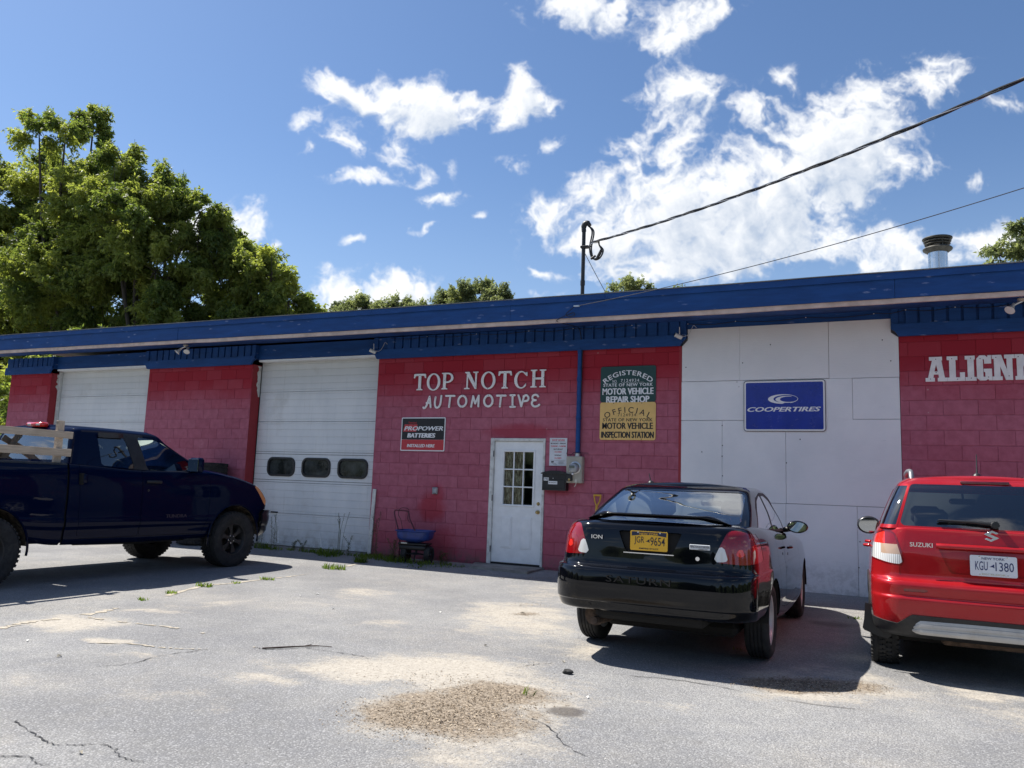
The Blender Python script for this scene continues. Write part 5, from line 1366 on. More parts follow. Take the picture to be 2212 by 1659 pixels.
def arch_liner(parent, x_in, x_out, y, z, R, m=None):
    mb = MB(); n = 20; V = []; F = []
    for i in range(n + 1):
        a = .02 * PI + .96 * PI * i / n; V += [(x_in, y + R * math.cos(a), z + R * math.sin(a)), (x_out, y + R * math.cos(a), z + R * math.sin(a))]
    for i in range(n): F.append((2 * i, 2 * i + 1, 2 * i + 3, 2 * i + 2))
    mesh_obj('wheel_arch_liner', V, F, m or M_under, parent, True)
def arch_f(centres, R, xmin=.45):
    def f(V, N):
        d = np.full(len(V), 1e9)
        for (y, z) in centres: d = np.minimum(d, np.hypot(V[:, 1] - y, V[:, 2] - z) - R)
        return np.where(np.abs(V[:, 0]) < xmin, np.maximum(np.abs(d), .02), d)
    return f
def seat(parent, x, y, z, m, w=.25, hh=.62, head=True, tilt=12):
    s = bpy.data.objects.new('seat', None); link(s, parent); s.location = (x, y, z); s.rotation_euler = (math.radians(tilt), 0, 0)
    V = MB().bbox(-w, w, -.07, .05, 0, hh, .05).build('backrest', m, s, auto=60)
    if head:
        MB().bbox(-.13, .13, -.05, .04, hh + .04, hh + .21, .035).build('headrest', m, s, auto=60)
        MB().tube([(-.05, 0, hh - .02), (-.05, 0, hh + .08)], .006, 6).tube([(.05, 0, hh - .02), (.05, 0, hh + .08)], .006, 6).build('headrest_post', M_chrome, s)
    return s
def plate_no(parent, loc, tilt, top, main, bottom, mface, mtext, mtop=None, nudge=0):
    p = bpy.data.objects.new('number_plate', None); link(p, parent); p.location = loc; p.rotation_euler = (math.radians(tilt), 0, 0)
    loops_obj('plate', [rrect(-.1525, .1525, -.0765, .0765, .012)], I4, .0012, mface, p, .0004)
    if mtop:
        arc = [(.142, .036), (.142, .070), (-.142, .070), (-.142, .036)] + [(-.142 + .284 * i / 10, .036 + .012 * math.sin(PI * i / 10)) for i in range(1, 10)]
        loops_obj('plate_band', [arc], T(0, -.0020, 0), .0003, mtop, p)
        text('lettering', top, 0, .055, .155, .017, .0024, I4, mface, p, bold=.01)
    else: text('lettering', top, 0, .055, .150, .018, .0017, I4, mtext, p, bold=.01)
    a, b = main.split('-')
    text('lettering', a, -.078, .000, .082, .066, .0017, I4, mtext, p, bold=.004)
    text('lettering', b, .072, -.001, .118, .066, .0017, I4, mtext, p, bold=.004)
    loops_obj('state_outline', [[(-.026, -.006), (-.016, .000), (-.008, .006), (.001, .014), (.006, .013), (.005, -.004), (.009, -.010), (.004, -.012), (-.006, -.007)]], T(0, -.0020, 0), .0003, mtext, p)
    text('lettering', bottom, 0, -.061, .155, .012, .0017, I4, mtext if mtop else mat('plate_gold', (.55, .50, .35), .4), p, bold=.012)
    mb = MB()
    for x in (-.09, .09): mb.lathe([(0, -.004), (.006, -.0035), (.007, -.0018)], 8, 'Y', (x, 0, .066))
    if not mtop:
        for x in (-.09, .09): mb.lathe([(0, -.004), (.006, -.0035), (.007, -.0018)], 8, 'Y', (x, 0, -.066))
    mb.build('plate_screw', M_chrome, p)['kind'] = 'stuff'
    return p

# ================================================================== BLACK COUPE
def V3(zs): return zs
def make_coupe():
    car = thing('parked_coupe', 'black two-door coupe with rear spoiler and yellow number plate, parked tail-out before the boarded bay', 'car', (5.960, -5.84, -.078), math.radians(-.2))
    P = paint('coupe_black', (.002, .0024, .004), 0, .010, .08, coatw=.75)
    keys = [0, .5, 1.03, 2.35, 3.65, 4.3, 4.70]; k = [.935, .962, .992, 1, .99, .93, .84]
    def L(z, w, yr, yf, br=.05, bf=.16, rc=(.30, .30), fc=(.35, .45), d=1): return dict(z=z, w=w, yr=yr, yf=yf, br=br, bf=bf, rc=rc, fc=fc, k=k, d=d)
    lev = [L([.385, .37, .31, .22, .25, .25, .25], .80, .13, 4.60), L([.405, .395, .35, .27, .30, .31, .31], .842, .055, 4.66), L([.47, .465, .45, .42, .45, .45, .45], .860, .018, 4.69, d=.6), L([.482, .477, .46, .44, .46, .46, .46], .862, .004, 4.69),
           L([.60, .60, .60, .60, .60, .60, .57], .865, .0, 4.70), L([.705, .705, .70, .70, .69, .66, .60], .861, .012, 4.68, d=.5), L([.735, .733, .73, .735, .71, .675, .61], .858, .032, 4.66, d=.5), L([.748, .745, .745, .75, .725, .69, .615], .853, .095, 4.64, d=.5),
           L([.775, .77, .77, .78, .75, .70, .62], .850, .112, 4.62), L([.96, .955, .95, .90, .84, .76, .64], .832, .135, 4.55), L([1.05, 1.045, 1.03, .965, .89, .80, .66], .795, .158, 4.48, rc=(.28, .28), d=.6), L([1.085, 1.085, 1.07, .99, .91, .82, .68], .755, .185, 4.42, rc=(.26, .26), d=.6), L([1.098, 1.10, 1.085, 1.0, .925, .835, .70], .72, .22, 4.35, rc=(.24, .24))]
    R = body_rings(lev, keys, 84, 26, 20, 84)
    cap = cap_rings(R[-1], .02, 12)
    body = both_sides(grid_poly(np.concatenate([R, cap])))
    gk = [.52, 1.25, 2.0, 2.8, 3.5]; gkk = [.95, .985, 1, .975, .90]
    def G(z, w, yr, yf, br, bf, rc, fc): return dict(z=z, w=w, yr=yr, yf=yf, br=br, bf=bf, rc=rc, fc=fc, k=gkk, d=1)
    gl = [G([1.075, 1.06, 1.02, .97, .91], .745, .48, 3.56, .09, .22, (.10, .18), (.22, .35)), G([1.195, 1.19, 1.165, 1.10, 1.04], .705, .72, 3.24, .09, .22, (.10, .18), (.2, .33)),
          G([1.300, 1.305, 1.29, 1.22, 1.16], .652, .98, 2.92, .09, .2, (.10, .18), (.18, .3)), G([1.372, 1.392, 1.39, 1.345, 1.30], .600, 1.20, 2.64, .08, .18, (.10, .18), (.16, .28)), G([1.392, 1.422, 1.425, 1.39, 1.35], .545, 1.33, 2.48, .07, .16, (.12, .16), (.14, .25))]
    GR = body_rings(gl, gk, 56, 16, 14, 70)
    gh = both_sides(grid_poly(np.concatenate([GR, cap_rings(GR[-1], .034, 10)])))
    # ---- glass
    rg = rnd([(-.640, 1.110), (.640, 1.110), (.582, 1.372), (-.582, 1.372)], .05)
    glass, gh = split(gh, rear_f(rg, 0, 1.75))
    seal, glass = split(glass, rear_f(rnd([(-.627, 1.10), (.627, 1.10), (.573, 1.338), (-.573, 1.338)], .05), 0, 1.75)) if 0 else (None, glass)
    shell_obj('rear_window', glass, M_glass, car, .004, -.003)
    q1 = rnd([(1.00, 1.075), (1.20, 1.215), (1.42, 1.30), (1.70, 1.352), (1.79, 1.356), (1.79, 1.045)], .02)
    q2 = rnd([(1.835, 1.356), (2.05, 1.352), (2.38, 1.300), (2.75, 1.175), (3.00, 1.055), (3.04, 1.01), (1.835, 1.042)], .02)
    sv = {}
    for nm, q in (('quarter_window', q1), ('side_window', q2)):
        g, gh = split(gh, side_f(q, 0, .3))
        for s in (1, -1):
            gs, _ = pick(g, lambda C, M, s=s: C[:, 0] * s > 0); shell_obj(nm, gs, M_glass, car, .004, -.004)
    ws = rnd([(-.70, 1.0), (.70, 1.0), (.56, 1.36), (-.56, 1.36)], .05)
    g, gh = split(gh, rear_f(ws, 0, 1e9, ymin=2.3)); shell_obj('windscreen', g, M_glass, car, .004, -.003)
    tr = rnd([(.93, 1.05), (1.18, 1.25), (1.42, 1.33), (1.8, 1.382), (2.12, 1.380), (2.44, 1.325), (2.80, 1.195), (3.10, 1.015), (3.08, .985), (1.8, 1.018)], .03)
    t_, gh = split(gh, side_f(tr, 0, .3))
    for s in (1, -1): shell_obj('window_trim', pick(t_, lambda C, M, s=s: C[:, 0] * s > 0)[0], M_trim, car, .008, -.001)
    shell_obj('roof', gh, P, car, .02)
    # ---- lower body
    ARC = [(1.03, .31), (3.65, .31)]
    _, body = split(body, arch_f(ARC, .352))
    body, floor_ = pick(body, lambda C, M: ~((C[:, 2] > .9) & (np.abs(C[:, 0]) < .60) & (C[:, 1] > .75) & (C[:, 1] < 3.2)))
    lightp = rnd([(.498, .832), (.612, 1.082), (.70, 1.075), (.80, 1.03), (.90, .96), (.90, .85), (.76, .815)], .05, 5)
    def lf(V, N):
        d = seg_sdf(np.abs(V[:, 0]), V[:, 2], lightp); return np.maximum(d, V[:, 1] - .62 - (V[:, 2] - .82) * -.35)
    lt, body = split(body, lf)
    for s in (1, -1):
        ls, _ = pick(lt, lambda C, M, s=s: C[:, 0] * s > 0)
        clear, red = split(ls, lambda V, N: seg_sdf(np.abs(V[:, 0]), V[:, 2], rnd([(.498, .832), (.548, .948), (.585, .948), (.618, .838)], .008)) )
        ring, red = split(red, lambda V, N: np.abs(np.hypot(np.abs(V[:, 0]) - .70, V[:, 2] - .912) - .080) - .007)
        core, red = split(red, lambda V, N: np.hypot(np.abs(V[:, 0]) - .70, V[:, 2] - .905) - .03)
        lamp = shell_obj('tail_light', red, M_lensr, car, .02, -.002)
        shell_obj('reversing_lens', clear, M_lensw, lamp, .02, -.001); shell_obj('lamp_ring', ring, mat('lens_dark', (.22, .0, .004), .1, coat=1.0), lamp, .01, -.001); shell_obj('lamp_core', core, M_lensr2, lamp, .01, .0)
    # bumper, trunk lid with its number plate recess, body sides, doors
    def bf_(V, N): return np.maximum(V[:, 2] - (.738 + .0 * V[:, 1]), V[:, 1] - .66)
    bump, body = split(body, bf_)
    shell_obj('rear_bumper', bump, P, car, .02, .002)
    def tl(V, N):
        z = V[:, 2]; xl = .480 + np.clip((z - .75) / .34, 0, 1) * .108
        d = np.maximum(np.maximum(np.abs(V[:, 0]) - xl, .757 - z), V[:, 1] - .86); return np.where(np.abs(V[:, 0]) > .70, .05, d)
    lid, body = split(body, tl)
    rec, lid = split(lid, rear_f(rnd([(-.262, 1.035), (.262, 1.035), (.190, .868), (-.190, .868)], .02), 0, .5))
    lo = shell_obj('trunk_lid', lid, P, car, .034, 0)
    shell_obj('plate_recess', rec, P, lo, .002, -.032, rim=False)
    fb, body = split(body, lambda V, N: np.maximum(V[:, 2] - .60, 4.12 - V[:, 1])); shell_obj('front_bumper', fb, P, car, .02)
    hl, body = split(body, lambda V, N: np.maximum(seg_sdf(np.abs(V[:, 0]), V[:, 2], rnd([(.42, .60), (.86, .62), (.88, .78), (.5, .70)], .04)), 4.0 - V[:, 1]))
    for s in (1, -1):
        a, _ = pick(hl, lambda C, M, s=s: C[:, 0] * s > 0); shell_obj('headlight', a, M_lensw, car, .02)
    for nm, dp in (('door', [(1.80, .34), (2.95, .32), (3.06, .60), (3.10, .98), (1.80, 1.12)]), ('rear_door', [(1.80, .34), (1.50, .38), (1.42, .55), (1.36, .80), (1.28, 1.12), (1.80, 1.12)])):
        dr, body = split(body, side_f(rnd(dp, .03), 0, .45))
        for s in (1, -1):
            a, _ = pick(dr, lambda C, M, s=s: C[:, 0] * s > 0)
            # narrow shut line
            if nm == 'door': d = shell_obj(nm, split(a, side_f(rnd(dp, .03), .004, .3))[0], P, car, .015, 0)
            else: d = shell_obj(nm, split(a, side_f(rnd(dp, .03), .004, .3))[0], P, car, .015, 0)
            if nm == 'door':
                MB().tube([(.868 * s, 1.86, .875), (.892 * s, 1.90, .877), (.896 * s, 1.97, .876), (.892 * s, 2.04, .874), (.866 * s, 2.08, .872)], .012, 8).build('door_handle', P, d, auto=60)
                MB().lathe([(0, .004), (.013, .004), (.014, 0)], 12, 'X', (.866 * s, 1.86, .82)).build('lock', M_trim, d)
    shell_obj('body', body, P, car, .014)
    # inner dark shell keeps the shut lines dark
    keep = both_sides(grid_poly(R[3:-1])); _, keep = split(keep, arch_f(ARC, .35)); _, keep = split(keep, lf)
    keep, _ = pick(keep, lambda C, M: (C[:, 2] > .30))
    shell_obj('inner_shell', keep, M_under, car, 0, -.03, rim=False)
    MB().bbox(-.50, .60, .62, 4.3, .20, .30, .03).bbox(-.45, .45, .14, .6, .32, .42, .03).build('underbody', M_under, car)
    MB().tube([(-.45, .12, .30), (-.45, .5, .29), (-.38, 1.2, .28)], .032, 10).tube([(-.50, .30, .32), (-.50, .62, .31)], .09, 12).build('exhaust', mat('rusty_steel', build=wear((.10, .065, .045), .4, 15, .85, .003)), car, auto=50)
    MB().tube([(-.72, 1.03, .30), (.72, 1.03, .30)], .035, 10).build('rear_axle', M_under, car)
    for (y, z) in ARC:
        for s in (1, -1): arch_liner(car, .55 * s, .845 * s, y, z, .350)
    alloy = mat('alloy_silver', build=wear((.50, .50, .51), .05, 9, .42, .0004, dirt=(.2, .17, .14), dirt_amt=.3), metal=.35)
    for (y, _) in ARC:
        for s in (1, -1): wheel(car, .735 * s, y, .312, s, .314, .20, .205, 'alloy', alloy, 5, rot=.35 * s + y)
    # spoiler: a wing that lifts off the lid between its two feet
    V = []; F = []; n = 40; m = 12
    for i in range(n + 1):
        x = -.600 + 1.20 * i / n; a = abs(x) / .600
        zc = 1.152 - .050 * max(0, (a - .66) / .34) ** 1.5 + .004 * (1 - a * a); yc = .285 + .14 * a ** 2.2
        ch = .085 * (1 - .25 * a ** 6); th = .015 * (1 - .55 * a ** 8) + (.012 if .62 < a < .9 else 0) * math.sin(PI * min(1, max(0, (a - .62) / .28)))
        for j in range(m):
            t = 2 * PI * j / m; V.append((x, yc + ch * math.cos(t), zc + th * math.sin(t) - .012 * math.cos(t)))
    for i in range(n):
        for j in range(m): F.append((i * m + j, i * m + (j + 1) % m, (i + 1) * m + (j + 1) % m, (i + 1) * m + j))
    F += [tuple(range(m - 1, -1, -1)), tuple(n * m + j for j in range(m))]
    sp = mesh_obj('spoiler', V, F, P, car, True)
    pass
    # mirrors
    for s in (1, -1):
        mr = MB(); mr.sphere((.862 * s, 2.84, 1.040), (.108, .07, .066), 18, 12)
        mr.V = [(x, max(y, 2.80), z) for x, y, z in mr.V]
        mo = mr.build('wing_mirror', P, car, smooth=True)
        MB().tube([(.72 * s, 2.90, 1.0), (.80 * s, 2.86, 1.02)], .028, 8).build('mirror_arm', M_trim, mo, auto=60)
        gl_ = MB(); gl_.lathe([(0, 0), (.05, 0), (.052, .002)], 24, 'Y'); gl_.V = [(.866 * s + a * 1.78, 2.796, 1.040 + c * 1.0) for a, b, c in gl_.V]; gl_.build('mirror_glass', M_mirror, mo)
    # aerial, lock, badges, plate
    a = MB().lathe([(.032, 0), (.026, .018), (.012, .028), (0, .03)], 14).build('aerial', M_blackpl, car, auto=50); a.location = (-.40, 1.62, 1.436); a.rotation_euler = (.0, -.12, 0)
    MB().tube([(0, 0, .02), (-.016, .03, .105)], [.007, .0035], 7).build('aerial_rod', M_blackpl, a)
    pn = plate_no(car, (0.0, .128, .962), -2, 'NEW YORK', 'JGR-9654', 'EMPIRE STATE', mat('plate_yellow', build=wear((.80, .45, .03), .03, 9, .4, .0002)), mat('plate_ink', (.015, .015, .03), .5), mat('plate_navy', (.012, .02, .06), .4))
    loops_obj('plate_surround', [rrect(-.205, .205, .860, .867, .003)], T(0, .118, 0), .006, M_chrome, car)
    def badge(nm, s, cx, cz, w, h, y, m, b=.0, sh=0, th=.004, sp=1.0): return text(nm, s, cx, cz, w, h, 0, T(0, y, 0), m, car, bold=b, shear=sh, thick=th, spacing=sp)
    badge('model_badge', 'ION', -.44, .972, .095, .032, .138, M_chrome, .010)
    badge('maker_lettering', 'SATURN', -.05, .660, .52, .052, -.004, P, .0, 0, .005, 1.15)
    st = MB().bbox(.325, .485, .128, .134, .918, .958, .003).build('dealer_sticker', mat('sticker_silver', (.62, .63, .64), .35), car)
    text('lettering', 'PERFECTION AUTO BROKERS', .405, .942, .148, .018, 0, T(0, .128, 0), M_print_k, st, bold=.0)
    text('lettering', 'ALBANY NY', .43, .925, .07, .008, 0, T(0, .128, 0), M_print_k, st)
    MB().lathe([(0, -.004), (.016, -.004), (.018, .004)], 16, 'Y', (.39, .123, .850)).build('trunk_lock', M_chrome, car)
    # cabin
    cab = MB().box(-.70, .70, .75, 3.4, .34, .40).box(-.66, .66, .50, 1.30, .90, 1.02).build('cabin_floor', M_int, car)
    MB().bbox(-.68, .68, 2.95, 3.45, .72, .97, .05).build('dashboard', M_intg, car, auto=50)
    for x in (-.36, .36): seat(car, x, 2.10, .55, M_intg, .24, .55)
    MB().bbox(-.62, .62, 1.28, 1.42, .5, .98, .05).build('rear_bench', M_intg, car, auto=50)
    for x in (-.33, .33): MB().bbox(x - .14, x + .14, 1.30, 1.38, .98, 1.07, .03).build('headrest', M_intg, car, auto=50)
    MB().bbox(-.12, .12, 2.62, 2.66, 1.225, 1.285, .02).tube([(0, 2.66, 1.27), (0, 2.72, 1.33)], .01, 6).build('interior_mirror', M_blackpl, car, auto=50)
    rs = random.Random(4); mb = MB()
    for i in range(16):
        c = Vector((rs.uniform(.12, .42), rs.uniform(.95, 1.18), 1.035 + rs.uniform(0, .03))); d = Vector((rs.uniform(-.09, .09), rs.uniform(-.05, .05), rs.uniform(0, .035)))
        e = Vector((rs.uniform(-.04, .04), rs.uniform(-.05, .05), rs.uniform(0, .02))); mb.add([c, c + d, c + d + e, c + e], [(0, 1, 2, 3)])
    t = mb.build('shelf_clutter', mat('green_plastic_bag', (.12, .55, .22), .5), car)
    return car
make_coupe()

# ================================================================== RED HATCHBACK
def make_hatch():
    car = thing('parked_hatchback', 'red hatchback with white number plate and roof rails, cut off by the right edge', 'car', (8.405, -5.03, -.10), math.radians(0))
    P = paint('hatch_red', (.40, .010, .014), .25, .10, .24, (.45, .12, .12))
    keys = [0, .4, .75, 2.0, 3.25, 3.8, 4.13]; k = [.945, .968, .992, 1, .985, .93, .84]
    def L(z, w, yr, yf, br=.045, bf=.16, rc=(.24, .30), fc=(.35, .4), d=1): return dict(z=z, w=w, yr=yr, yf=yf, br=br, bf=bf, rc=rc, fc=fc, k=k, d=d)
    lev = [L([.335, .33, .30, .24, .28, .28, .28], .80, .12, 4.02), L([.375, .37, .35, .30, .33, .33, .33], .85, .045, 4.08), L([.50, .50, .49, .47, .48, .48, .48], .872, .008, 4.12), L([.625, .625, .62, .62, .62, .60, .58], .880, .0, 4.13, d=.5),
           L([.650, .650, .645, .645, .64, .62, .60], .879, .018, 4.12, d=.4), L([.72, .72, .715, .715, .70, .67, .62], .878, .012, 4.10, d=.6), L([.755, .755, .75, .75, .73, .69, .63], .877, .03, 4.08, d=.4), L([.775, .775, .77, .77, .75, .70, .64], .876, .075, 4.06, d=.5),
           L([.80, .80, .795, .79, .77, .71, .65], .874, .085, 4.04), L([.96, .96, .95, .90, .86, .79, .70], .862, .095, 3.98), L([1.09, 1.085, 1.07, .98, .93, .87, .76], .835, .115, 3.90, d=.7), L([1.165, 1.16, 1.13, 1.03, .97, .91, .80], .805, .135, 3.80, d=.6), L([1.175, 1.17, 1.14, 1.04, .98, .92, .81], .78, .16, 3.75)]
    R = body_rings(lev, keys, 84, 28, 22, 72)
    body = both_sides(grid_poly(np.concatenate([R, cap_rings(R[-1], .03, 10)])))
    gk = [.12, .75, 2.0, 3.0, 3.5]; gkk = [.965, .985, 1, .97, .88]
    def G(z, w, yr, yf, br, bf, rc, fc): return dict(z=z, w=w, yr=yr, yf=yf, br=br, bf=bf, rc=rc, fc=fc, k=gkk, d=1)
    gl = [G([1.160, 1.15, 1.10, 1.02, .96], .800, .145, 3.55, .05, .2, (.13, .20), (.2, .3)), G([1.30, 1.29, 1.25, 1.18, 1.12], .745, .215, 3.15, .05, .2, (.13, .20), (.2, .3)), G([1.435, 1.43, 1.40, 1.34, 1.30], .685, .30, 2.75, .05, .2, (.13, .20), (.18, .28)),
          G([1.525, 1.53, 1.52, 1.47, 1.44], .628, .375, 2.45, .05, .18, (.12, .18), (.16, .26)), G([1.558, 1.57, 1.565, 1.53, 1.50], .565, .43, 2.30, .05, .16, (.10, .16), (.14, .24))]
    GR = body_rings(gl, gk, 44, 14, 12, 56)
    gh = both_sides(grid_poly(np.concatenate([GR, cap_rings(GR[-1], .036, 10)])))
    rg = rnd([(-.628, 1.182), (.628, 1.182), (.533, 1.520), (-.533, 1.520)], .03)
    g, gh = split(gh, rear_f(rg, 0, .62)); shell_obj('rear_window', g, M_glass, car, .005, -.001)
    tail, gh = split(gh, lambda V, N: np.maximum(seg_sdf(np.abs(V[:, 0]), V[:, 2], [(0, 1.1), (.648, 1.15), (.543, 1.545), (0, 1.56)]), V[:, 1] - .62))
    shell_obj('tailgate_frame', tail, P, car, .015, -.001)
    cq, gh = split(gh, lambda V, N: np.maximum(seg_sdf(np.abs(V[:, 0]), V[:, 2], [(.652, 1.185), (.83, 1.185), (.83, 1.49), (.555, 1.505)]), V[:, 1] - .62))
    for s in (1, -1):
        a, _ = pick(cq, lambda C, M, s=s: C[:, 0] * s > 0); shell_obj('corner_window', a, M_glassp, car, .004, -.001)
    for nm, q in (('rear_side_window', rnd([(.72, 1.185), (.72, 1.475), (1.60, 1.49), (1.62, 1.15)], .04)), ('side_window', rnd([(1.69, 1.145), (1.67, 1.49), (2.2, 1.475), (2.75, 1.30), (3.05, 1.09)], .03))):
        g, gh = split(gh, side_f(q, 0, .3))
        for s in (1, -1):
            a, _ = pick(g, lambda C, M, s=s: C[:, 0] * s > 0); shell_obj(nm, a, M_glass, car, .004, -.003)
    g, gh = split(gh, rear_f(rnd([(-.74, 1.06), (.74, 1.06), (.57, 1.49), (-.57, 1.49)], .05), 0, 1e9, ymin=2.1)); shell_obj('windscreen', g, M_glass, car, .004, -.003)
    shell_obj('roof', gh, P, car, .02)
    ARC = [(.76, .335), (3.26, .335)]
    _, body = split(body, arch_f(ARC, .385))
    body, _ = pick(body, lambda C, M: ~((C[:, 2] > .9) & (np.abs(C[:, 0]) < .62) & (C[:, 1] > .32) & (C[:, 1] < 3.2)))
    # lamps
    lp = rnd([(.592, .866), (.610, .95), (.640, 1.06), (.660, 1.128), (.73, 1.146), (.80, 1.12), (.93, 1.0), (.93, .93), (.83, .900), (.70, .870)], .04, 5)
    def lf(V, N):
        return np.maximum(seg_sdf(np.abs(V[:, 0]), V[:, 2], lp), V[:, 1] - .52)
    lt, body = split(body, lf)
    M_lensdr = mat('lens_rim_red', (.16, .004, .006), .15, coat=1.0)
    for s in (1, -1):
        a, _ = pick(lt, lambda C, M, s=s: C[:, 0] * s > 0)
        inner, rim_ = split(a, lambda V, N: np.maximum(seg_sdf(np.abs(V[:, 0]), V[:, 2], lp) + .014, V[:, 1] - .50))
        lamp = shell_obj('tail_light', rim_, M_lensdr, car, .02, .001)
        top, rest = split(inner, lambda V, N: 1.032 - V[:, 2] - (np.abs(V[:, 0]) - .75) * .0)
        mid, low = split(rest, lambda V, N: np.maximum(.955 - V[:, 2], np.abs(V[:, 0]) - .765))
        r1, r2 = split(top, lambda V, N: np.abs(V[:, 0]) - .735)
        shell_obj('stop_lens', r1, M_lensr, lamp, .01, .0); shell_obj('stop_lens', r2, M_lensr2, lamp, .01, .0)
        shell_obj('indicator_lens', mid, mat('lens_tan', (.50, .34, .24), .12, coat=1.0), lamp, .01, .0)
        shell_obj('reversing_lens', low, mat('lens_ribbed', build=lambda t, b: (t.put(b.inputs['Base Color'], t.mix(t.ramp(t.math('SINE', t.math('MULTIPLY', t.sep(t.coord('Object'))[0], 420.0)), -.2, .5), (.50, .50, .50), (.85, .85, .83))), t.put(b.inputs['Roughness'], .08)), coat=1.0), lamp, .01, .0)
    # cladding of black plastic along the bottom, gate, bumper
    def clad(V, N):
        x = np.abs(V[:, 0]); z = V[:, 2]
        zt = np.where(x > .66, .435 + (x - .66) * .10, np.where(x > .56, .435 + (.66 - x) * .75, .510))
        zt = np.where(V[:, 1] > .42, np.maximum(zt, .40), zt)
        arch = np.minimum(np.hypot(V[:, 1] - .76, z - .335) - .435, np.hypot(V[:, 1] - 3.26, z - .335) - .435)
        arch = np.where(x < .6, 1, arch)
        return np.minimum(z - zt, arch)
    cl, body = split(body, clad)
    shell_obj('cladding', cl, M_trim, car, .02, .010)
    gp = lambda V: np.maximum(np.maximum(np.abs(V[:, 0]) - (.637 - np.clip((V[:, 2] - .80) / .3, 0, 1) * -.008), .788 - V[:, 2]), V[:, 1] - .33)
    lg = [(0, .8)]
    gate, body = split(body, lambda V, N: gp(V))
    rec, gate = split(gate, rear_f(rnd([(-.36, 1.045), (.36, 1.045), (.36, 1.02), (.285, .835), (-.285, .835), (-.36, 1.02)], .03), 0, .5))
    go = shell_obj('tailgate', gate, P, car, .03, -.001)
    shell_obj('plate_recess', rec, P, go, .002, -.022, rim=False)
    hb = MB(); 
    V = []; F = []
    for i in range(25):
        x = -.375 + .75 * i / 24; yy = .093 + .045 * (x / .85) ** 2; e = min(1, (i + .6) / 2, (24.6 - i) / 2)
        for (dy, dz) in ((-.0, 1.020), (-.022 * e, 1.022), (-.030 * e, 1.040), (-.018 * e, 1.054), (.01, 1.060)): V.append((x, yy + dy, dz))
    for i in range(24):
        for j in range(4): F.append((i * 5 + j, i * 5 + j + 1, i * 5 + 6 + j, i * 5 + 5 + j))
    mesh_obj('grip_bar', V, F, P, go, True)
    bump, body = split(body, lambda V, N: np.maximum(V[:, 2] - np.where(np.abs(V[:, 0]) < .69, .90, .845), V[:, 1] - .43))
    rf, bump = split(bump, rear_f(rnd([(.445, .676), (.615, .672), (.615, .702), (.445, .706)], .008), 0, .4))
    bo = shell_obj('rear_bumper', bump, P, car, .02, .001)
    for s in (1, -1):
        a, _ = pick(rf, lambda C, M, s=s: C[:, 0] * s > 0); shell_obj('reflector', a, M_lensr, bo, .01, -.006)
    fb, body = split(body, lambda V, N: np.maximum(V[:, 2] - .62, 3.66 - V[:, 1])); shell_obj('front_bumper', fb, P, car, .02)
    for nm, dp in (('rear_door', [(.98, .80), (1.22, .42), (1.64, .40), (1.65, 1.16), (.90, 1.18)]), ('door', [(1.66, .40), (2.76, .40), (2.80, .75), (2.88, 1.08), (1.67, 1.16)])):
        dr, body = split(body, side_f(rnd(dp, .04), 0, .45))
        for s in (1, -1):
            a, _ = pick(dr, lambda C, M, s=s: C[:, 0] * s > 0)
            d = shell_obj(nm, split(a, side_f(rnd(dp, .04), .004, .3))[0], P, car, .015, 0)
            yh = 1.12 if nm == 'rear_door' else 1.86
            MB().tube([(.868 * s, yh - .09, .965), (.905 * s, yh - .07, .967), (.908 * s, yh + .05, .965), (.862 * s, yh + .08, .962)], .013, 8).build('door_handle', P, d, auto=60)
    shell_obj('body', body, P, car, .014)
    keep = both_sides(grid_poly(R[2:-1])); _, keep = split(keep, arch_f(ARC, .40)); _, keep = split(keep, lf)
    shell_obj('inner_shell', keep, M_under, car, 0, -.03, rim=False)
    # silver skid plate
    V = []; F = []; n = 36
    prof = [(.0, .362), (-.030, .366), (-.045, .385), (-.045, .402), (-.038, .404), (-.038, .420), (-.046, .422), (-.047, .440), (-.040, .442), (-.040, .458), (-.034, .474), (.004, .480)]
    for i in range(n + 1):
        x = -.565 + 1.13 * i / n; a = abs(x) / .565; cr = 1 - max(0, (a - .88) / .12) ** 2 * .75; up = .018 * (1 - a * a)
        for (dy, z) in prof: V.append((x, .040 + .045 * (x / .85) ** 2 + dy * cr, .362 + (z - .362) * (1 - .0 * a) * (cr * .9 + .1) + up * (z - .36) / .12 + (1 - cr) * .03))
    m_ = len(prof)
    for i in range(n):
        for j in range(m_ - 1): F.append((i * m_ + j, i * m_ + j + 1, (i + 1) * m_ + j + 1, (i + 1) * m_ + j))
    o = mesh_obj('skid_plate', V, F, mat('skid_silver', build=wear((.50, .49, .47), .06, 7, .42, .0006, dirt=(.25, .22, .18), dirt_amt=.4), metal=.3), car, True)
    o.data.set_sharp_from_angle(angle=math.radians(35))
    MB().bbox(-.35, .75, .25, .55, .27, .345, .02).build('exhaust_box', mat('rusty_steel'), car, auto=40)
    MB().bbox(-.80, .80, .5, 3.9, .24, .36, .03).bbox(-.62, .62, .10, .6, .34, .42, .02).build('underbody', M_under, car)
    for s in (1, -1):
        MB().prism([(.695 * s, .52), (.895 * s, .53), (.905 * s, .40), (.918 * s, .33), (.905 * s, .312), (.79 * s, .270), (.73 * s, .262), (.705 * s, .285)], .36, .372).build('mud_flap', M_blackpl, car)
    for (y, z) in ARC:
        for s in (1, -1): arch_liner(car, .55 * s, .87 * s, y, z, .383)
    rimm = mat('alloy_silver')
    for (y, _) in ARC:
        for s in (1, -1): wheel(car, .755 * s, y, .335, s, .335, .215, .21, 'alloy', rimm, 5, lug=True)
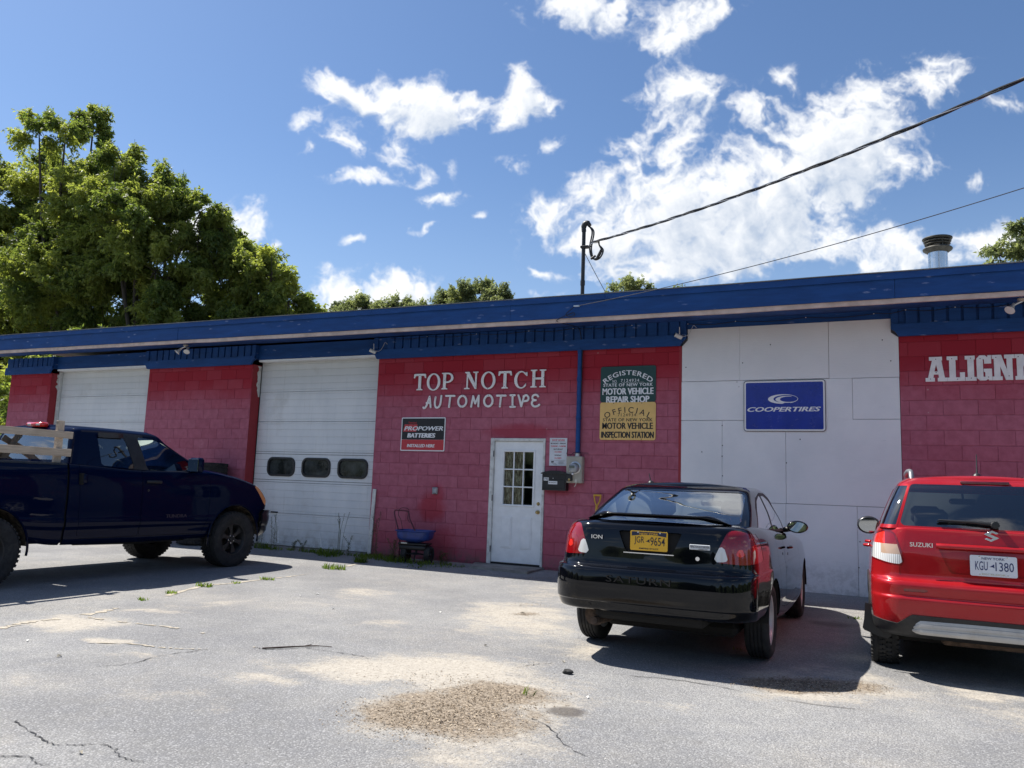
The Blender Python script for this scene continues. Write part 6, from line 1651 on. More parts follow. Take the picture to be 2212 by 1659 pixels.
    # rails, aerial, stop lamp, wiper
    for s in (1, -1):
        MB().tube(catmull([(.515 * s, .62, 1.545), (.517 * s, .66, 1.600), (.520 * s, .76, 1.632), (.530 * s, 1.2, 1.645), (.530 * s, 1.9, 1.640), (.515 * s, 2.25, 1.615), (.51 * s, 2.36, 1.565)], 6), .021, 10).build('roof_rail', mat('rail_grey', (.26, .27, .28), .4, metal=.6), car, auto=60)
    a = MB().lathe([(.040, -.01), (.030, .025), (.010, .042), (0, .045)], 16).tube([(0, 0, .03), (.006, .05, .20)], [.007, .004], 7).build('aerial', M_blackpl, car, auto=50); a.location = (-.02, .75, 1.590)
    MB().bbox(-.175, .165, .372, .40, 1.528, 1.553, .006).build('high_stop_lamp', mat('stop_lamp_dark', (.10, .004, .006), .15, coat=1.0), car, auto=50)
    w_ = MB().tube([(.02, .150, 1.222), (-.12, .150, 1.232), (-.35, .170, 1.238)], [.016, .011, .006], 8).lathe([(0, .10), (.026, .102), (.03, .13), (.03, .17)], 16, 'Y', (.03, 0, 1.218)).build('wiper', M_blackpl, car, auto=50)
    MB().box(-.36, .0, .158, .172, 1.222, 1.229).build('wiper_blade', M_rubber, w_)
    plate_no(car, (.0, .068, .912), 0, 'NEW YORK', 'KGU-1380', 'EXCELSIOR', mat('plate_white', build=wear((.72, .73, .75), .03, 9, .4, .0002)), mat('plate_blue', (.02, .03, .12), .5))
    text('maker_badge', 'SUZUKI', -.478, 1.040, .158, .034, 0, T(0, .104, 0), M_chrome, car, bold=.012, thick=.005)
    # emblem: a slanted S of two hooked bars
    S1 = [(-.048, .006), (.014, .040), (.014, .026), (.030, .034), (.040, .028), (-.004, .002), (-.020, .010), (-.014, .004), (.048, -.006), (-.014, -.040), (-.014, -.026), (-.030, -.034), (-.040, -.028), (.004, -.002), (.020, -.010), (.014, -.004)]
    S1 = [(-.050, .012), (.004, .042), (.046, .024), (.030, .015), (.006, .026), (-.012, .016), (.048, -.012), (-.004, -.042), (-.046, -.024), (-.030, -.015), (-.006, -.026), (.012, -.016)]
    loops_obj('emblem', [S1], T(0, .108, 1.134), .004, mat('emblem_chrome', (.55, .62, .72), .15, metal=1.0), car, .001)
    # wing mirrors
    for s in (1, -1):
        mr = MB(); mr.sphere((.895 * s, 2.78, 1.100), (.120, .085, .098), 20, 14); mr.V = [(x, max(y, 2.735), z) for x, y, z in mr.V]
        mo = mr.build('wing_mirror', mat('mirror_black', (.02, .02, .022), .3, coat=.5), car, smooth=True)
        MB().tube([(.74 * s, 2.86, 1.05), (.82 * s, 2.82, 1.07)], .03, 8).build('mirror_arm', M_trim, mo, auto=60)
        g_ = MB(); g_.lathe([(0, 0), (.05, 0), (.052, .002)], 24, 'Y'); g_.V = [(.893 * s + a * 1.92, 2.731, 1.100 + c * 1.52) for a, b, c in g_.V]; g_.build('mirror_glass', M_mirror, mo)
    MB().box(-.72, .72, .30, 3.3, .36, .42).build('cabin_floor', M_int, car)
    MB().bbox(-.72, .72, 2.75, 3.35, .75, 1.04, .05).build('dashboard', M_int, car, auto=50)
    for x in (-.37, .37): seat(car, x, 1.95, .62, M_int, .24, .52)
    for x in (-.37, .37): seat(car, x, .98, .62, M_int, .28, .50)
    MB().bbox(-.10, .10, .93, 1.0, 1.13, 1.24, .03).build('headrest', M_int, car, auto=50)
    MB().bbox(-.13, .12, 2.35, 2.39, 1.36, 1.42, .02).tube([(0, 2.38, 1.41), (0, 2.46, 1.47)], .012, 6).build('interior_mirror', M_blackpl, car, auto=50)
    return car
make_hatch()

# ================================================================== NAVY PICKUP
def make_pickup():
    car = thing('parked_pickup', 'dark blue pickup with black wheels and pine rails, parked at the left', 'truck', (-2.369, -2.667, -.094), math.radians(-1.1))
    P = paint('pickup_navy', (.001, .0045, .024), .0, .006, .10, coatw=.38, spec=.0)
    keys = [-4.85, -3.7, -2.78, -1.7, -.6, 0, .55, .95]; k = [.985, 1, 1, 1, 1, 1.0, .985, .92]
    def L(z, w, yr, yf, bf=.14, rc=(.07, .08), fc=(.30, .25), d=1, kk=None): return dict(z=z, w=w, yr=yr, yf=yf, br=.015, bf=bf, rc=rc, fc=fc, k=kk or k, d=d)
    lev = [L([.62, .60, .46, .45, .46, .52, .52, .52], .93, -4.78, .78), L([.66, .64, .52, .51, .52, .56, .56, .56], .975, -4.80, .80), L([.71, .70, .64, .64, .64, .66, .64, .64], .985, -4.80, .80, d=.6), L([.74, .74, .69, .69, .69, .70, .68, .67], 1.005, -4.80, .81, d=.5), L([.80, .80, .765, .765, .765, .77, .75, .72], 1.008, -4.80, .82, d=.5), L([.83, .83, .80, .80, .80, .80, .78, .76], .995, -4.80, .81, d=.5),
           L([1.05, 1.05, 1.02, 1.02, 1.02, 1.02, .99, .93], 1.00, -4.80, .86), L([1.25, 1.25, 1.22, 1.20, 1.20, 1.20, 1.10, 1.03], .99, -4.80, .80), L([1.40, 1.40, 1.37, 1.33, 1.33, 1.28, 1.17, 1.09], .968, -4.79, .74), L([1.452, 1.452, 1.45, 1.40, 1.40, 1.335, 1.21, 1.13], .945, -4.78, .69, d=.6), L([1.462, 1.462, 1.46, 1.42, 1.43, 1.36, 1.23, 1.15], .90, -4.76, .65, d=.6), L([1.462, 1.462, 1.46, 1.425, 1.445, 1.375, 1.245, 1.17], .86, -4.75, .60)]
    R = body_rings(lev, keys, 54, 10, 12, 110)
    body = both_sides(grid_poly(np.concatenate([R, cap_rings(R[-1], .045, 12)])))
    gk = [-2.78, -2.2, -1.4, -.9, -.2]; gkk = [.99, 1, 1, .975, .90]
    def G(z, w, yr, yf, rc, fc, bf=.22): return dict(z=z, w=w, yr=yr, yf=yf, br=.02, bf=bf, rc=rc, fc=fc, k=gkk, d=1)
    gl = [G([1.445, 1.435, 1.405, 1.41, 1.44], .935, -2.74, -.30, (.09, .09), (.2, .32)), G([1.60, 1.60, 1.58, 1.58, 1.58], .885, -2.70, -.62, (.10, .10), (.2, .32)), G([1.78, 1.785, 1.775, 1.76, 1.74], .820, -2.655, -.98, (.10, .10), (.18, .3)),
          G([1.885, 1.905, 1.90, 1.87, 1.84], .765, -2.62, -1.18, (.10, .10), (.16, .28), .18), G([1.925, 1.945, 1.94, 1.91, 1.88], .69, -2.57, -1.30, (.12, .10), (.14, .25), .16)]
    GR = body_rings(gl, gk, 44, 14, 12, 60)
    gh = both_sides(grid_poly(np.concatenate([GR, cap_rings(GR[-1], .03, 10)])))
    Mg = mat('pickup_glass', build=None) if 0 else M_glass
    wr_ = rnd([(-2.30, 1.455), (-2.315, 1.855), (-1.955, 1.865), (-1.90, 1.80), (-1.80, 1.425)], .04)
    wf_ = rnd([(-1.715, 1.862), (-1.46, 1.845), (-1.22, 1.775), (-1.00, 1.65), (-.82, 1.50), (-.78, 1.41), (-1.60, 1.415)], .05)
    for nm, q, mg in (('rear_side_window', wr_, M_glassp), ('side_window', wf_, M_glassc)):
        g, gh = split(gh, side_f(q, 0, .3))
        for s in (1, -1):
            a, _ = pick(g, lambda C, M, s=s: C[:, 0] * s > 0); shell_obj(nm, a, mg, car, .004, -.006)
    g, gh = split(gh, rear_f(rnd([(-.80, 1.50), (.80, 1.50), (.68, 1.86), (-.68, 1.86)], .06), 0, -2.3)); shell_obj('rear_window', g, M_glass, car, .004, -.004)
    g, gh = split(gh, rear_f(rnd([(-.86, 1.47), (.86, 1.47), (.70, 1.865), (-.70, 1.865)], .06), 0, 1e9, ymin=-1.6)); shell_obj('windscreen', g, M_glassc, car, .004, -.004)
    trim = rnd([(-2.335, 1.43), (-2.345, 1.895), (-1.46, 1.885), (-1.20, 1.815), (-.96, 1.68), (-.76, 1.50), (-.70, 1.39)], .04)
    t_, gh = split(gh, side_f(trim, 0, .3))
    # the door frames are body colour; only the middle pillar is black
    pil, t2 = split(t_, side_f([(-1.935, 1.40), (-1.90, 1.40), (-1.93, 1.90), (-1.62, 1.90), (-1.58, 1.40), (-1.80, 1.38)], 0, .3))
    for s in (1, -1):
        shell_obj('pillar_trim', pick(pil, lambda C, M, s=s: C[:, 0] * s > 0)[0], M_trim, car, .01, .001); shell_obj('door_frame', pick(t2, lambda C, M, s=s: C[:, 0] * s > 0)[0], P, car, .01, -.001)
    shell_obj('roof', gh, P, car, .02)
    for s in (1, -1):   # smoked wind deflectors
        MB().prism([(-2.32, 1.878), (-1.95, 1.885), (-1.945, 1.825), (-2.31, 1.815)], .815 * s, .823 * s, 'YZ').build('wind_deflector', mat('smoked', (.012, .012, .013), .12, coat=1.0), car)
    # ---- lower body parts
    ARC = [(-3.70, .44), (0, .44)]
    _, body = split(body, arch_f(ARC, .50, .5))
    bedin, body = pick(body, lambda C, M: (C[:, 1] < -2.80) & (np.abs(C[:, 0]) < .84) & (C[:, 2] > 1.40))
    _, body = pick(body, lambda C, M: (C[:, 2] > 1.38) & (np.abs(C[:, 0]) < .80) & (C[:, 1] > -2.8) & (C[:, 1] < -.85))
    bed, body = split(body, lambda V, N: V[:, 1] + 2.785); _, cabp = split(body, lambda V, N: V[:, 1] + 2.755)
    rp, bed = split(bed, lambda V, N: 1.435 - V[:, 2])
    tg, bed = split(bed, lambda V, N: np.maximum(np.abs(V[:, 0]) - .78, V[:, 1] + 4.72))
    shell_obj('tailgate', tg, P, car, .02, -.001)
    tlm, bed = split(bed, lambda V, N: np.maximum(np.maximum(V[:, 1] + 4.62, 1.0 - V[:, 2]), .79 - np.abs(V[:, 0])))
    for s in (1, -1):
        a, _ = pick(tlm, lambda C, M, s=s: C[:, 0] * s > 0); shell_obj('tail_light', a, M_lensr, car, .02)
    for s in (1, -1):
        a, _ = pick(bed, lambda C, M, s=s: C[:, 0] * s > 0); shell_obj('bed_side', a, P, car, .02)
        a, _ = pick(rp, lambda C, M, s=s: C[:, 0] * s > 0); shell_obj('bed_rail_cap', a, M_trim, car, .03, .004)
    MB().box(-.85, .85, -4.72, -2.80, .93, .96).box(-.85, -.82, -4.72, -2.80, .96, 1.44).box(.82, .85, -4.72, -2.80, .96, 1.44).box(-.85, .85, -2.84, -2.80, .96, 1.455).box(-.85, .85, -4.73, -4.70, .96, 1.455).build('bed_tub', M_trim, car)
    fb, cabp = split(cabp, lambda V, N: np.maximum(V[:, 2] - .86, .50 - V[:, 1]))
    shell_obj('front_bumper', fb, mat('bumper_black', build=wear((.012, .013, .018), .2, 8, .35, .0006), coat=.6), car, .03, .085)
    hl, cabp = split(cabp, lambda V, N: np.maximum(seg_sdf(V[:, 1], V[:, 2], rnd([(.40, 1.235), (.95, 1.19), (.95, .93), (.62, .93), (.50, 1.09)], .04)), .42 - np.abs(V[:, 0])))
    for s in (1, -1):
        a, _ = pick(hl, lambda C, M, s=s: C[:, 0] * s > 0)
        am, cl_ = split(a, lambda V, N: V[:, 1] - .66)
        h = shell_obj('headlight', cl_, M_lensw, car, .02); shell_obj('side_marker', am, M_lenso, h or car, .02)
    hood, cabp = split(cabp, lambda V, N: np.maximum(np.maximum(np.abs(V[:, 0]) - .80, -.62 - V[:, 1]), 1.19 - V[:, 2]))
    shell_obj('hood', hood, P, car, .015, .004)
    for nm, dp in (('rear_door', [(-2.30, .55), (-1.705, .55), (-1.71, 1.50), (-2.62, 1.50), (-2.60, 1.0), (-2.52, .75)]), ('door', [(-1.685, .55), (-.66, .55), (-.56, .80), (-.52, 1.10), (-.56, 1.50), (-1.69, 1.50)])):
        dp = [(-2.585, .53), (-1.70, .53), (-1.705, 1.50), (-2.63, 1.50)] if nm == 'rear_door' else [(-1.69, .53), (-.62, .53), (-.53, .80), (-.52, 1.20), (-.58, 1.50), (-1.695, 1.50)]
        dr, cabp = split(cabp, side_f(rnd(dp, .04), 0, .45))
        for s in (1, -1):
            a, _ = pick(dr, lambda C, M, s=s: C[:, 0] * s > 0)
            d = shell_obj(nm, split(a, side_f(rnd(dp, .04), .0045, .3))[0], P, car, .015, 0)
            if nm == 'rear_door':
                MB().bbox(.955 * s if s > 0 else -1.012, 1.012 if s > 0 else -.955, -2.63, -2.57, 1.20, 1.345, .008).build('handle_recess', M_black, d)
                MB().bbox(.995 * s if s > 0 else -1.02, 1.02 if s > 0 else -.995, -2.595, -2.53, 1.215, 1.335, .012).build('door_handle', P, d, auto=50)
            else:
                MB().bbox(min(.99 * s, 1.018 * s), max(.99 * s, 1.018 * s), -1.65, -1.40, 1.238, 1.275, .012).build('door_handle', M_trim, d, auto=50)
                MB().lathe([(0, .006), (.016, .006), (.018, 0)], 12, 'X', (1.0 * s, -1.61, 1.14)).build('lock', M_trim, d)
                tx = text('badge', 'TUNDRA', 0, 0, .36, .046, 0, Matrix.Translation((1.002 * s, -1.11, .79)) @ Matrix.Rotation(math.radians(90 * s), 4, 'Z'), mat('badge_black', (.02, .022, .04), .3, coat=1), d, bold=.02, thick=.006)
    shell_obj('cab_body', cabp, P, car, .015)
    keep = both_sides(grid_poly(R[2:-2])); _, keep = split(keep, arch_f(ARC, .52, .5))
    keep, _ = pick(keep, lambda C, M: (C[:, 2] < 1.40))
    shell_obj('inner_shell', keep, M_under, car, 0, -.035, rim=False)
    MB().box(-.80, .80, -2.70, -.2, .48, .55).build('cabin_floor', M_int, car)
    MB().bbox(-.55, .55, -4.6, .6, .46, .60, .03).tube([(.62, -4.2, .52), (.60, -2.6, .50), (.58, -1.2, .47)], .045, 10).tube([(.80, -2.5, .47), (.84, -1.6, .45), (.82, -.8, .46)], .035, 8).bbox(.2, .75, -2.3, -1.3, .42, .55, .04).build('underbody', M_under, car)
    MB().tube([(-.8, -3.7, .42), (.8, -3.7, .42)], .06, 10).lathe([(0, -.14), (.14, -.10), (.16, 0), (.14, .10), (0, .14)], 16, 'Y', (0, -3.7, .42)).build('rear_axle', M_under, car)
    mudm = mat('muddy_liner', build=wear((.08, .06, .04), .6, 16, .95, .01, dirt=(.26, .20, .13), dirt_amt=.8))
    for (y, z) in ARC:
        for s in (1, -1): arch_liner(car, .50 * s, .985 * s, y, z, .498, mudm)
        for s in (1, -1):   # rolled arch lip
            pts = [(.995 * s, y + .502 * math.cos(a), z + .502 * math.sin(a)) for a in np.linspace(-.05 * PI, 1.05 * PI, 30)]
            MB().tube(pts, .014, 6).build('arch_lip', P, car, auto=60)
    bw = mat('black_wheel', build=wear((.018, .018, .019), .3, 12, .5, .0008, dirt=(.10, .085, .06), dirt_amt=.3))
    for (y, _) in ARC:
        for s in (1, -1): wheel(car, .885 * s, y, .418, s, .418, .285, .235, 'star', bw, 6, lug=True)
    for s in (1, -1): MB().prism([(-.44, .50), (-.50, .80), (-.48, .80), (-.42, .48)], .70 * s, .96 * s, 'YZ').build('mud_flap', M_blackpl, car)
    # mirrors
    for s in (1, -1):
        mr = MB().bbox(min(.98 * s, 1.22 * s), max(.98 * s, 1.22 * s), -.98, -.86, 1.40, 1.62, .035)
        mo = mr.build('wing_mirror', P, car, auto=50)
        MB().tube([(.86 * s, -.80, 1.42), (1.02 * s, -.88, 1.46)], .035, 8).build('mirror_arm', M_trim, mo, auto=60)
        MB().bbox(min(1.0 * s, 1.20 * s), max(1.0 * s, 1.20 * s), -.987, -.981, 1.42, 1.60, .002).build('mirror_glass', M_mirror, mo)
    MB().bbox(-.17, .17, -2.66, -2.56, 1.925, 1.985, .015).build('high_stop_lamp', M_lensr2, car, auto=50)
    for x in (-.09, .09): MB().bbox(x - .04, x + .04, -2.668, -2.658, 1.94, 1.965, .004).build('cargo_lamp', M_lensw, car)
    # cabin
    MB().bbox(-.84, .84, -1.02, -.35, .95, 1.43, .06).build('dashboard', mat('dash_pale', (.50, .53, .50), .7), car, auto=50)
    for x in (-.42, .42): seat(car, x, -1.75, .85, mat('seat_tan', (.12, .11, .10), .9), .27, .60)
    MB().bbox(-.78, .78, -2.62, -2.48, .8, 1.50, .05).build('rear_bench', M_int, car, auto=50)
    st = [(-.42 + .19 * math.cos(a), -1.02 - .05 * math.sin(a), 1.36 + .19 * math.sin(a)) for a in np.linspace(0, 2 * PI, 24, endpoint=False)]
    MB().tube(st, .016, 8, closed=True).tube([(-.60, -1.02, 1.36), (-.24, -1.02, 1.36)], .018, 6).tube([(-.42, -1.02, 1.36), (-.42, -.85, 1.25)], .03, 6).build('steering_wheel', M_blackpl, car, auto=60)
    MB().bbox(-.12, .12, -1.32, -1.28, 1.76, 1.82, .015).tube([(0, -1.28, 1.8), (0, -1.2, 1.86)], .01, 6).build('interior_mirror', M_blackpl, car, auto=50)
    return car
make_pickup()
# ---- pine rails standing in the bed (cargo rack, lifts off)
t = thing('cargo_rack', 'rough pine board rack standing in the bed of the blue pickup', 'rack', (-2.369, -2.667, -.094), math.radians(-1.1))
for s, hi in ((.80, 1), (-.74, 0)):
    for y in (-2.83, -3.75, -4.6):
        MB().bbox(s - .02, s + .02, y - .045, y + .045, 1.0, 1.985 - .02 * abs(y + 2.83), .003).build('post', M_wood, t)
    for z0, z1 in ((1.775, 1.86), (1.55, 1.645)):
        o = MB().bbox(-1.02, 1.02, -.017, .017, -(z1 - z0) / 2, (z1 - z0) / 2, .003).build('board', M_wood, t)
        o.location = (s + (.037 if s > 0 else -.037), -3.70, (z0 + z1) / 2 - .0); o.rotation_euler = (0, math.radians(.4 if s > 0 else .0), math.radians(90))
o = MB().bbox(-.80, .80, -.017, .017, -.045, .045, .003).build('board', M_wood, t); o.location = (.03, -4.67, 1.62)

# ================================================================== TREES
def f_leaf(lo, hi, tl, gloss=.35):
    def f(t, b):
        out = t.n['Material Output']; A = t.new('ShaderNodeAttribute', attribute_name='tone').outputs['Fac']
        n = t.noise(t.pos(), .7, 3)
        k = t.math('ADD', t.math('MULTIPLY', A, .7), t.math('MULTIPLY', n, .4))
        c = t.mix(t.ramp(k, .2, .85), lo, hi)
        t.put(b.inputs['Base Color'], c); b.inputs['Roughness'].default_value = .5; b.inputs['Specular IOR Level'].default_value = gloss
        tr = t.new('ShaderNodeBsdfTranslucent'); t.put(tr.inputs[0], t.mix(1.0, c, tl, 'MULTIPLY'))
        mx = t.new('ShaderNodeMixShader'); mx.inputs[0].default_value = .55
        t.l.new(b.outputs[0], mx.inputs[1]); t.l.new(tr.outputs[0], mx.inputs[2]); t.l.new(mx.outputs[0], out.inputs[0])
    return f
M_leaf = mat('maple_leaf', build=f_leaf((.085, .125, .035), (.27, .30, .085), (1.9, 1.9, 1.0)))
M_leaf2 = mat('locust_leaf', build=f_leaf((.12, .15, .075), (.28, .31, .15), (1.6, 1.6, 1.1)))
M_leafy = mat('yellow_leaf', build=f_leaf((.11, .15, .02), (.27, .28, .035), (1.8, 1.8, .8)))
def f_bark(t, b):
    c = t.pos(); n = t.noise(t.scl(c, (6, 6, 1.2)), 3, 6, .7)
    t.put(b.inputs['Base Color'], t.mix(n, (.03, .025, .02), (.085, .07, .055))); b.inputs['Roughness'].default_value = .9; t.put(b.inputs['Normal'], t.bump(n, .7, .03))
M_bark = mat('bark', build=f_bark)
def leaf_mesh(name, lobes, dens, L, W, m, seed, droop=.55, leaflets=5, twig=.55, mats=None, out_bias=.45):
    """lobes: (x, y, z, r). Leafy sprays all through each lobe, denser outside, each spray a drooping twig of compound leaves."""
    rg = np.random.default_rng(seed); Cs = []; Ts = []; Ns = []
    for (x, y, z, r) in lobes:
        r = max(.22, r * 1.0 - .30) if r < 3 else r
        n = int(dens * r * r * 7.0) + 22
        d = rg.normal(size=(n, 3)); d /= np.linalg.norm(d, axis=1, keepdims=True)
        rad = r * (out_bias + (1 - out_bias) * rg.random(n) ** .6) * (1 + .22 * np.sin(d[:, 0] * 5 + x) * np.sin(d[:, 1] * 4 + y) * np.sin(d[:, 2] * 5 + z)) * rg.uniform(.62, 1.18, n)
        # clumps: pull sprays towards random knots on the lobe
        kn = rg.normal(size=(max(6, int(9 * r)), 3)); kn /= np.linalg.norm(kn, axis=1, keepdims=True)
        j = (d @ kn.T).argmax(1); d2 = d * .50 + kn[j] * .50 + rg.normal(size=(n, 3)) * .05; d2 /= np.linalg.norm(d2, axis=1, keepdims=True)
        Cs.append(np.array([x, y, z]) + d2 * rad[:, None] * [1, 1, 1.05]); dd = d2 * .8 + [0, 0, .55]; Ts.append(dd / np.linalg.norm(dd, axis=1, keepdims=True))
        Ns.append(np.clip((rg.random(len(kn))[j]) * .6 + rg.random(n) * .4, 0, 1))
    C = np.vstack(Cs); D = np.vstack(Ts); tone = np.concatenate(Ns); n = len(C)
    k = 5          # leaves along each twig
    V = []; tn = []
    for i in range(k):
        s = (i + .5) / k
        base = C + D * twig * s + np.array([0, 0, -1]) * (droop * twig * s * s)[None if np.ndim(s) else ...] if 0 else C + D * (twig * s) + np.array([0, 0, -droop * twig * s * s])
        ax = D * .35 + rg.normal(size=(n, 3)) * .75 + [0, 0, -.25]; ax /= np.linalg.norm(ax, axis=1, keepdims=True)
        for q in range(leaflets):
            f = (q - (leaflets - 1) / 2) / max(1, (leaflets - 1) / 2)
            sd = np.cross(ax, rg.normal(size=(n, 3))); sd /= np.maximum(np.linalg.norm(sd, axis=1, keepdims=True), 1e-6)
            ld = ax * .75 + sd * f * .8 + [0, 0, -.62 * droop * 1.6]; ld /= np.linalg.norm(ld, axis=1, keepdims=True)
            p0 = base + ax * (L * .55 * (1 - abs(f)))
            wv = np.cross(ld, rg.normal(size=(n, 3))); wv /= np.maximum(np.linalg.norm(wv, axis=1, keepdims=True), 1e-6)
            l = L * rg.uniform(.7, 1.15, n)[:, None]; w = W * rg.uniform(.8, 1.2, n)[:, None]
            nr = np.cross(ld, wv)
            V.append(np.stack([p0, p0 + ld * l * .45 + wv * w * .5 + nr * w * .12, p0 + ld * l, p0 + ld * l * .45 - wv * w * .5 + nr * w * .12], 1)); tn.append(tone)
    V = np.concatenate(V).reshape(-1, 3); F = np.arange(len(V)).reshape(-1, 4); tn = np.repeat(np.concatenate(tn), 4)
    me = np_mesh(name, V, F, m)
    at = me.attributes.new('tone', 'FLOAT', 'POINT'); at.data.foreach_set('value', tn.astype(np.float32))
    return me
def tree(name, label, base, lobes, dens=60, L=.165, W=.056, m=M_leaf, seed=1, trunk_r=.28, cat='tree', droop=.55, twig=.55, stems=1, group=None, bare=None, leaflets=5):
    t = thing(name, label, cat, base, 0, group)
    b = Vector(base); loc = [(x - b.x, y - b.y, z - b.z, r) for (x, y, z, r) in lobes]
    cr = link(bpy.data.objects.new('crown', leaf_mesh('crown', loc, dens, L, W, m, seed, droop, leaflets, twig)), t)
    rs = random.Random(seed); top = max(z for _, _, z, _ in loc); mb = MB(); cx = sum(l[0] for l in loc) / len(loc); cy = sum(l[1] for l in loc) / len(loc)
    fork = Vector((cx * .35, cy * .35, top * .30))
    mb.tube(catmull([(0, 0, -.2), (cx * .1 + .1, cy * .1, top * .12), tuple(fork)], 6), [trunk_r * (1.25 - .55 * i / 12) for i in range(13)], 10)
    mb.build('trunk', M_bark, t, smooth=True)
    mb = MB()
    for (x, y, z, r) in loc:
        e = Vector((x, y, z)); mid = fork.lerp(e, .5) + Vector((rs.uniform(-.5, .5), rs.uniform(-.5, .5), rs.uniform(.1, .7)))
        P = catmull([tuple(fork - Vector((0, 0, .5))), tuple(mid), tuple(e)], 6); R0 = trunk_r * .42
        mb.tube(P, [R0 * (1 - .82 * i / (len(P) - 1)) for i in range(len(P))], 6)
        for k in range(5):
            d = Vector((rs.gauss(0, 1), rs.gauss(0, 1), rs.gauss(.3, .8))).normalized() * r * .95
            mb.tube([tuple(e - d * .25), tuple(e + d * .4 + Vector((0, 0, .1))), tuple(e + d)], [R0 * .22, R0 * .12, .008], 5)
    mb.build('limb', M_bark, t, smooth=True)
    if bare:
        mb = MB()
        for (p, q) in bare: mb.tube([tuple(Vector(p) - b), tuple(Vector(p).lerp(Vector(q), .5) - b + Vector((.03, 0, 0))), tuple(Vector(q) - b)], [.018, .012, .006], 5)
        mb.build('bare_twig', M_bark, t)
    return t
def J(L, y, jy, seed):
    r = random.Random(seed); return [(x, y + r.uniform(-jy, jy), z, q) for (x, z, q) in L]
GRP = 'tall maples behind the left end of the shop'
tree('maple_tree', 'large bushy maple at the far left edge, behind the shop roof', (-27.5, 9.5, -.1), J([(-29.0,14.6,1.4),(-27.7,15.6,1.0),(-26.4,14.9,.9),(-28.2,13,1.9),(-26,13.2,1.7),(-27,11,2.1),(-29.3,10.5,2.1),(-25.5,10.8,1.9),(-27.5,8.5,2.2),(-25.5,8,2),(-29.5,8,2.1),(-27,6,2.2),(-24.8,5.5,2),(-30.5,12,1.8),(-29,4.5,2.2)], 9.5, 1.8, 1), 60, seed=11, group=GRP)
tree('maple_tree', 'tallest maple with a narrow spire of leaves, second from the left', (-22.8, 9, -.1), J([(-24.5,17.1,.80),(-24.4,16.4,.95),(-24.0,15.3,1.0),(-22.4,15.2,.75),(-22.9,14.4,.9),(-23.3,13.6,1.3),(-24.5,12.7,1.3),(-22,12.4,1.4),(-21.0,12.8,.8),(-23.5,11,1.9),(-21.3,10.8,1.9),(-22.5,8.8,2.1),(-20.8,8.3,1.9),(-24,7.2,1.8),(-21.8,6.3,2),(-23,4.2,2)], 9, 1.5, 2), 60, seed=12, group=GRP)
tree('maple_tree', 'broad maple with a rounded shoulder, right of the tallest one', (-18.2, 9.3, -.1), J([(-19.9,13.6,1.0),(-18.8,12.7,1.15),(-17.6,12.0,1.15),(-16.4,11.5,1.0),(-16.4,10.7,1.0),(-19.6,11.8,1.5),(-17.8,10.9,1.5),(-16.8,10.4,1.0),(-19.3,9.7,1.9),(-17.4,8.9,1.6),(-18.8,7.6,1.9),(-17,7.0,1.5),(-19.5,5.8,2),(-17.3,5.0,1.9),(-18.5,3.2,2)], 9.3, 1.3, 3), 62, seed=13, group=GRP, bare=[((-20.5,9,13.2),(-20.7,9,14.6)),((-20.0,9.2,13.5),(-20.1,9.2,15.0)),((-17.4,9.3,12.0),(-17.2,9.3,13.3))])
tree('maple_tree', 'lower maple leaning out over the roof, rightmost of the big ones', (-14.9, 12.4, -.1), J([(-16.6,10.6,1.0),(-15.9,11.0,.8),(-15.0,9.9,1.1),(-14.1,9.4,1.1),(-13.1,8.8,.9),(-12.7,7.9,1.0),(-12.3,7.2,.9),(-15.0,8.9,1.3),(-14.5,8.4,1.5),(-16.0,8.9,1.5),(-15.8,7.2,1.6),(-14.2,6.8,1.5),(-13.0,6.2,1.1),(-15.2,5.2,1.7)], 11, .9, 4), 66, seed=14, trunk_r=.22, group=GRP)
tree('undergrowth_bush', 'dark overgrown bush beside the far left end of the shop', (-14.6, 3.5, -.1), [(-13.6,3.2,1.6,1.4),(-13.9,4.5,3.2,1.3),(-15.6,3.6,2.2,1.8),(-15.5,5.2,4.3,1.6),(-17.8,4.0,2.4,1.9),(-17.5,6,4.6,1.7),(-13.2,5.5,4.6,1.0)], 60, seed=15, trunk_r=.10, cat='bush')
tree('small_tree', 'small yellow-green tree just right of the big maples, over the roof edge', (-19.2, 21, -.1), [(-19.8,20,9.0,1.35),(-18.5,20.3,8.9,1.1),(-20.6,20.2,8.0,1.5),(-18.8,20.6,7.4,1.6),(-17.6,20.2,8.4,.7)], 60, .18, .06, M_leafy, 16, .18)
HG = 'feathery trees far behind the roof'
def locust(label, base, lobes, seed, r=.2):
    lobes = [(a, b, c + .28, d + .22) for a, b, c, d in lobes]
    return tree('locust_tree', label, base, lobes, 85, .13, .045, M_leaf2, seed, r, droop=.35, twig=.5, group=HG, leaflets=6)
locust('feathery pale green tree, leftmost of those peeking over the roof', (-20.2, 25, -.1), [(-21.2,25,10.9,.7),(-20.4,25.2,11.15,.75),(-19.6,25,11.1,.65),(-20.8,25,10.0,1.2),(-19.7,25.2,9.6,1.2),(-19.0,25,10.7,.5)], 21)
locust('feathery pale green tree, low and second from the left over the roof', (-17.2, 25, -.1), [(-18.3,25,10.8,.7),(-17.3,25.1,10.9,.65),(-16.4,25,10.6,.6),(-17.6,25,9.8,1.2),(-16.6,25,9.6,1.1)], 22)
locust('wide feathery tree peeking over the middle of the roof', (-12.5, 25.5, -.1), [(-15.0,25,10.6,.8),(-14.0,25.3,11.0,.9),(-13.0,25,11.2,.9),(-12.0,25.2,11.15,.95),(-11.0,25,10.9,.8),(-10.2,25,10.5,.6),(-13.6,25.2,9.8,1.4),(-11.6,25.2,9.6,1.4)], 23)
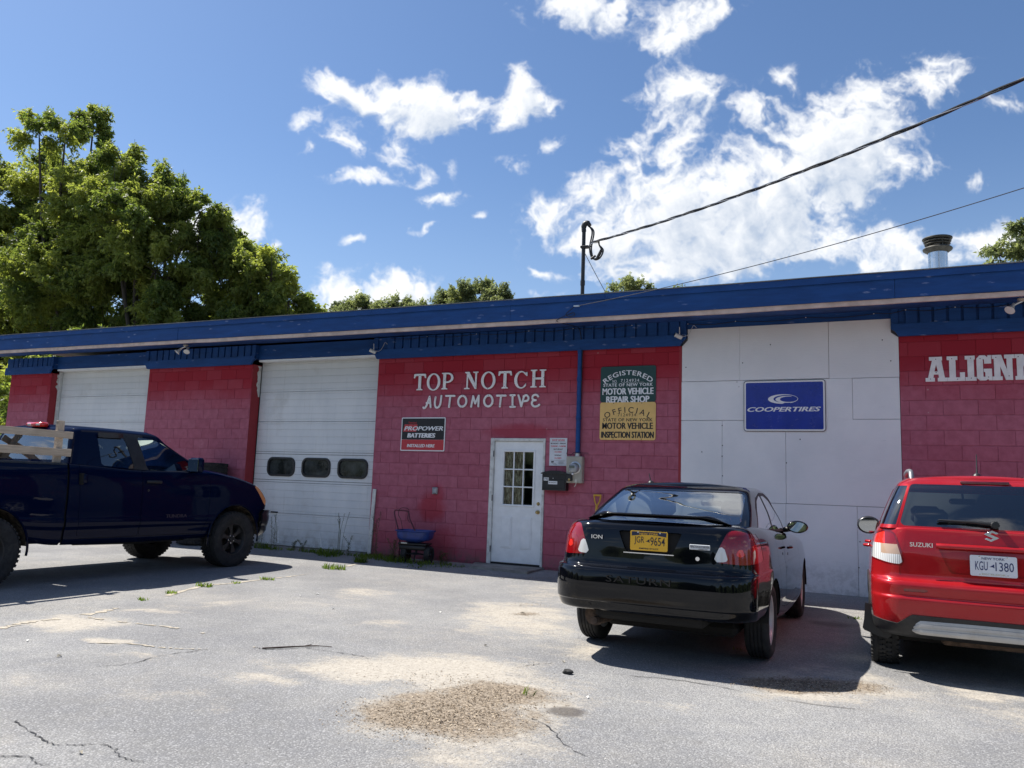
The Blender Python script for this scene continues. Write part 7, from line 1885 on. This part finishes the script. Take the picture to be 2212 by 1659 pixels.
locust('small feathery tree top showing right of the service mast', (-3.3, 25, -.1), [(-4.5,25,10.7,.45),(-3.5,25,10.9,.6),(-2.9,25.2,10.7,.4),(-1.3,25,10.45,.35),(-3.6,25,9.8,.9),(-1.9,25,9.7,.7)], 24)
tree('locust_tree', 'airy green tree at the right edge behind the flue', (13.2, 18.5, -.1), [(12.2,18,10.2,.7),(11.35,18,9.6,.55),(11.2,18.1,8.9,.55),(12.1,18.2,9.2,.9),(13.0,18,10.7,.8),(12.9,18.2,9.6,1.1),(13.9,18.3,9.9,1.3),(11.6,18.2,8.2,.9),(13.2,18.4,8.1,1.4),(14.4,18.5,8.4,1.4)], 70, .15, .05, M_leaf2, 25, .2, group=HG)
# the wooded far side of the street, behind the camera: it shows only in the car paint and glass
rg = np.random.default_rng(9)
n = 260; m_ = 14; V = []; 
ang = np.linspace(math.radians(160), math.radians(395), n)
for i, a in enumerate(ang):
    R_ = 44 + 5 * math.sin(i * .21) + 3 * math.sin(i * .57 + 1)
    H_ = 6.3 + 2.0 * fbm(np.array([i * .06]), np.array([3.3]), 40)[0] * 2 + 1.6 * math.sin(i * .33)
    for j in range(m_):
        s = j / (m_ - 1); k = 1.6 * (fbm(np.array([i * .35]), np.array([j * .7]), 60)[0] - .5) * 2
        rr = R_ + k + 7 * s * s; V.append((3 + rr * math.cos(a), -6 + rr * math.sin(a), -.3 + H_ * (1 - (1 - s) ** 1.5) + k * .5))
F = [(i * m_ + j, i * m_ + j + 1, (i + 1) * m_ + j + 1, (i + 1) * m_ + j) for i in range(n - 1) for j in range(m_ - 1)]
tl = mesh_obj('street_woods', V, F, mat('far_foliage', build=lambda t, b: (t.put(b.inputs['Base Color'], t.mix(t.ramp(t.noise(t.pos(), .9, 8, .75), .35, .65), (.012, .022, .008), (.07, .10, .03))), t.put(b.inputs['Roughness'], .8))), None, True)
tl['kind'] = 'stuff'

# ================================================================== THINGS ON THE GROUND
def gp_(x, y, dz=0): return (x, y, float(gz(x, y)) + dz)
# stack of old tyres before the pillar
for i in range(6):
    t = thing('old_tyre', ['used black tyre at the bottom of the stack against the red wall, behind the pickup', 'used black tyre second from the bottom of the stack, behind the pickup', 'used black tyre third from the bottom of the stack, behind the pickup', 'used black tyre third from the top of the stack, behind the pickup', 'used black tyre second from the top of the stack, seen over the pickup hood', 'topmost used black tyre of the stack by the roll-up door, seen over the pickup hood'][i], 'tyre',
              (-4.39 + random.uniform(-.015, .015), -.47, float(gz(-4.4, -.5)) + .262 * i), random.random() * 3, 'old tyres stacked against the wall')
    o = MB(); R = .415; h = .258
    o.lathe([(.22, .03), (.24, .0), (.33, .0), (.40, .012), (.412, .035), (.415, .07), (.408, .075), (.408, .085), (.415, .09), (.415, .165), (.408, .17), (.408, .18), (.415, .185), (.412, .222), (.40, .246), (.33, h), (.24, h), (.22, .23), (.235, .2), (.35, .17), (.36, .09), (.235, .06)], 40, closed=True)
    for k in range(44):
        for z0 in (.012, .098, .188): o.box(-.012, .012, R - .006, R + .004, z0, z0 + .060, mtx=Matrix.Rotation(2 * PI * k / 44 + z0, 4, 'Z'))
    o.build('casing', M_rubber, t, auto=35)
# broadcast spreader
t = thing('lawn_spreader', 'blue push spreader with black wheels and red handle against the red wall', 'spreader', (.50, -.46, float(gz(.5, -.46))), math.radians(8))
M_tub = mat('spreader_blue', build=wear((.015, .045, .22), .2, 8, .4, .001, dirt=(.12, .10, .08), dirt_amt=.4))
prof = [(.0, .315), (.10, .32), (.17, .345), (.262, .365), (.300, .40), (.318, .50), (.345, .512), (.345, .528), (.325, .530), (.305, .50), (.285, .41), (.17, .37), (.0, .34)]
mb = MB(); n = 36
V = []; 
for k in range(n):
    a = 2 * PI * k / n; c, s = math.cos(a), math.sin(a); e = (abs(c) ** 4 + abs(s) ** 4) ** -.25
    for r, z in prof: V.append((r * c * e * .96, r * s * e * .62, z))
P_ = len(prof); F = [(k * P_ + i, ((k + 1) % n) * P_ + i, ((k + 1) % n) * P_ + i + 1, k * P_ + i + 1) for k in range(n) for i in range(P_ - 1)]
mb.add(V, F); mb.build('hopper', M_tub, t, auto=45)
MB().bbox(-.26, .26, -.13, .13, .285, .318, .01).bbox(-.235, .235, -.12, .12, .20, .284, .02).build('gearbox', M_blackpl, t, auto=50)
MB().bbox(-.19, -.08, -.15, -.132, .305, .325, .004).build('gauge_plate', mat('tag_cream'), t)
M_hand = mat('spreader_handle', (.10, .018, .03), .5)
MB().tube(catmull([(-.27, -.02, .10), (-.30, .02, .40), (-.44, .12, .70), (-.485, .16, .80), (-.47, .165, .835), (-.40, .165, .838), (-.26, .165, .832), (-.215, .16, .80), (-.17, .12, .70), (-.03, .06, .50)], 5), .013, 8).build('handle', M_hand, t, auto=60)
MB().tube(catmull([(-.27, .10, .45), (-.33, .14, .62), (-.36, .16, .69), (-.40, .15, .76), (-.39, .15, .85), (-.34, .16, .885), (-.24, .16, .875), (-.205, .15, .82), (-.225, .14, .72), (-.17, .12, .64)], 5), .0045, 6).build('control_cable', M_darkmetal, t)
for x in (-.155, .265):
    w_ = bpy.data.objects.new('wheel', None); link(w_, t); w_.location = (x, 0, .135)
    MB().lathe([(.085, -.035), (.10, -.05), (.128, -.045), (.138, -.02), (.138, .02), (.128, .045), (.10, .05), (.085, .035)], 28, 'X').build('tyre', M_rubber, w_, auto=45)
    MB().lathe([(.088, -.03), (.04, -.012), (.02, -.05), (0, -.05)], 20, 'X').lathe([(.088, .03), (.04, .012), (.02, .05), (0, .05)], 20, 'X').build('hub', M_blackpl, w_, auto=45)
MB().tube([(-.155, 0, .135), (.265, 0, .135)], .011, 8).build('axle', M_darkmetal, t)
MB().lathe([(0, .165), (.12, .17), (.125, .178), (.0, .20)], 24, origin=(.05, -.10, -.03)).tube([(.05, 0, .30), (.05, -.03, .12)], .012, 8).build('impeller', M_blackpl, t, auto=50)
MB().tube([(.05, -.02, .28), (.04, -.10, .02), (.09, -.10, .005)], .011, 8).build('stand', M_blackpl, t)
# shovel with yellow D handle
t = thing('shovel', 'shovel with yellow D-grip leaning on the red wall behind the black car', 'shovel', (3.585, -.28, float(gz(3.6, -.28))))
M_yel = mat('grip_yellow', (.62, .34, .03), .45)
MB().tube([(0, 0, .20), (-.003, .17, .98)], .015, 8).build('shaft', mat('shaft_grey', (.10, .10, .11), .5), t, auto=60)
g = MB(); y_ = .185
g.tube([(-.003, .17, .96), (-.003, .183, 1.06)], .021, 10); g.tube([(-.003, y_, 1.05), (-.040, y_ + .01, 1.13), (-.052, y_ + .014, 1.20)], .012, 8); g.tube([(-.003, y_, 1.05), (.040, y_ + .01, 1.13), (.052, y_ + .014, 1.20)], .012, 8); g.tube([(-.062, y_ + .016, 1.225), (.062, y_ + .016, 1.225)], .017, 10); g.tube([(-.052, y_ + .014, 1.19), (-.056, y_ + .016, 1.225)], .013, 8).tube([(.052, y_ + .014, 1.19), (.056, y_ + .016, 1.225)], .013, 8)
g.build('grip', M_yel, t, auto=60)
V = []; F = []
for i in range(9):
    z = .32 - .32 * i / 8; w_ = .115 * (1 if i < 5 else math.sqrt(max(0, 1 - ((i - 4) / 4.2) ** 2)))
    for j in range(5): u = (j - 2) / 2; V.append((u * w_, -.02 + .025 * (1 - u * u) - .05 * (1 - z / .32) * .6, z + .0))
for i in range(8):
    for j in range(4): F.append((5 * i + j, 5 * i + j + 1, 5 * i + 6 + j, 5 * i + 5 + j))
mesh_obj('blade', V, F, M_steel, t, True)
# weeds and grass
M_grass = mat('grass_blade', build=f_leaf((.05, .09, .012), (.16, .22, .03), (1.5, 1.6, .8)))
M_weed = mat('dry_weed', build=f_leaf((.06, .075, .03), (.13, .14, .06), (1.3, 1.3, .9)))
def tuft(mb, tones, x, y, r, n, h, rs, wide=.006, lean=.6):
    for _ in range(n):
        a = rs.uniform(0, 2 * PI); q = r * math.sqrt(rs.random()); bx, by = x + q * math.cos(a), y + q * math.sin(a) * .6
        b = Vector(gp_(bx, by, -.003)); L_ = h * rs.uniform(.45, 1.1); d = Vector((rs.gauss(0, lean) * .6, rs.gauss(0, lean) * .6, 1)).normalized()
        s = Vector((-math.sin(a * 3), math.cos(a * 3), 0)) * wide * rs.uniform(.6, 1.3); t1 = b + d * L_ * .55; t2 = b + d * L_ * .9 + Vector((d.x, d.y, -.25)) * L_ * .35
        mb.add([b - s, b + s, t1 + s * .8, t1 - s * .8, t2], [(0, 1, 2, 3), (3, 2, 4)]); tones.append(rs.random())
def tuft_obj(name, specs, m, kind='stuff', label=None, seed=1, cat=None, grp=None):
    rs = random.Random(seed); mb = MB(); tones = []
    for sp in specs: tuft(mb, tones, *sp[:5], rs, *(sp[5:]))
    me = bpy.data.meshes.new(name); me.from_pydata(mb.V, [], mb.F); set_mats(me, m)
    at = me.attributes.new('tone', 'FLOAT', 'POINT'); at.data.foreach_set('value', np.repeat(np.array(tones, np.float32), 5))
    o = link(bpy.data.objects.new(name, me)); 
    if kind: o['kind'] = kind
    if label: tag(o, label, cat, grp)
    return o
strip = [(-2.3 + .11 * i + random.uniform(-.05, .05), -.30 + random.uniform(-.12, .08), .10, 14, .09) for i in range(16)]
strip += [(-1.3, -.42, .28, 160, .17), (-1.15, -.62, .24, 120, .10), (-1.75, -.35, .2, 60, .12), (-.3, -.42, .35, 150, .14), (.05, -.5, .3, 160, .16), (.30, -.62, .25, 120, .15), (-.55, -.35, .25, 90, .12), (.75, -.62, .22, 90, .12), (1.05, -.5, .2, 50, .08), (1.25, -.60, .3, 70, .07), (-2.9, -.35, .2, 90, .16), (-2.6, -.42, .25, 60, .10), (.9, -.9, .3, 40, .05)]
tuft_obj('grass_strip', strip, M_grass, seed=3)
for k, (x, y, r, n_, h, lb) in enumerate([(-.23, -.95, .13, 130, .15, 'bright grass tuft in the crack, nearest the loose white board'), (-.08, -1.85, .22, 130, .12, 'wide grass tuft in the crack in front of the second roll-up door'), (.10, -3.52, .11, 50, .07, 'small grass tuft in the crack just off the pickup shadow'), (.05, -4.05, .07, 26, .05, 'tiny grass tuft in the crack between two larger ones'),
                                       (0.0, -4.53, .12, 60, .08, 'low grass tuft on the crack beside the pickup shadow tip'), (.20, -5.2, .08, 34, .06, 'thin grass tuft on the crack, second nearest the camera'), (.36, -5.72, .07, 28, .06, 'thin grass tuft on the crack, nearest the camera on the left')]):
    tuft_obj('grass_tuft', [(x, y, r, n_, h)], M_grass, None, lb, 10 + k, 'grass tuft', 'grass tufts growing along the sandy crack')
tuft_obj('grass_tuft', [(5.50, -6.99, .05, 9, .09, .004, .9)], M_grass, None, 'few thin grass blades on the mulch patch in the foreground', 31, 'grass tuft')
tuft_obj('grass_tuft', [(7.33, -1.85, .07, 20, .05)], M_grass, None, 'small grass tuft in the sunlit gap between the black and red cars', 32, 'grass tuft')
tuft_obj('grass_tuft', [(6.46, -4.56, .04, 10, .05, .003)], M_grass, None, 'thin grass wisp in shade beside the black car rear wheel', 33, 'grass tuft')
def weed(label, x, y, h, seed, n=1, leafy=True):
    rs = random.Random(seed); t = thing('weed', label, 'weed', gp_(x, y), 0, 'tall weeds before the roll-up door')
    st = MB(); lf = MB(); tones = []
    for s in range(n):
        bx = rs.uniform(-.08, .08) * (n > 1); P = [Vector((bx, 0, 0)), Vector((bx + rs.uniform(-.04, .04), rs.uniform(-.03, .03), h * .5)), Vector((bx + rs.uniform(-.12, .12), rs.uniform(-.05, .05), h * rs.uniform(.8, 1)))]
        st.tube(catmull([tuple(p) for p in P], 5), .0028, 5)
        C_ = catmull([tuple(p) for p in P], 14)
        for i, c in enumerate(C_):
            if i < 2: continue
            fr = i / len(C_)
            for q in range(3 if leafy else (2 if fr > .72 else 0)):
                a = rs.uniform(0, 2 * PI); L_ = (.035 + .05 * (1 - fr)) * rs.uniform(.7, 1.2) if leafy else .03; d = Vector((math.cos(a), math.sin(a), rs.uniform(.1, .8))).normalized(); w_ = Vector((-math.sin(a), math.cos(a), 0)) * (.0045 if leafy else .005)
                c0 = Vector(c); lf.add([c0, c0 + d * L_ * .5 + w_, c0 + d * L_, c0 + d * L_ * .5 - w_], [(0, 1, 2, 3)]); tones.append(rs.random())
    st.build('stem', mat('weed_stem', (.09, .10, .04), .7), t)
    me = bpy.data.meshes.new('foliage'); me.from_pydata(lf.V, [], lf.F); set_mats(me, M_weed if leafy else mat('seed_head', (.05, .05, .045), .8))
    at = me.attributes.new('tone', 'FLOAT', 'POINT'); at.data.foreach_set('value', np.repeat(np.array(tones, np.float32), 4)); link(bpy.data.objects.new('foliage', me), t)
weed('bushy weed at the left of the roll-up door, close to the pickup bumper', -3.05, -.30, .48, 1, 3)
weed('tall bushy weed before the roll-up door, under its black handle', -2.72, -.30, .66, 2, 3)
weed('short weed seedling low before the roll-up door, left of centre', -2.15, -.30, .20, 3, 2)
weed('short weed seedling low before the roll-up door, at its centre', -1.95, -.32, .22, 4, 2)
weed('thin grass stalks with dark seed heads before the right of the roll-up door', -1.15, -.30, .75, 5, 6, False)
weed('upright weed at the foot of the loose white board', -.93, -.45, .36, 6, 2)
weed('faint thin weed against the red wall, left of the spreader', -.42, -.22, .80, 7, 3)
weed('leafy weed tangled round the left wheel of the spreader', .20, -.60, .42, 8, 5)
weed('yellowing little weed at the wall right of the spreader', 1.0, -.38, .20, 9, 4)
# mulch patches: chips and grit on the sand
def chips(name, patches, m, seed, size=(.003, .011)):
    rs = np.random.default_rng(seed); V = []; 
    for (cx, cy, rx, ry, n) in patches:
        a0 = math.atan2(.424, .905); u = rs.normal(size=(n, 2)) * .42; u = u[np.hypot(u[:, 0], u[:, 1]) < 1.15]
        X = cx + (u[:, 0] * rx) * math.cos(a0) - (u[:, 1] * ry) * math.sin(a0); Y = cy + (u[:, 0] * rx) * math.sin(a0) + (u[:, 1] * ry) * math.cos(a0)
        keep = fbm(X * 7, Y * 7, seed) > .24; X, Y = X[keep], Y[keep]
        Z = gz(X, Y) + rs.uniform(.001, .005, len(X)); n_ = len(X)
        a = rs.uniform(0, 2 * PI, n_); L_ = rs.uniform(*size, n_); W_ = L_ * rs.uniform(.2, .5, n_); tl_ = rs.uniform(-.5, .5, n_) * L_
        c, s = np.cos(a), np.sin(a); top = np.stack([X, Y, Z], 1); ax = np.stack([c * L_, s * L_, tl_], 1); bx = np.stack([-s * W_, c * W_, rs.uniform(-.4, .4, n_) * W_], 1); up = np.stack([0 * X, 0 * X, W_ * .6], 1)
        V.append(np.stack([top - ax, top + bx + up * .5, top + ax, top - bx + up], 1))
    V = np.concatenate(V); n_ = len(V); me = np_mesh(name, V.reshape(-1, 3), np.arange(n_ * 4).reshape(-1, 4), m)
    o = link(bpy.data.objects.new(name, me)); o['kind'] = 'stuff'; return o
def f_chip(t, b):
    n = t.new('ShaderNodeNewGeometry').outputs['Random Per Island']
    r = t.new('ShaderNodeValToRGB'); t.put(r.inputs[0], n); e = r.color_ramp.elements; e[0].color = (.09, .065, .042, 1); e[1].color = (.58, .48, .35, 1); x = e.new(.55); x.color = (.24, .18, .12, 1); x = e.new(.85); x.color = (.38, .30, .21, 1)
    t.put(b.inputs['Base Color'], r.outputs[0]); b.inputs['Roughness'].default_value = .9
M_chip = mat('mulch_chip', build=f_chip)
chips('mulch', [(5.26, -7.72, .62, .52, 3600), (5.30, -7.12, .52, .38, 1500), (7.12, -5.60, .62, .27, 2600), (4.1, -4.0, .18, .12, 160), (3.9, -3.3, .3, .2, 120), (4.9, -6.9, .8, .3, 260), (2.9, -1.0, 1.4, .12, 500), (1.1, -.75, .7, .12, 260)], M_chip, 5)
chips('loose_gravel', [(4.5, -6.5, 4.5, 2.6, 1300), (3, -3, 4, 2.5, 500), (5.8, -8, 2.2, .9, 700), (2.2, -.45, 3.2, .22, 900), (-2, -.5, 2, .2, 300)], mat('gravel_bit', build=lambda t, b: (t.put(b.inputs['Base Color'], t.mix(t.new('ShaderNodeNewGeometry').outputs['Random Per Island'], (.10, .10, .10), (.55, .53, .50))), t.put(b.inputs['Roughness'], .85))), 6, (.003, .008))
# single bits
t = thing('fallen_stick', 'thin dark fallen stick on the sunlit asphalt, left of the big sand patch', 'stick', gp_(3.32, -6.70, .008))
MB().tube(catmull([(-.19, -.20, 0), (-.06, -.09, .006), (.03, .03, .004), (.12, .10, .006), (.22, .16, .0)], 5), [.0065] * 8 + [.005] * 8 + [.003] * 5, 6).build('stem', mat('stick_brown', (.05, .03, .022), .85), t, smooth=True)
MB().tube([(.03, .03, .004), (.06, .10, .01)], .003, 5).build('twig', mat('stick_brown'), t)
bm = bmesh.new(); bmesh.ops.create_icosphere(bm, subdivisions=2, radius=1)
rs = random.Random(8)
for v in bm.verts: v.co = Vector((v.co.x * .042, v.co.y * .030, v.co.z * .022)) * rs.uniform(.75, 1.2)
me = bpy.data.meshes.new('asphalt_lump'); bm.to_mesh(me); bm.free(); set_mats(me, mat('lump_dark', build=wear((.035, .034, .033), .5, 30, .9, .004)))
tag(link(bpy.data.objects.new('asphalt_lump', me)), 'dark broken lump of asphalt lying behind the black car', 'stone').location = gp_(5.51, -6.28, .012)
M_litter = mat('dry_leaf', build=wear((.42, .38, .30), .3, 30, .8, .001)); M_paper = mat('paper_scrap', (.75, .74, .70), .7)
rs = random.Random(12)
where = {'a': 'before the roll-up door'}
LIT = [(1.42, -4.41, 1, 'white paper scrap on the asphalt, left of three before the door'), (1.50, -4.20, 1, 'white paper scrap on the asphalt, nearest the building of three'), (2.34, -4.98, 1, 'white paper scrap on the asphalt, right of three before the door'), (1.44, -7.72, 1, 'white scrap at the left, below the sandy crack'), (2.13, -7.93, 0, 'curled dry leaf at the lower left'), (3.34, -4.44, 1, 'pale scrap between the door and the black car'),
       (4.55, -5.74, 0, 'small pale leaf left of the black car'), (4.10, -9.20, 0, 'yellowish dry leaf at the bottom left'), (5.35, -5.95, 0, 'little dry leaf just behind the black car'), (5.87, -6.85, 1, 'white pebble-like scrap right of the mulch patch'), (7.39, -5.38, 0, 'dry leaf on the mulch right of the coupe shadow'), (4.07, -3.91, 0, 'dry leaf on the sandy asphalt left of the black car')]
for (x, y, k, lb) in LIT:
    s = rs.uniform(.018, .034); a = rs.uniform(0, PI); c, q = math.cos(a) * s, math.sin(a) * s; z = float(gz(x, y)) + .004
    V = [(-c, -q, 0), (q * .5, -c * .5, .012), (c, q, .003), (-q * .5, c * .5, .014)]
    V = V + [(vx, vy, vz + .0012) for vx, vy, vz in V]
    o = mesh_obj('paper_scrap' if k else 'dry_leaf', V, [(0, 1, 2), (0, 2, 3), (4, 6, 5), (4, 7, 6), (0, 4, 5, 1), (1, 5, 6, 2), (2, 6, 7, 3), (3, 7, 4, 0)], M_paper if k else M_litter); o.location = (x, y, z); tag(o, lb, 'litter' if k else 'leaf', 'scraps and dry leaves on the lot')
